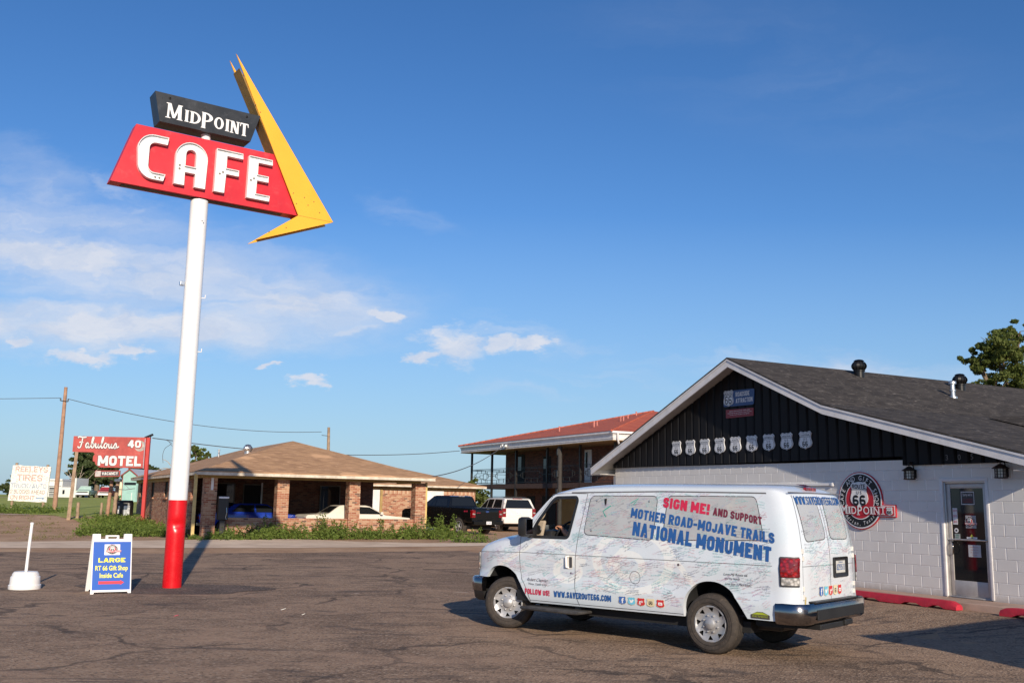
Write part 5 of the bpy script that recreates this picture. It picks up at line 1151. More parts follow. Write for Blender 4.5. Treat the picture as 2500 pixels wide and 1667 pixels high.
root, body, Wd = carbody('pickup', pkl, 'pickup', loc, hp, pk(), wsP, 0, P_black, [(-1.85, .42, .30), (1.80, .42, .30)], wP)
quad(root, 'rear_window', [(-.975, .66, 1.84), (-.975, -.66, 1.84), (-1.10, -.80, 1.44), (-1.10, .80, 1.44)], M_glassd)
quad(root, 'brake_light', [(-.935, .2, 1.925), (-.935, -.2, 1.925), (-.945, -.2, 1.87), (-.945, .2, 1.87)], M_lensclear, .02)
for sg in (1, -1): mb = MB(); mb.bbox(-2.99, -2.82, *sorted((sg*.80, sg*1.005)), .86, 1.24, .02); tl = mb.build('tail_light', M_lensred, root); mb = MB(); mb.bbox(-2.995, -2.90, *sorted((sg*.82, sg*.99)), 1.01, 1.07, .005); mb.build('reverse_lens', M_lensclear, tl)
mb = MB(); mb.bbox(-3.10, -2.90, -.98, .98, .50, .72, .03); mb.box(-3.12, -3.09, -.45, .45, .68, .74); bp = mb.build('rear_bumper', P_black, root)
mb = MB(); mb.bbox(-3.115, -3.10, -.17, .17, .53, .70, .004); pl_ = mb.build('licence_plate', V_white, root); mb = MB(); vs, fs = text_fit('DK7 4MT', .26, .07, off=.01); mb.mesh([(-3.117, .13-a, .575+b) for a, b in vs], fs); mb.build('lettering', V_blue, pl_, fix=False)
mb = MB(); mb.prism(arc(0, 0, .11, 0, 360, 16, .045)[:-1], lambda a, b, t: (-2.965-t, a, 1.16+b), 0, .012); mb.build('tailgate_badge', flat((.03, .06, .2), .2), root)
mb = MB(); mb.bar((-2.975, .05, 1.30), (-2.975, -.12, 1.30), .03); mb.build('tailgate_handle', M_chrome, root); mb = MB(); vs, fs = text_fit('4X4', .30, .08, shear=.2, off=.01); mb.mesh([(-2.30-a, 1.002, 1.13+b) for a, b in vs], fs); mb.mesh([(-2.972, .72-a*.8, 1.08+b*.5) for a, b in vs], fs); mb.build('lettering', V_crimson, root, fix=False)
mb = MB(); mb.tube([(-2.7, -.5, .42), (-3.08, -.5, .42)], .045, 10); mb.build('exhaust', M_chrome, root, smooth=40)
for y0, y1 in ((.97, 1.20), (-1.20, -.97)): mb = MB(); mb.bbox(1.02, 1.14, y0, y1, 1.36, 1.56, .03); mb.build('mirror', P_black, root)
# white SUV beside it
hs = R_(90+22.5); f = V(cos(hs), sin(hs), 0); l = V(-f.y, f.x, 0)
sv_ = [(-2.52, .55), (-2.05, .50)]+arch(-1.52, .45, .42)+[(.9, .42)]+arch(1.42, .45, .42)+[(2.35, .48), (2.50, .62), (2.48, 1.05), (2.30, 1.16), (1.30, 1.26), (1.10, 1.30), (.40, 1.82), (.1, 1.88), (-2.10, 1.88), (-2.30, 1.82), (-2.55, 1.28), (-2.58, .80)]
wsS = [(.4, .96), (.7, 1.0), (1.25, .99), (1.35, .95), (1.88, .76)]
loc = V(-.72, 57.0, 0)+f*1.52-l*.97; loc.z = gz(loc.x, loc.y)
root, body, Wd = carbody('suv', 'white estate-style off-roader with dark windows parked right of the black pickup', 'suv', loc, hs, sv_, wsS, 0, P_whitec, [(-1.52, .39, .27), (1.42, .39, .27)],
    [('window', [(.98, 1.33), (.38, 1.74), (.12, 1.79), (.12, 1.33)], M_glassd, .006), ('window', [(.03, 1.33), (.03, 1.80), (-.78, 1.80), (-.78, 1.33)], M_glassd, .006), ('window', [(-.95, 1.33), (-.95, 1.80), (-2.02, 1.78), (-2.22, 1.33)], M_glassd, .006),
     ('wheel_well', [(-1.96, .45)]+arch(-1.52, .435, .42)[1:-1]+[(-1.08, .45)], M_dark, -.06), ('wheel_well', [(.98, .45)]+arch(1.42, .435, .42)[1:-1]+[(1.86, .45)], M_dark, -.06)])
quad(root, 'rear_window', [(-2.32, .66, 1.79), (-2.32, -.66, 1.79), (-2.545, -.86, 1.31), (-2.545, .86, 1.31)], M_glassd); quad(root, 'brake_light', [(-2.28, .3, 1.86), (-2.28, -.3, 1.86), (-2.305, -.3, 1.82), (-2.305, .3, 1.82)], M_lensred, .03)
for sg in (1, -1): mb = MB(); mb.bbox(-2.61, -2.42, *sorted((sg*.80, sg*1.005)), .82, 1.30, .02); tl = mb.build('tail_light', M_lensred, root); mb = MB(); mb.bbox(-2.615, -2.55, *sorted((sg*.83, sg*.98)), 1.02, 1.10, .005); mb.build('reverse_lens', M_lensclear, tl)
mb = MB(); mb.bbox(-2.72, -2.40, -.97, .97, .45, .74, .06); mb.build('rear_bumper', P_whitec, root); mb = MB(); mb.bbox(-2.60, -2.585, -.17, .17, .95, 1.10, .004); pl_ = mb.build('licence_plate', V_white, root); mb = MB(); vs, fs = text_fit('BX2 6104', .26, .06, off=.01); mb.mesh([(-2.602, .13-a, .99+b) for a, b in vs], fs); mb.build('lettering', V_blue, pl_, fix=False)
mb = MB()
for sg in (1, -1): mb.tube([(.0, sg*.66, 1.90), (-.1, sg*.66, 1.94), (-1.8, sg*.66, 1.94), (-1.95, sg*.66, 1.90)], .022, 6)
for x in (-.3, -1.5): mb.bar((x, -.66, 1.95), (x, .66, 1.95), .03)
mb.build('roof_rack', M_plast, root)
# pale sedan under the carport, tail to the left
def sedan(L0, z, scale=1.0):
    return [(-2.65, .45), (-2.1, .36)]+arch(-1.62, .36, .34)+[(.95, .32)]+arch(1.50, .36, .34)+[(2.3, .38), (2.58, .45), (2.60, .72), (2.45, .86), (1.15, .98), (.98, 1.0), (.30, 1.38), (.12, 1.42), (-.95, 1.42), (-1.12, 1.39), (-1.62, 1.06), (-1.70, 1.03), (-2.60, .98), (-2.68, .90)]
wsD = [(.3, .88), (.6, .93), (.98, .92), (1.05, .86), (1.42, .66)]
p = G(-8.58+7.55, 17.24+2.25); loc = V(p.x, p.y, .27)
root, body, Wd = carbody('sedan', 'old cream-white sedan parked under the brick carport, tail to the left', 'car', loc, GR+R_(0), sedan(0, 0), wsD, 0, P_offw, [(-1.62, .32, .2), (1.50, .32, .2)],
    [('window', [(.85, 1.04), (.28, 1.34), (-.22, 1.36), (-.22, 1.04)], M_glassd, .006), ('window', [(-.30, 1.04), (-.30, 1.36), (-.72, 1.36), (-.78, 1.04)], M_glassd, .006), ('wheel_well', [(-1.97, .36)]+arch(-1.62, .35, .34)[1:-1]+[(-1.27, .36)], M_dark, -.06), ('wheel_well', [(1.15, .36)]+arch(1.5, .35, .34)[1:-1]+[(1.85, .36)], M_dark, -.06)])
quad(root, 'rear_window', [(-1.16, .58, 1.37), (-1.16, -.58, 1.37), (-1.60, -.74, 1.08), (-1.60, .74, 1.08)], M_glassd); quad(root, 'windscreen', [(.36, -.58, 1.35), (.36, .58, 1.35), (.96, .74, 1.02), (.96, -.74, 1.02)], M_glassd)
mb = MB(); mb.tube([(-1.75, -.3, 1.0), (-1.74, -.3, 2.0)], .008, 5); mb.build('aerial', M_plast, root); 
for y0, y1 in ((-1.08, -.90), (.90, 1.08)): mb = MB(); mb.bbox(.70, .82, y0, y1, 1.02, 1.14, .02); mb.build('mirror', P_offw, root)
mb = MB(); mb.bbox(-2.78, -2.60, -.9, .9, .42, .58, .03); mb.build('rear_bumper', M_chrome, root); 
for y0, y1 in ((.55, .85), (-.85, -.55)): mb = MB(); mb.box(-2.695, -2.66, y0, y1, .66, .86); mb.build('tail_light', M_lensred, root)
# low blue car behind it
p = G(-8.58+3.4, 17.24+4.15); loc = V(p.x, p.y, .27)
root, body, Wd = carbody('sedan', 'low dark blue car in the shade at the back left of the carport', 'car', loc, GR, sedan(0, 0), [(q[0], q[1]*.95) for q in wsD], 0, P_blue, [(-1.62, .32, .2), (1.50, .32, .2)],
    [('window', [(.85, 1.04), (.28, 1.34), (-.22, 1.36), (-.22, 1.04)], M_glassd, .006), ('window', [(-.30, 1.04), (-.30, 1.36), (-.92, 1.36), (-1.30, 1.06)], M_glassd, .006)])
mb = MB(); mb.box(-2.70, -2.66, -.8, .8, .72, .84); mb.build('tail_light', M_lensred, root); mb = MB(); mb.bbox(-2.78, -2.60, -.9, .9, .42, .58, .03); mb.build('rear_bumper', M_chrome, root)
# far pickups across the field
def farpick(x, y, yaw, top, low, label, roofc):
    z = gz(x, y); fp = [(-2.6, .6), (-2.0, .55)]+arch(-1.6, .42, .42, 6)+[(1.2, .45)]+arch(1.65, .42, .42, 6)+[(2.5, .5), (2.55, .8), (2.52, 1.02), (1.3, 1.12), (.85, 1.55), (.6, 1.66), (-.5, 1.66), (-.62, 1.1), (-2.6, 1.08)]
    r, b, W_2 = carbody('far_pickup', label, 'pickup', (x, y, z), yaw, fp, [(.4, .92), (1.1, .95), (1.66, .72)], 0, low, [(-1.6, .37, .22), (1.65, .37, .22)], [('window', [(.78, 1.14), (.55, 1.56), (-.42, 1.56), (-.5, 1.14)], M_glassd, .008)])
    quad(r, 'windscreen', [(.87, -.6, 1.52), (.87, .6, 1.52), (1.26, .78, 1.16), (1.26, -.78, 1.16)], M_glassd)
    mb = MB(); mb.box(2.52, 2.60, -.93, .93, .42, .60); mb.build('front_bumper', M_trim, r); mb = MB(); mb.box(2.545, 2.57, -.7, .7, .72, .92); mb.build('grille', M_chrome if low is not roofc else M_trim, r)
    for sg in (1, -1): mb = MB(); mb.lathe([(.1, 0), (.1, .03), (.02, .04)], 10, fn=lambda q: (2.54+q[2], sg*.78+q[0], .82+q[1])); mb.build('headlight', M_lensclear, r)
    if roofc is not low: mb = MB(); mb.bbox(-.55, .66, -.74, .74, 1.64, 1.70, .02); mb.build('roof', roofc, r); mb = MB(); mb.box(2.53, 2.575, -.9, .9, .60, .70); mb.build('stripe', M_trim, r)
farpick(-63.7, 150, R_(-80), M_white, mat('seafoam_paint', (.42, .58, .50), .5), 'pale green old pickup facing us beyond the field, left of the red one', mat('seafoam_paint2', (.50, .63, .56), .5))
farpick(-61.4, 152, R_(-76), M_white, mat('dull_red_paint', (.30, .03, .04), .45), 'dark red old pickup with white roof facing us beyond the field', M_white)
# ------------------------------------------------------------------ the signed van: x forward, y left (towards us), z up
VY = .8544
van = thing('van', 'white passenger van covered in signatures and large slanted campaign lettering', 'van', (1.9605, 15.1226, .012), VY+pi/2)
WZ = [(.42, .965), (.50, .995), (.60, 1.005), (.74, 1.01), (.785, 1.0), (.83, .985), (1.155, .99), (1.175, .982), (1.40, .962), (1.75, .915), (2.12, .86)]
WZs = smoothp(WZ, 5)
def wz(z): return lerpt(WZs, z)
def plan(s):
    p = 0.0
    if s > 1.9: p += .11*((s-1.9)/.55)**2
    if s > 2.36: t = min(.99, (s-2.36)/.14); p += .10*(1-sqrt(1-t*t))
    if s < -2.72: t = min(.995, (-2.72-s)/.25); p += .15*(1-sqrt(1-t*t))
    return p
def lean(z): return .17*max(0, (z-1.25)/.85)**1.7
def fs_(s, z): return s+lean(z)*ss(-2.1, -2.75, s)
def wsd(s, z): return wz(z)-plan(s)
ZT = smoothp([(-2.99, 2.14), (-2.75, 2.19), (-2.4, 2.205), (-1.0, 2.21), (-.1, 2.205), (.5, 2.175), (.85, 2.115), (1.0, 2.055), (1.3, 1.77), (1.58, 1.50), (1.68, 1.455), (2.0, 1.40), (2.25, 1.335), (2.40, 1.24), (2.49, 1.12)], 5)
def zt(s): return lerpt(ZT, s)-(.05*(max(0, -2.8-s)/.17)**2 if s < -2.8 else 0)
def rt(s): return lerpt([(-2.97, .10), (.8, .105), (1.0, .10), (1.5, .12), (1.75, .17), (2.2, .19), (2.49, .12)], s)
def zs_(s): return zt(s)-rt(s)
S0, S1 = -2.72, 2.46
farch = [(1.29, .43), (1.40, .58), (1.50, .74), (1.61, .845), (1.75, .92), (1.90, .94), (2.04, .91), (2.13, .84), (2.18, .75)]
rarch = [(-2.31, .50), (-2.24, .61), (-2.17, .71), (-2.06, .835), (-1.90, .915), (-1.72, .925), (-1.56, .875), (-1.45, .775), (-1.385, .63), (-1.375, .45)]
farch, rarch = smoothp(farch, 3), smoothp(rarch, 3)
ST = [S0+i*(S1-S0)/60 for i in range(61)]
NZ = 14
zr = [(.50+(zs_(S0)-.50)*i/NZ) for i in range(NZ+1)]
outer = [(S0, zr[0])]+rarch+dens([(-1.375, .45), (1.29, .43)], .12, False)[1:-1]+farch+dens([(2.18, .75), (S1, .75)], .1, False)[1:]+dens([(S1, .75), (S1, zs_(S1))], .08, False)[1:-1]+[(s, zs_(s)) for s in reversed(ST)]+[(S0, z) for z in reversed(zr[1:-1])]
doorwin = rpoly([(1.33, 1.395), (1.205, 1.62), (.96, 1.925), (.885, 1.985), (.50, 1.995), (.475, 1.95), (.595, 1.40)], .06)
vs, fs = cdt(outer, [doorwin], .085)
P_van = mat('van_white', (.63, .675, .735), .26, var=.03, vscale=2, coat=.5)
# pale ghost graphics printed in the wrap: tint follows the object's own coordinates
nt = NT(P_van.node_tree); pb = nt.n['Principled BSDF']; c = nt.add('ShaderNodeTexCoord').outputs['Object']; x, y, z = nt.xyz(c)
base = pb.inputs['Base Color'].links[0].from_socket; xz = nt.vec(x, z, 0)
def ring(cx, cz, r0, r1, sx):
    d = nt.n.new('ShaderNodeVectorMath'); d.operation = 'LENGTH'; nt.put(d.inputs[0], nt.mapping(xz, (1/sx, 1, 0), (-cx/sx, -cz, 0))); v = d.outputs['Value']
    return nt.m('MULTIPLY', nt.mr(v, r0-.012, r0), nt.mr(v, r1, r1-.012))
def stripe(x0, z0, x1, z1, w):
    L = sqrt((x1-x0)**2+(z1-z0)**2); nx_, nz_ = -(z1-z0)/L, (x1-x0)/L; d = nt.m('ABSOLUTE', nt.m('SUBTRACT', nt.m('ADD', nt.m('MULTIPLY', x, nx_), nt.m('MULTIPLY', z, nz_)), x0*nx_+z0*nz_)); tx, tz = (x1-x0)/L, (z1-z0)/L
    q = nt.m('SUBTRACT', nt.m('ADD', nt.m('MULTIPLY', x, tx), nt.m('MULTIPLY', z, tz)), x0*tx+z0*tz)
    return nt.m('MULTIPLY', nt.mr(d, w/2, w/2-.012), nt.m('MULTIPLY', nt.mr(q, 0, .02), nt.mr(q, L, L-.02)))
gh = None
for e in (ring(-.50, 1.06, .12, .21, 1.35), ring(.58, .93, .10, .19, 1.5), ring(-.55, 1.12, .36, .46, 1.5), stripe(1.95, .92, 1.1, 1.36, .07), stripe(.25, 1.05, .95, 1.36, .10), stripe(-.55, 1.42, -.12, 1.02, .10), stripe(-1.05, 1.40, -1.55, .84, .09), stripe(.2, .72, -.9, .72, .05)): gh = e if gh is None else nt.m('MAXIMUM', gh, e)
side_m = nt.mr(nt.m('ABSOLUTE', y), .88, .93)
tint = nt.mix(nt.mr(nt.noise(c, 1.5, 4), .35, .7, 0, .5), base, (.56, .665, .72))                  # faint bluish smears
nt.put(pb.inputs['Base Color'], nt.mix(nt.m('MULTIPLY', gh, nt.m('MULTIPLY', side_m, .75)), tint, (.78, .79, .77)))
body = MB(); glass = MB()
for sg in (1, -1): body.mesh([(fs_(s, z), sg*wsd(s, z), z) for s, z in vs], fs)
K = 9
def toprow(s):
    w, a, b = wsd(s, zs_(s)), zs_(s), zt(s); n = 2.7; r = []
    for k in range(K+1):
        t = pi/2*k/K; yy = w*max(0, cos(t))**(2/n); zz = a+(b-a)*sin(t)**(2/n)*(1.0) if k else a; r.append((yy, zz))
    return [(fs_(s, q[1]), q[0], q[1]) for q in r]
rows = [toprow(s) for s in ST]
for i, (r0, r1) in enumerate(zip(rows, rows[1:])):
    for k in range(K):
        for sg in (1, -1):
            tgt = glass if (1.02 < ST[i] < 1.50 and k >= 3) else body
            tgt.face([(p[0], sg*p[1], p[2]) for p in (r0[k], r1[k], r1[k+1], r0[k+1])])
# rear corners and back
SR = [S0, -2.77, -2.82, -2.87, -2.91, -2.945, -2.97]
def ringR(s): return [(fs_(s, z), wsd(s, z), z) for z in [(.50+(zs_(s)-.50)*i/NZ) for i in range(NZ+1)]]+toprow(s)[1:]
rg = [ringR(s) for s in SR]
for r0, r1 in zip(rg, rg[1:]):
    for k in range(len(r0)-1):
        for sg in (1, -1): body.face([(p[0], sg*p[1], p[2]) for p in (r0[k], r1[k], r1[k+1], r0[k+1])])
L_ = rg[-1]
for k in range(len(L_)-1):
    for j in range(6):
        t0, t1 = 1-2*j/6, 1-2*(j+1)/6; body.face([(L_[k][0]-.02*(1-t0*t0), L_[k][1]*t0, L_[k][2]), (L_[k+1][0]-.02*(1-t0*t0), L_[k+1][1]*t0, L_[k+1][2]), (L_[k+1][0]-.02*(1-t1*t1), L_[k+1][1]*t1, L_[k+1][2]), (L_[k][0]-.02*(1-t1*t1), L_[k][1]*t1, L_[k][2])])
# nose
q = [(S1, wsd(S1, z), z) for z in [.75+(zs_(S1)-.75)*i/5 for i in range(6)]]+[tuple(p) for p in rows[-1][1:]]
for k in range(len(q)-1): body.face([(q[k][0]+.03, q[k][1]*.9, q[k][2]), (q[k+1][0]+.03, q[k+1][1]*.9, q[k+1][2]), (q[k+1][0]+.03, -q[k+1][1]*.9, q[k+1][2]), (q[k][0]+.03, -q[k][1]*.9, q[k][2])])
for k in range(len(q)-1):
    for sg in (1, -1): body.face([(q[k][0], sg*q[k][1], q[k][2]), (q[k+1][0], sg*q[k+1][1], q[k+1][2]), (q[k+1][0]+.03, sg*q[k+1][1]*.9, q[k+1][2]), (q[k][0]+.03, sg*q[k][1]*.9, q[k][2])])
# arch lips turned inwards, and the sill turned under
for ar in (farch, rarch, [(-1.375, .45), (1.29, .43)], [(S0, .50), (-2.31, .50)], [(2.18, .75), (S1, .75)]):
    for (a, b) in zip(ar, ar[1:]):
        for sg in (1, -1): body.face([(a[0], sg*wsd(*a), a[1]), (b[0], sg*wsd(*b), b[1]), (b[0], sg*(wsd(*b)-.07), b[1]), (a[0], sg*(wsd(*a)-.07), a[1])])
bo = body.build('body', P_van, van, smooth=34); glass.build('windscreen', M_glass, van, smooth=60)
# inside of the wheel arches, floor and dark load space
mb = MB()
for ar in (farch, rarch):
    for a, b in zip(ar, ar[1:]):
        for sg in (1, -1): mb.face([(a[0], sg*(wsd(*a)-.07), a[1]+.004), (b[0], sg*(wsd(*b)-.07), b[1]+.004), (b[0], sg*.45, b[1]+.004), (a[0], sg*.45, a[1]+.004)])
    for sg in (1, -1): mb.face([(p[0], sg*.45, p[1]+.004) for p in ar])
mb.box(-2.25, 1.25, -.80, .80, .30, .44); mb.box(-2.9, -2.35, -.85, .85, .42, .5); mb.box(1.2, 2.4, -.55, .55, .36, .75); mb.box(-2.8, .05, -.84, .84, .5, .52)
mb.box(-.05, -.02, -.90, .90, .45, 1.98); mb.build('wheel_well', M_dark, van)
mb = MB(); mb.box(-.02, 1.6, -.93, .93, .44, .60); mb.build('cab_floor', M_plast, van)
# --- surface helpers
def sp(s, z, e=.003, sg=1): return (fs_(s, z), sg*(wsd(s, z)+e), z)
def srear(y, z): t = y/.80; return fs_(-2.97, z)-.02*(1-t*t)
def rp(y, z, e=.003): return (srear(y, z)-e, y, z)
def onside(mb, vs, fs, e=.006, m=0, sg=1): mb.mesh([sp(s, z, e, sg) for s, z in vs], fs, m)
def onrear(mb, vs, fs, e=.006, m=0): mb.mesh([rp(y, z, e) for y, z in vs], fs, m)
M_seam = mat('gap_and_crease_shade', (.13, .13, .14), .6); M_gasket = mat('window_gasket', (.05, .05, .055), .5)
mb = MB()
def seam(P, w=.009, sg=1): v, f = ribbon(dens(P, .08, False), w); onside(mb, v, f, .0022, 0, sg)
for sg in (1, -1):
    seam(smoothp([(1.505, 1.42), (1.505, 1.15), (1.495, .98), (1.46, .80), (1.38, .68), (1.30, .50), (1.28, .44)], 4), sg=sg)
    seam(smoothp([(.30, 2.07), (.35, 1.75), (.42, 1.35), (.44, .95), (.42, .65), (.36, .455)], 4), sg=sg)
    seam([(1.505, 1.425), (1.33, 1.375)], sg=sg); seam([(2.44, 1.125), (1.52, 1.155), (-2.66, 1.172)], .007, sg)  # second line paints the thin shade along the belt crease
    seam(smoothp([(1.39, 1.40), (1.25, 1.63), (.98, 1.96), (.90, 2.04), (.32, 2.05)], 4), .008, sg); seam([(1.30, .462), (-1.37, .478)], .008, sg)
    seam([(S0+.02, 2.075), (-1, 2.088), (.6, 2.062)], .018, sg)
def rseam(P, w=.009): v, f = ribbon(dens(P, .08, False), w); onrear(mb, v, f, .0025)
rseam([(.0, 2.06), (.0, .66)]); rseam([(.80, 1.17), (-.80, 1.17)], .007); rseam([(.73, 2.06), (.78, 1.5), (.79, .68)]); rseam([(-.73, 2.06), (-.78, 1.5), (-.79, .68)]); rseam([(.80, 2.09), (-.80, 2.09)], .016)
mb.build('gap_and_crease_shade', M_seam, bo, fix=False)
# wrapped-over windows: slightly inset greyish panels with a dark gasket
M_wrapw = mat('wrapped_glass', (.43, .445, .455), .22, var=.05, vscale=1.2, coat=.4, dirt=((.60, .56, .48), .35))
def wrapwin(P, fnp, nm):
    P = rpoly(P, .085, 5); vs, fs = cdt(dens(P, .08), (), .12); mb = MB(); mb.mesh([fnp(a, b, .0035) for a, b in vs], fs); w = mb.build(nm, M_wrapw, van, smooth=60, fix=False)
    mb = MB(); v, f = ribbon(dens(P, .06), .010, True); mb.mesh([fnp(a, b, .0055) for a, b in v], f); mb.build('gasket', M_gasket, w, fix=False); return w
for sg in (1, -1):
    w1 = wrapwin([(.235, 2.02), (.315, 1.46), (-.88, 1.42), (-.915, 2.025)], lambda a, b, e: sp(a, b, e, sg), 'side_window')
    w2 = wrapwin([(-1.08, 2.03), (-1.03, 1.43), (-2.55, 1.48), (-2.50, 2.03)], lambda a, b, e: sp(a, b, e, sg), 'side_window')
    if sg > 0:
        mb = MB()
        for x, z in ((.12, 1.95), (-.78, 1.95), (.18, 1.52), (-.74, 1.50)): p = sp(x, z, .004); mb.lathe([(.018, 0), (.016, .006), (0, .009)], 10, fn=lambda q: (p[0]+q[0], p[1]+q[2], p[2]+q[1]))
        mb.build('window_clip', M_alu, w1)
wrapwin([(.68, 2.03), (.10, 2.035), (.07, 1.50), (.66, 1.47)], rp, 'rear_window'); wrapwin([(-.10, 2.035), (-.68, 2.03), (-.66, 1.49), (-.07, 1.50)], rp, 'rear_window')
# driver's window surround, cab fittings
for sg in (1, -1):
    mb = MB(); v, f = ribbon(dens(doorwin, .06), .045, True); onside(mb, v, f, .004, 0, sg)
    v, f = cdt(rpoly([(1.355, 1.375), (1.25, 1.56), (1.20, 1.63), (1.19, 1.385)], .02)); onside(mb, v, f, .0065, 0, sg)
    n = len(doorwin)
    for i in range(n): a, b = doorwin[i], doorwin[(i+1) % n]; mb.face([sp(*a, .003, sg), sp(*b, .003, sg), sp(*b, -.05, sg), sp(*a, -.05, sg)])
    mb.build('window_frame', M_plast, bo)
v, f = cdt(doorwin); mb = MB(); onside(mb, v, f, -.02, 0, -1); mb.build('door_window', M_glass, van, fix=False)
M_trimb = mat('beige_trim', (.44, .36, .27), .75, var=.08); M_seatc = mat('dark_seat', (.035, .033, .034), .9)
mb = MB(); mb.bbox(1.16, 1.56, -.86, .86, 1.05, 1.42, .07); mb.bbox(1.12, 1.3, .18, .70, 1.2, 1.50, .06); mb.bbox(1.10, 1.25, -.86, .86, .62, 1.10, .05); mb.build('dashboard', M_plast, van, smooth=40)
mb = MB(); mb.bbox(1.17, 1.36, .80, .85, 1.30, 1.64, .03, fn=lambda q: (q[0]-.25*(q[2]-1.45), q[1], q[2])); mb.bbox(.44, 1.3, .86, .90, .8, 1.385, .02); tp = mb.build('door_trim', M_trimb, van)
mb = MB(); mb.lathe([(.072, 0), (.06, .012), (.02, .004), (0, .0)], 18, fn=lambda q: (1.26+q[0], .855+q[2], 1.50+q[1])); mb.build('door_speaker', M_plast, tp)
mb = MB(); mb.tube(smoothp([(1.34, .78, 1.64), (1.22, .80, 1.68), (1.15, .80, 1.80), (1.06, .79, 1.90), (.92, .78, 1.95)], 4), .022, 8); mb.build('grab_handle', M_trimb, van, smooth=60)
for y in (.44, -.44):
    mb = MB(); mb.bbox(.16, .70, y-.25, y+.25, .95, 1.12, .05); mb.bbox(.12, .28, y-.25, y+.25, 1.10, 1.66, .05, fn=lambda q: (q[0]-.18*(q[2]-1.1), q[1], q[2])); mb.bbox(.02, .12, y-.13, y+.13, 1.69, 1.90, .04); mb.box(.1, .65, y-.2, y+.2, .6, .95); mb.build('seat', M_seatc, van, smooth=40)
mb = MB(); cw = V(1.04, .44, 1.46); ax = V(.82, 0, .57).normalized(); u_ = V(0, 1, 0); v_ = ax.cross(u_); rim = [cw+u_*.20*cos(t)+v_*.20*sin(t) for t in [2*pi*i/28 for i in range(29)]]; mb.tube(rim, .016, 8, caps=False)
for t in (.2, pi-.2, pi*1.5): mb.tube([cw-ax*-.03, cw+u_*.19*cos(t)+v_*.19*sin(t)], .014, 6)
mb.tube([cw+ax*.02, V(1.3, .44, 1.26)], .035, 8); mb.build('steering_wheel', M_plast, van, smooth=60)
mb = MB(); mb.bbox(.98, 1.0, -.13, .13, 1.80, 1.87, .008); mb.build('rear_view_mirror', M_plast, van)
# door mirror
M_mirror = mat('mirror', (.5, .53, .55), .03, 1.0)
for sg in (1, -1):
    mb = MB(); mb.bbox(1.20, 1.36, *sorted((sg*1.04, sg*1.24)), 1.395, 1.69, .05); mb.bbox(1.23, 1.31, *sorted((sg*.93, sg*1.06)), 1.38, 1.50, .02); mir = mb.build('door_mirror', M_plast, van, smooth=40)
    mb = MB(); mb.bbox(1.192, 1.20, *sorted((sg*1.06, sg*1.22)), 1.43, 1.66, .003); mb.build('mirror_glass', M_mirror, mir)
# handle, lock, fuel flap
mb = MB(); vs, fs = cdt(rrect(.485, .625, .955, 1.15, .02)); onside(mb, vs, fs, .004); n = 20
hd = mb.build('door_handle', P_whitec, bo, fix=False); mb = MB(); vs, fs = cdt(rrect(.495, .550, .975, 1.13, .012)); onside(mb, vs, fs, .006); mb.build('recess', M_gasket, hd, fix=False)
mb = MB(); P = [sp(.585, 1.13, .03), sp(.585, .985, .03)]; mb.tube([sp(.56, 1.135, .004), P[0], P[1], sp(.56, .975, .004)], .016, 8); mb.build('grip', M_white, hd, smooth=60)
mb = MB(); vs, fs = cdt(arc(.515, .90, .014, 0, 360, 12)[:-1]); onside(mb, vs, fs, .005); mb.build('lock', M_plast, bo, fix=False)
mb = MB(); v, f = ribbon(arc(-.60, .905, .085, 0, 360, 28)[:-1], .007, True); onside(mb, v, f, .003); mb.build('fuel_flap', M_seam, bo, fix=False)
mb = MB(); vs, fs = cdt(arc(-1.30, 1.115, .018, 0, 360, 10)[:-1]); onside(mb, vs, fs, .004); mb.build('dent', M_plast, bo, fix=False)
# lights
def lamp(P, m, name, par, fnp, e0=.004, e1=.022):
    n = len(P); mb = MB(); vs, fs = cdt(dens(P, .05), (), .06); mb.mesh([fnp(a, b, e1) for a, b in vs], fs); P = dens(P, .05); n = len(P)
    mb.mesh([fnp(a, b, e0) for a, b in P]+[fnp(a, b, e1) for a, b in P], [(i, (i+1) % n, n+(i+1) % n, n+i) for i in range(n)]); return mb.build(name, m, par, smooth=50)
def corner(t, z, e, sg=1):
    """rear corner strip: t 0..1 runs round from the side to the back"""
    s = -2.735-.225*sin(t*pi/2)**1.0; p0 = V(fs_(s, z), sg*wsd(s, z), z); an = t*pi/2*.9; return tuple(p0+V(-sin(an), sg*cos(an), 0)*e)
for sg in (1, -1):
    fn = lambda a, b, e: corner(a, b, e, sg)
    fr_ = lamp(rrect(.06, .97, .925, 1.29, .03), M_gasket, 'tail_light', van, fn, .0, .012)
    lamp(rrect(.11, .92, 1.045, 1.275, .02), M_lensred, 'red_lens', fr_, fn, .010, .026); lamp(rrect(.13, .90, .945, 1.035, .02), M_lensclear, 'reverse_lens', fr_, fn, .010, .024)
    hl = lamp(rpoly([(2.50, 1.11), (2.40, 1.115), (2.405, .90), (2.45, .84), (2.50, .84)], .015), M_lensclear, 'headlight', van, lambda a, b, e: (min(a, 2.46)+max(0, a-2.46), sg*(wsd(min(a, 2.458), b)+e-max(0, a-2.46)*.8), b))
    lamp([(2.44, .955), (2.415, .955), (2.42, .87), (2.44, .86)], M_lensamber, 'side_lens', hl, lambda a, b, e: sp(a, b, e+.006, sg), .016, .022)
mb = MB(); mb.bbox(2.475, 2.53, -.68, .68, .80, 1.10, .03); mb.build('grille', M_chrome, van)
mb = MB(); mb.bbox(fs_(-2.93, 2.15)-.02, fs_(-2.93, 2.15)+.02, -.16, .16, 2.118, 2.165, .008); bl = mb.build('brake_light', M_lensred, van)
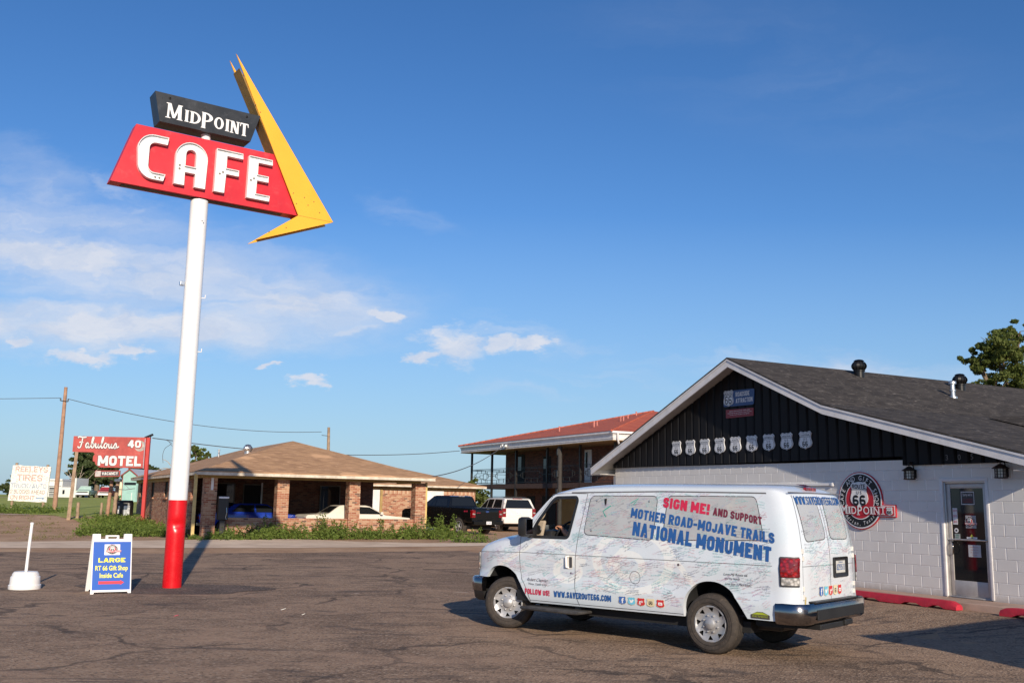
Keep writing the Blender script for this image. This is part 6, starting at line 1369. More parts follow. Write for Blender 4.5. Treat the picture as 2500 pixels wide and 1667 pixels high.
mb = MB(); vs, fs = cdt([(-.16, -2.70), (.16, -2.70), (.12, -2.82), (-.12, -2.82)]); mb.mesh([(b+.09, a, 2.203-(-2.70-b)*.28+.006) for a, b in vs], fs); mb.build('light_hood', M_lensred, bl, fix=False)
# bumpers, step, hitch
def bump(mb, path, prof, m=0):
    """sweep a profile (out, z) along a plan path"""
    n = len(path); rows = []
    for i in range(n):
        a, b = Vector(path[max(0, i-1)]), Vector(path[min(n-1, i+1)]); d = (b-a).normalized(); nn = Vector((d.y, -d.x)); rows.append([(path[i][0]+nn.x*o, path[i][1]+nn.y*o, z) for o, z in prof])
    for r0, r1 in zip(rows, rows[1:]):
        for k in range(len(prof)): mb.face([r0[k], r0[(k+1) % len(prof)], r1[(k+1) % len(prof)], r1[k]], m)
    mb.face(rows[0], m); mb.face(rows[-1], m)
rpath = [(-2.70, .985)]+[(-2.87-.17*sin(t), .815+.17*cos(t)) for t in [i*pi/14 for i in range(8)]]+[(-3.045, y) for y in (.5, .25, 0, -.25, -.5)]+[(-2.87-.17*sin(t), -.815-.17*cos(t)) for t in [pi/2-i*pi/14 for i in range(8)]]+[(-2.70, -.985)]
mb = MB(); bump(mb, rpath, [(-.05, .71), (.02, .725), (.045, .70), (.05, .60), (.035, .50), (-.0, .47), (-.05, .48)])
rb = mb.build('rear_bumper', M_chrome, van, smooth=50)
mb = MB(); mb.bbox(-3.09, -2.94, -.66, .66, .722, .742, .006); mb.bbox(-3.102, -3.085, -.80, .66, .515, .645, .006); mb.build('step_pad', M_plast, rb)
mb = MB(); mb.bbox(-3.0, -2.88, -.70, .62, .66, .70, .01); mb.build('valance', M_plast, van)
mb = MB(); mb.bbox(-3.06, -2.75, -.36, .50, .385, .455, .01); mb.bbox(-3.09, -3.055, -.44, -.20, .40, .47, .01); mb.bbox(-2.6, -1.2, .1, .62, .33, .47, .05); mb.build('tow_bar', M_plast, van)
fpath = [(2.24, .99)]+[(2.36+.20*sin(t), .80+.17*cos(t)) for t in [i*pi/14 for i in range(8)]]+[(2.565, y) for y in (.5, .25, 0, -.25, -.5)]+[(2.36+.20*sin(t), -.80-.17*cos(t)) for t in [pi/2-i*pi/14 for i in range(8)]]+[(2.24, -.99)]
fpath = fpath[::-1]
mb = MB(); bump(mb, fpath, [(-.06, .735), (.0, .745), (.03, .72), (.035, .62), (.02, .53), (-.06, .53)]); fb = mb.build('front_bumper', M_chrome, van, smooth=50)
mb = MB(); bump(mb, [(x-.02, y) for x, y in fpath], [(-.06, .528), (.02, .528), (.0, .42), (-.05, .38), (-.1, .40)]); mb.build('lower_valance', M_plast, van, smooth=50)
mb = MB(); mb.bbox(.22, 1.30, .86, 1.20, .345, .385, .012); mb.tube([(.24, 1.19, .365), (.30, 1.215, .365), (1.24, 1.215, .365), (1.30, 1.17, .365)], .024, 8); mb.box(.4, .5, .6, .9, .33, .45); mb.box(1.0, 1.1, .6, .9, .33, .45); mb.build('running_board', mat('worn_black', (.045, .043, .042), .6, var=.4, vscale=12), van, smooth=40)
# plate in its recess
mb = MB()
P0, P1 = rrect(-.565, -.085, 1.005, 1.265, .02, 2), rrect(-.505, -.145, 1.045, 1.235, .01, 2); n = len(P0)
mb.mesh([rp(a, b, .004) for a, b in P0]+[rp(a, b, .022) for a, b in P0]+[rp(a, b, .022) for a, b in [(q[0]*.96-.013, q[1]*.96+.045) for q in P0]]+[rp(a, b, .006) for a, b in P1], [((i), (i+1) % n, n+(i+1) % n, n+i) for i in range(n)]+[(n+i, n+(i+1) % n, 2*n+(i+1) % n, 2*n+i) for i in range(n)]+[(2*n+i, 2*n+(i+1) % n, 3*n+(i+1) % n, 3*n+i) for i in range(n)]+[tuple(range(3*n, 4*n))])
pr_ = mb.build('plate_recess', M_plast, van, fix=False)
mb = MB(); onrear(mb, [(-.48, 1.06), (-.17, 1.06), (-.17, 1.215), (-.48, 1.215)], [(0, 1, 2, 3)], .009); lp = mb.build('licence_plate', flat((.55, .55, .52)), pr_, fix=False)
mb = MB(); vs, fs = text_fit('8Z93513', .27, .075, off=.012); onrear(mb, [(-.19-a, 1.095+b) for a, b in vs], fs, .011); vs, fs = text_fit('California', .14, .02, off=.004); onrear(mb, [(-.255-a, 1.188+b) for a, b in vs], fs, .011); mb.build('lettering', V_blue, lp, fix=False)
for y in (.80, -.80):                                                        # door hinges
    mb = MB()
    for z in (1.36, 1.27, .90, .80): p = rp(y*.985, z, .01); mb.bbox(p[0]-.012, p[0]+.012, p[1]-.012, p[1]+.012, z-.03, z+.03, .004)
    mb.build('hinge', P_whitec, bo)
# wheels
def vanwheel(s, y, steer):
    ty, fn = wheel(van, s, y, .385, .25, rim=.605, steer=steer)
    sg = 1 if y > 0 else -1; R = .233; dish = lambda r: lerpt([(0, -.004), (.07, -.004), (.09, -.012), (.14, -.026), (.20, -.012), (.222, .010), (.233, .006)], r)
    holes = []
    for k in range(8):
        a0 = 2*pi*k/8; holes.append(rpoly([(q*cos(a0+d), q*sin(a0+d)) for q, d in ((.148, .12), (.204, -.17), (.211, .20))], .014, 3))
    vs, fs = cdt(arc(0, 0, R, 0, 360, 48)[:-1], holes, .022); mb = MB(); mb.mesh([(a, b, dish(sqrt(a*a+b*b))) for a, b in vs], fs, 0, fn)
    for h in holes: n = len(h); mb.mesh([(a, b, dish(sqrt(a*a+b*b))) for a, b in h]+[(a, b, -.075) for a, b in h], [(i, (i+1) % n, n+(i+1) % n, n+i) for i in range(n)], 1, fn)
    mb.lathe([(.072, -.006), (.070, .018), (.05, .032), (.0, .037)], 24, 0, fn)
    for k in range(8): a = 2*pi*(k+.5)/8; mb.lathe([(.013, -.02), (.012, .004), (.0, .010)], 8, 0, lambda q: fn((q[0]+.108*cos(a), q[1]+.108*sin(a), q[2])))
    o = mb.build('wheel_cover', [M_wheel, M_plast], ty, smooth=40, fix=False)
    mb = MB(); mb.lathe([(.233, -.078), (.0, -.08)], 24, 0, fn); mb.build('wheel_hub', M_dark, ty, fix=False)
for s in (1.7525, -1.7525):
    for y in (.955, -.955): vanwheel(s, y, R_(24) if s > 0 else 0)
# --- lettering on the side and the back
def side_text(s_, s0, z0, s1, z1, h, m, t=.19, sh=0.0, e=.008):
    """baseline from (s0, z0) to (s1, z1), running towards the tail"""
    L = sqrt((s1-s0)**2+(z1-z0)**2); dx, dz = (s1-s0)/L, (z1-z0)/L; mb = MB()
    for k, (vs, fs) in enumerate(stext(s_, L, h, t, shear=sh)): onside(mb, [(s0+a*dx, z0+a*dz+b) for a, b in vs], fs, e+.00025*(k % 6))
    return mb.build('lettering', m, bo, fix=False)
side_text('SIGN ME!', -1.005, 1.872, -1.735, 1.782, .142, V_crimson, .27, .06)
side_text('AND SUPPORT', -1.79, 1.782, -2.55, 1.672, .102, V_maroon, .24, .06)
side_text('MOTHER ROAD-MOJAVE TRAILS', -.485, 1.725, -2.705, 1.445, .135, V_blue, .245, .08)
side_text('NATIONAL MONUMENT', -.535, 1.480, -2.645, 1.215, .190, V_blue, .26, .06)
side_text('FOLLOW US!', 1.37, .550, .895, .548, .080, V_crimson, .24)
side_text('WWW.SAVEROUTE66.COM', .815, .545, -.215, .550, .086, V_blue, .24)
mb = MB()
for k, (vs, fs) in enumerate(stext('WWW.SAVEROUTE66.COM', 1.38, .108, .15)): onrear(mb, [(.70-a, 1.94+b) for a, b in vs], fs, .009+.00025*(k % 6))
mb.build('lettering', V_blue, bo, fix=False)
V_sky = flat((.16, .52, .70)); V_creamy = flat((.72, .62, .40)); V_tom = flat((.58, .03, .035)); V_fb = flat((.05, .14, .42)); V_gold = flat((.45, .36, .14)); V_dkgrey = flat((.07, .06, .05))
def icons(put, x0, dx, z, h, w):
    """five small route-shield badges with media symbols; put(shape, colour index, layer)"""
    cols = [V_fb, V_sky, V_tom, V_creamy, V_tom]
    for i in range(5):
        cx = x0+dx*i; mb = MB(); vs, fs = cdt(shield(cx, z, h*1.06, w*1.08)); put(mb, vs, fs, .007, 0); vs, fs = cdt(shield(cx, z+h*.035, h, w)); put(mb, vs, fs, .0085, 1); sg = 1 if dx < 0 else 1
        T = lambda P: [(cx-(a*w) if True else 0, z+h*(.5+b)) for a, b in P]
        def tri(P, mm, e=.010): v, f = cdt(T(P)); put(mb, v, f, e, mm)
        if i == 0: vs, fs = text_fit('f', w*.34, h*.62, off=.05); put(mb, [(cx+w*.12-a, z+h*.2+b) for a, b in vs], fs, .010, 2)
        elif i == 1: tri([(-.28, -.16), (-.05, -.20), (.14, -.10), (.24, .10), (.34, .16), (.24, .18), (.20, .26), (.08, .24), (.02, .10), (-.16, .16), (-.26, .26), (-.28, .12), (-.22, .02), (-.22, -.06), (-.12, -.12)], 2)
        elif i == 2: vs, fs = text_fit('g+', w*.55, h*.40, off=.04); put(mb, [(cx+w*.28-a, z+h*.36+b) for a, b in vs], fs, .010, 2)
        elif i == 3: tri(rrect(-.24, .24, -.22, .22, .06), 3); v, f = ribbon(T(arc(0, -.02, .12, 0, 360, 14)[:-1]), h*.05, True); put(mb, v, f, .0115, 2); tri([(-.20, .08), (.20, .08), (.20, .12), (-.20, .12)], 2, .0115)
        else: tri(rrect(-.26, .26, -.17, .19, .07), 2); tri([(-.08, -.09), (-.08, .11), (.11, .01)], 1, .0115)
        mb.build('badge', [V_creamy, cols[i], V_white if i != 3 else V_creamy, V_dkgrey], bo, fix=False)
icons(lambda mb, v, f, e, m: onside(mb, v, f, e, m), -.405, -.155, .530, .105, .125); icons(lambda mb, v, f, e, m: onrear(mb, v, f, e, m), .31, -.145, .78, .125, .115)
mb = MB(); vs, fs = cdt([(-2.36, .515), (-2.62, .515), (-2.62, .565), (-2.53, .60), (-2.45, .60), (-2.36, .56)]); onside(mb, vs, fs, .006, 0); vs, fs = cdt([(-2.37, .565), (-2.61, .565), (-2.53, .592), (-2.45, .592)]); onside(mb, vs, fs, .0075, 1)
vs, fs = text_fit('ROAD TRIP RENTALS', .21, .022, off=.01); onside(mb, [(-2.385-a, .533+b) for a, b in vs], fs, .0085, 1); mb.build('sticker', [V_dkgrey, flat((.35, .42, .03))], bo, fix=False)
mb = MB(); onrear(mb, [(.765, .80), (.72, .80), (.73, .70), (.77, .70)], [(0, 1, 2, 3)], .006); mb.build('sticker', V_gold, bo, fix=False)
# --- hundreds of signatures in felt pen
def scribble(rs, h, L):
    """one handwritten word: (x, z) points"""
    P = []; x = 0; 
    while x < L:
        k = rs.random(); hh = h*(rs.uniform(.35, .6) if k < .7 else rs.uniform(.8, 1.1)); st = h*rs.uniform(.25, .5)
        P += [(x, rs.uniform(-.05, .1)*h), (x+st*.5, hh), (x+st*.8, hh*rs.uniform(.2, .7))]; x += st
        if k > .93: P.append((x-st*.3, -h*.4))
    return P
def signatures(put, inside, box, n, seed):
    rs = random.Random(seed); mb = MB(); k0 = 0
    while k0 < n:
        X, Z = rs.uniform(box[0], box[1]), rs.uniform(box[2], box[3])
        if not inside(X, Z): continue
        k0 += 1; an = rs.choice((.10, .2, .35, .5, .5, -.05, -.15))+rs.gauss(0, .06); k = rs.random()
        m = 0 if k < .20 else 1 if k < .50 else 2 if k < .80 else 3 if k < .90 else 4
        h = rs.uniform(.011, .022)*(1.5 if rs.random() < .12 else 1); L = rs.uniform(.06, .20); lines = rs.choice((1, 1, 2, 2, 3)); w = rs.choice((.0009, .0012, .0013, .0018)) * (1.35 if m == 2 else 1)
        if rs.random() < .05: w *= 1.9
        for l in range(lines):
            x = 0
            while x < L:
                wd = rs.uniform(.03, .09); P = scribble(rs, h, wd); P = [(X+((a+x)*cos(an)-(b-l*h*1.9)*sin(an)), Z+(a+x)*sin(an)+(b-l*h*1.9)*cos(an)) for a, b in P]
                if all(inside(*p) for p in P): v, f = ribbon(P, w); put(mb, v, f, m)
                x += wd+h*.7
    return mb.build('signatures', SIGM, bo, fix=False)
SIGM = [flat((.27, .28, .33)), flat((.66, .43, .47)), flat((.40, .64, .66)), flat((.52, .40, .61)), flat((.40, .47, .63))]
putm = lambda mb, v, f, m: onside(mb, [(-a, b) for a, b in v], f, .0068, m)              # written left to right as we see it
OUTS = [(q_[0], q_[1]) for q_ in outer]; DW = [((q_[0]-.93)*1.13+.93, (q_[1]-1.69)*1.1+1.69) for q_ in doorwin]
def in_side(x, z): s = -x; return -2.66 < s < 2.34 and inpoly(s, z, OUTS) and not inpoly(s, z, DW) and z > .66-.10*(s > 1.4 or s < -1.1) and not (.47 < s < .64 and .94 < z < 1.17)
tag(signatures(putm, in_side, (-2.35, 2.66, .50, 2.07), 720, 11), kind='stuff')
putr = lambda mb, v, f, m: onrear(mb, [(-a, b) for a, b in v], f, .0068, m)
in_rear = lambda x, z: -.74 < x < .74 and .70 < z < 1.90 and not (.05 < x < .60 and .97 < z < 1.29) and not (-.40 < x < .40 and .74 < z < .93)
tag(signatures(putr, in_rear, (-.74, .74, .70, 1.90), 190, 12), kind='stuff')
mb = MB()                                                                    # a few large bold inscriptions
for s_, x, z, w, h in (('Love My Route 66', -1.98, 1.02, .34, .030), ('and my beach', -1.99, .97, .22, .028), ('Love Jean + Mary Lund', -2.0, .90, .36, .030), ('Robert Chapman', 1.33, .745, .40, .045), ('New York City', 1.30, .69, .36, .03)):
    vs, fs = text_fit(s_, w, h, shear=.3); onside(mb, [(x-a, z+b) for a, b in vs], fs, .007)
v, f = ribbon([(-.13, 1.88), (.0, 1.80), (-.06, 1.72)], .016); onside(mb, v, f, .007, 1); v, f = ribbon([(-.47, 1.92), (-.60, 1.99), (-.52, 1.90)], .012); onside(mb, v, f, .007, 1)
mb.build('inscription', [flat((.06, .06, .07)), flat((.04, .36, .28))], bo, fix=False)
# ------------------------------------------------------------------ the driver: one continuous skinned body, seated, one hand on the wheel
def skinned(verts, edges, radii, name, mats, parent, root=0, sub=2):
    me = bpy.data.meshes.new(name); me.from_pydata(verts, edges, []); o = bpy.data.objects.new(name, me); COL.objects.link(o)
    sk = o.modifiers.new('skin', 'SKIN'); sk.use_smooth_shade = True; sv = me.skin_vertices[0].data
    for i, r in enumerate(radii): sv[i].radius = (r, r) if not isinstance(r, tuple) else r
    for v in sv: v.use_root = False
    sv[root].use_root = True; sb = o.modifiers.new('sub', 'SUBSURF'); sb.levels = sub; sb.render_levels = sub
    bpy.context.view_layer.update(); dg = bpy.context.evaluated_depsgraph_get(); m2 = bpy.data.meshes.new_from_object(o.evaluated_get(dg)); bpy.data.objects.remove(o)
    return m2
def person():
    vm = van.matrix_basis.copy() if False else Matrix.LocRotScale(van.location, van.rotation_euler, None)
    p = thing('person', 'driver in a dark shirt at the van wheel, bare forearm raised to the steering wheel', 'person', van.location, VY+pi/2)
    v = []; e = []; r = []
    def add(pts, rad, start=None):
        prev = start
        for q, rr in zip(pts, rad):
            v.append(q); r.append(rr); i = len(v)-1
            if prev is not None: e.append((prev, i))
            prev = i
        return prev
    DX, DZ = .30, .17
    pel = add([(.16+DX, .44, .98+DZ)], [.15]); ch = add([(.12+DX, .44, 1.18+DZ), (.10+DX, .44, 1.34+DZ), (.09+DX, .44, 1.46+DZ)], [(.15, .12), (.17, .12), (.11, .09)], pel)
    nk = add([(.10+DX, .44, 1.54+DZ)], [.058], ch); add([(.12+DX, .44, 1.62+DZ), (.13+DX, .44, 1.72+DZ), (.13+DX, .44, 1.78+DZ)], [.085, .098, .07], nk)
    for sg in (1, -1):
        sh = add([(.09+DX, .44+sg*.17, 1.42+DZ)], [.068], ch-1)
        tgt = (1.0, .62, 1.54) if sg > 0 else (1.0, .30, 1.50)
        add([(.27+DX, .44+sg*.25, 1.30+DZ), (.42+DX, .44+sg*.27, 1.24+DZ), (.55+DX, .44+sg*.25, 1.28+DZ), (.95, tgt[1]+.01, tgt[2]-.03), (.985, tgt[1], tgt[2]-.005)], [.056, .047, .046, .032, .034], sh)
        add([(.38+DX, .44+sg*.12, .98+DZ), (.60+DX, .44+sg*.13, 1.0+DZ), (.72+DX, .44+sg*.13, .80+DZ), (.78+DX, .44+sg*.13, .66), (.90+DX, .44+sg*.13, .64)], [.085, .065, .055, .042, .04], pel)
    m2 = skinned(v, e, r, 'person', None, None)
    bm = bmesh.new(); bm.from_mesh(m2)
    # hands: palms with five separate curled fingers each
    for sg, c in ((1, V(1.01, .62, 1.54)), (-1, V(1.01, .30, 1.50))):
        hv = []; he = []; hr = []
        hv.append((c.x-.045, c.y, c.z-.012)); hr.append(.027); hv.append((c.x, c.y, c.z+.004)); hr.append(.034); he.append((0, 1))
        for f in range(4):
            yy = c.y+(f-1.5)*.021; L = (.9, 1.05, 1.0, .8)[f]; b = len(hv)
            for q in ((c.x+.035, yy, c.z+.018), (c.x+.062, yy, c.z+.004*L), (c.x+.065, yy, c.z-.020*L), (c.x+.045, yy, c.z-.032*L)): hv.append(q); hr.append(.0095)
            he += [(1, b), (b, b+1), (b+1, b+2), (b+2, b+3)]
        b = len(hv); ty = c.y-sg*.038
        for q in ((c.x, ty, c.z+.006), (c.x+.028, ty-sg*.012, c.z-.004), (c.x+.048, ty-sg*.010, c.z-.016)): hv.append(q); hr.append(.0105)
        he += [(1, b), (b, b+1), (b+1, b+2)]
        bm.from_mesh(skinned(hv, he, hr, 'hand', None, None))
    me = bpy.data.meshes.new('person'); bm.to_mesh(me); bm.free()
    skin = mat('skin', (.42, .20, .12), .55, var=.1); shirt = mat('dark_shirt', (.035, .018, .018), .9, var=.3); jean = mat('dark_jeans', (.03, .04, .07), .9)
    for mm in (skin, shirt, jean): me.materials.append(mm)
    for pl in me.polygons:
        c = pl.center; pl.use_smooth = True
        arm = c.x > .66 and c.z > 1.32
        pl.material_index = 0 if (arm or c.z > 1.69) else 2 if (c.z < 1.22 or (c.x > .62 and c.z < 1.3)) else 1
    b = bpy.data.objects.new('figure', me); COL.objects.link(b); b.parent = p
    mb = MB(); mb.lathe([(.0, .115), (.06, .105), (.10, .05), (.105, -.02), (.09, -.06), (.0, -.05)], 20, fn=lambda q: (q[0]*1.0+.415, q[1]*.92+.44, q[2]+1.905)); mb.build('hair', mat('dark_hair', (.02, .014, .01), .8), p, smooth=60)
    mb = MB()                                                                # plain face: brows, eyes, nose, mouth, ears
    for sg in (1, -1): mb.lathe([(.012, 0), (.008, .006), (0, .008)], 8, 0, lambda q: (.518+q[2], .44+sg*.033+q[0], 1.865+q[1])); mb.lathe([(.022, 0), (.018, .012), (0, .012)], 8, 1, lambda q: (.42+q[0]*.6, .44+sg*(.092+q[2]), 1.85+q[1]*1.4))
    mb.lathe([(.016, 0), (.010, .02), (0, .028)], 8, 1, lambda q: (.515+q[2], .44+q[0], 1.84+q[1]*1.5)); mb.box(.508, .518, .415, .465, 1.802, 1.809); mb.build('face', [M_plast, skin], p, smooth=60)
person()
# ------------------------------------------------------------------ trees
def tree(name, label, x, y, h, blobs, n, leaf, m, seed, group=None, trunk=.25, dead=(), z0=None, up=.2):
    """tapered trunk, limbs to each clump, crown of leaf faces; blobs: (dx, dy, z, rx, ry, rz, share)"""
    z0 = gz(x, y) if z0 is None else z0; t = thing(name, label, 'tree', (x, y, z0), 0, group); rs = random.Random(seed); mb = MB()
    fk = h*.38; mb.tube([(0, 0, -.2), (.03*h*.2, 0, fk*.5), (0, .02*h, fk)], [trunk*1.2, trunk, trunk*.8], 10)
    for b in blobs:
        c = V(*b[:3]); s_ = V(0, 0, fk*rs.uniform(.6, 1.0)); mid = (s_+c)/2+V(rs.uniform(-.2, .2), rs.uniform(-.2, .2), -.06*h); mb.tube([s_, mid, c], [trunk*.55, trunk*.32, trunk*.08], 6)
        for _ in range(4): q = c+V(rs.uniform(-.8, .8)*b[3], rs.uniform(-.8, .8)*b[4], rs.uniform(-.5, .9)*b[5]); mb.tube([mid+(c-mid)*rs.uniform(.2, .9), (c+q)/2, q], [trunk*.16, trunk*.09, trunk*.02], 4)
    mb.build('trunk', M_bark, t, smooth=60, fix=False); mb = MB(); tot = sum(b[6] for b in blobs)
    for b in blobs:
        k = max(6, int(46*b[6]))                                              # each clump is a cloud of small sprays
        for _ in range(k):
            u = V(rs.gauss(0, 1), rs.gauss(0, 1), rs.gauss(0, 1)).normalized()*rs.uniform(.25, 1.12); c = (b[0]+u.x*b[3], b[1]+u.y*b[4], b[2]+u.z*b[5]); rr = rs.uniform(.10, .26)
            leaves(mb, c, (b[3]*rr, b[4]*rr, b[5]*rr*.8), int(n*b[6]/tot/k), leaf, rs, up=up)
    mb.build('crown', m, t, fix=False)
    for P in dead: mb = MB(); mb.tube(smoothp(P, 3), [.05*(1-.85*i/(len(P)*3)) for i in range(3*(len(P)-1)+1)], 5); mb.build('dead_branch', M_dead, t, smooth=60, fix=False)
    return t
tree('elm_tree', 'broad green tree rising behind the cafe roof at the right edge', 23.6, 45, 11,
     [(-.9, 0, 8.9, 1.35, 1.6, 1.1, 1.2), (-1.9, .3, 8.6, .75, 1, .75, .6), (.3, .2, 7.6, 1.9, 1.9, 1.3, 1.5), (-1.3, 0, 7.0, 1.0, 1.2, .8, .7), (.2, 0, 6.0, 1.3, 1.6, 1.0, .9), (1.9, .3, 8.9, 1.4, 1.5, 1.2, 1), (-.2, .3, 9.9, .8, .9, .55, .5), (2.2, 0, 6.8, 1.5, 1.5, 1.4, 1), (3.6, 0, 8, 1.4, 1.5, 1.5, 1)], 56000, .085, M_leaf, 3, None, .35,
     [[(.6, -1.6, 6.9), (.0, -1.9, 7.5), (-.5, -2.0, 7.6)], [(.6, -1.6, 6.9), (.1, -1.9, 7.9), (-.1, -2.0, 8.3)], [(.9, -1.5, 7.6), (.8, -1.8, 8.9), (.7, -1.8, 9.7)]])
tree('elm_tree', 'small tree crown showing over the office roof beside the white pole', -25.1, 80, 6, [(-.1, 0, 4.4, .6, .8, .45, 1), (.35, 0, 3.9, .45, .7, .35, .7), (-.5, 0, 4.8, .3, .4, .25, .4), (.75, 0, 4.3, .25, .4, .25, .3), (-.3, .2, 3.6, .6, .7, .4, .6)], 2600, .15, M_leaf, 8)
t = tree('shrub_tree', 'low bushy tree between the garage wing and the white off-roader', 2.6-5.3, 66, 3.2, [(.3, 0, 1.9, 1.0, .9, .9, 1), (1.0, .2, 1.2, .9, .8, .8, .8), (-.3, 0, 1.3, .8, .8, .8, .8), (.4, 0, 2.6, .5, .5, .4, .4)], 3500, .16, M_leaf, 9, None, .1)
FT = 'dark trees beyond the field'
tree('field_tree', 'tall dark tree directly behind the red motel sign', -67.2, 162, 9, [(-2.5, 0, 6.9, 2.2, 2, 1.3, 1), (-1.2, 0, 5.2, 3.2, 2.5, 2.0, 1.6), (1.2, 0, 6.0, 2.8, 2.5, 1.6, 1.4), (1.8, 0, 3.6, 3.4, 2.5, 1.8, 1.4), (-3.2, 0, 8.2, .9, 1, .7, .5), (-2.5, 0, 3.4, 2.2, 2, 1.5, 1), (0, 0, 7.2, 2, 2, 1.2, .8)], 9000, .38, M_leafdark, 21, FT, .4, [[(-.5, -2.6, 2.8), (.8, -2.8, 4.2), (1.2, -2.8, 4.6)], [(1.6, -2.6, 5.2), (1.4, -2.8, 6.2)], [(-3.6, -2.5, 2.4), (-2.2, -2.8, 3.6), (-1.4, -2.8, 3.9)]])
tree('field_tree', 'rounded dark tree behind the vacancy board and the teal shed', -58.8, 160, 6, [(-1, 0, 4.0, 2.2, 2, 1.4, 1), (1.6, 0, 3.6, 2.0, 2, 1.5, 1), (-.5, 0, 2.0, 2.8, 2, 1.4, 1), (3.2, 0, 2.6, 1.8, 2, 1.6, .8)], 6000, .36, M_leafdark, 22, FT, .3)
tree('field_tree', 'dark bush seen between the tyre billboard and the utility pole', -73.5, 172, 5, [(0, 0, 3.2, 1.4, 2, 1.6, 1), (-.8, 0, 4.6, .8, 1, .8, .5), (.8, 0, 2.0, 1.4, 2, 1.2, .8)], 3000, .36, M_leafdark, 23, FT, .25)
tree('field_tree', 'far dark tree at the left edge behind the tyre billboard', -94, 190, 4, [(0, 0, 2.6, 1.4, 2, 1.3, 1), (1.6, 0, 1.8, 1.6, 2, 1.0, 1), (-1.5, 0, 1.4, 1.6, 2, 1, 1)], 2600, .36, M_leafdark, 24, FT, .25)
tree('elm_tree', 'low leafy tree with bare dead boughs behind the office side roof', -31.5, 90, 4.4, [(.6, 0, 2.5, 1.0, 1, .4, 1), (-1.2, 0, 2.3, .9, 1, .45, 1), (1.9, 0, 2.3, 1.0, 1, .4, 1)], 2600, .17, M_leaf, 25, None, .15, [[(1.0, 0, 2.2), (.9, 0, 3.2), (.4, 0, 3.9), (-.1, 0, 4.1)], [(1.0, 0, 2.9), (1.4, 0, 3.4)], [(.9, 0, 3.2), (.2, 0, 3.3), (-.5, 0, 3.1)], [(.9, 0, 2.8), (-.2, 0, 3.0), (-.8, 0, 2.7)], [(1.9, 0, 2.3), (2.1, 0, 3.1), (1.7, 0, 3.4)]])
tree('bare_tree', 'grey leafless tree behind the brown utility pole', -68.9, 158, 6.0, [(0, 0, 3.9, .4, .4, .3, .2)], 60, .2, M_leafdark, 26, None, .14, [[(0, 0, 1.5), (-.8, 0, 3.2), (-1.9, 0, 5.2)], [(0, 0, 1.5), (.6, 0, 3.4), (.9, 0, 5.0)], [(-.4, 0, 2.4), (-1.5, 0, 3.6), (-2.4, 0, 4.3)], [(.2, 0, 2.2), (-.1, 0, 3.6), (-.6, 0, 4.9)], [(.5, 0, 3), (1.2, 0, 3.9)]])
# ------------------------------------------------------------------ the red motel sign
SX, SY = -20.2, 50.0
fs = thing('motel_sign', 'weathered red motel sign with white script lettering on a red post, vacancy board below', 'motel sign', (SX, SY, 0), R_(1.0))
M_oldred = mat('faded_red', (.44, .075, .065), .65, var=.22, vscale=1.6, dirt=((.52, .16, .13), .7)); M_oldred2 = mat('post_red', (.50, .045, .04), .55, var=.15, vscale=2); M_oldwhite = mat('old_white', (.74, .72, .70), .6, var=.12, vscale=6); M_outl = mat('letter_shadow', (.07, .06, .07), .7)
q = lambda u, z, t: (u, -t, z)
zS = gz(SX, SY)
P = [(-1.86, 4.07), (-.80, 4.07), (-.78, 4.02), (-.72, 3.98), (-.80, 3.86), (-.80, 3.62), (-.70, 3.60), (-.66, 3.48), (-.56, 3.38), (-.42, 3.32), (1.78, 3.32), (1.78, 4.86), (-1.86, 4.86)]
mb = MB(); vs, fcs = cdt(P); n = len(P)
for d in (-.11, .11): mb.mesh([(a, d, b) for a, b in vs], fcs)
mb.mesh([(a, -.11, b) for a, b in P]+[(a, .11, b) for a, b in P], [(i, (i+1) % n, n+(i+1) % n, n+i) for i in range(n)]); pan = mb.build('panel', M_oldred, fs, fix=False)
def stroke_text(strokes, ox, oz, sc_, w, t, mb): 
    for S_ in strokes:
        v, f = ribbon(smoothp([(ox+a*sc_, oz+b*sc_) for a, b in S_], 5), w); mb.mesh([q(a, b, t) for a, b in v], f)
FAB = [  # F a b u l o u s, joined hand
 [(.05, .92), (.0, .98), (.15, 1.02), (.45, .95), (.75, 1.0)], [(.42, .95), (.36, .5), (.28, .12), (.18, .0), (.06, .04), (.05, .14)], [(.14, .50), (.30, .54), (.48, .50)],
 [(.98, .42), (.86, .46), (.76, .30), (.76, .10), (.86, .02), (.96, .16), (1.0, .42), (.98, .12), (1.06, .02), (1.18, .14)],
 [(1.18, .14), (1.34, .5), (1.44, .92), (1.36, .98), (1.28, .6), (1.28, .12), (1.38, .02), (1.50, .16), (1.48, .38), (1.40, .40), (1.58, .32)],
 [(1.58, .32), (1.66, .42), (1.64, .14), (1.74, .02), (1.86, .20), (1.90, .42), (1.88, .12), (1.98, .02), (2.10, .2)],
 [(2.10, .2), (2.26, .56), (2.34, .94), (2.26, .98), (2.18, .5), (2.18, .10), (2.28, .02), (2.42, .20)],
 [(2.66, .40), (2.54, .46), (2.44, .28), (2.46, .08), (2.58, .02), (2.68, .16), (2.68, .36), (2.62, .42), (2.72, .36), (2.86, .38)],
 [(2.86, .40), (2.86, .14), (2.96, .02), (3.08, .22), (3.12, .42), (3.10, .12), (3.20, .02), (3.34, .22)],
 [(3.34, .22), (3.48, .48), (3.54, .30), (3.56, .10), (3.46, .0), (3.34, .06), (3.5, .04), (3.68, .10), (3.80, .18)]]
mb = MB(); stroke_text(FAB, -1.62, 4.27, .545, .098, .114, mb); b1 = mb.build('letter_shadow', M_outl, pan, fix=False)
mb = MB(); stroke_text(FAB, -1.62, 4.28, .545, .058, .118, mb); mb.build('lettering', M_oldwhite, pan, fix=False)
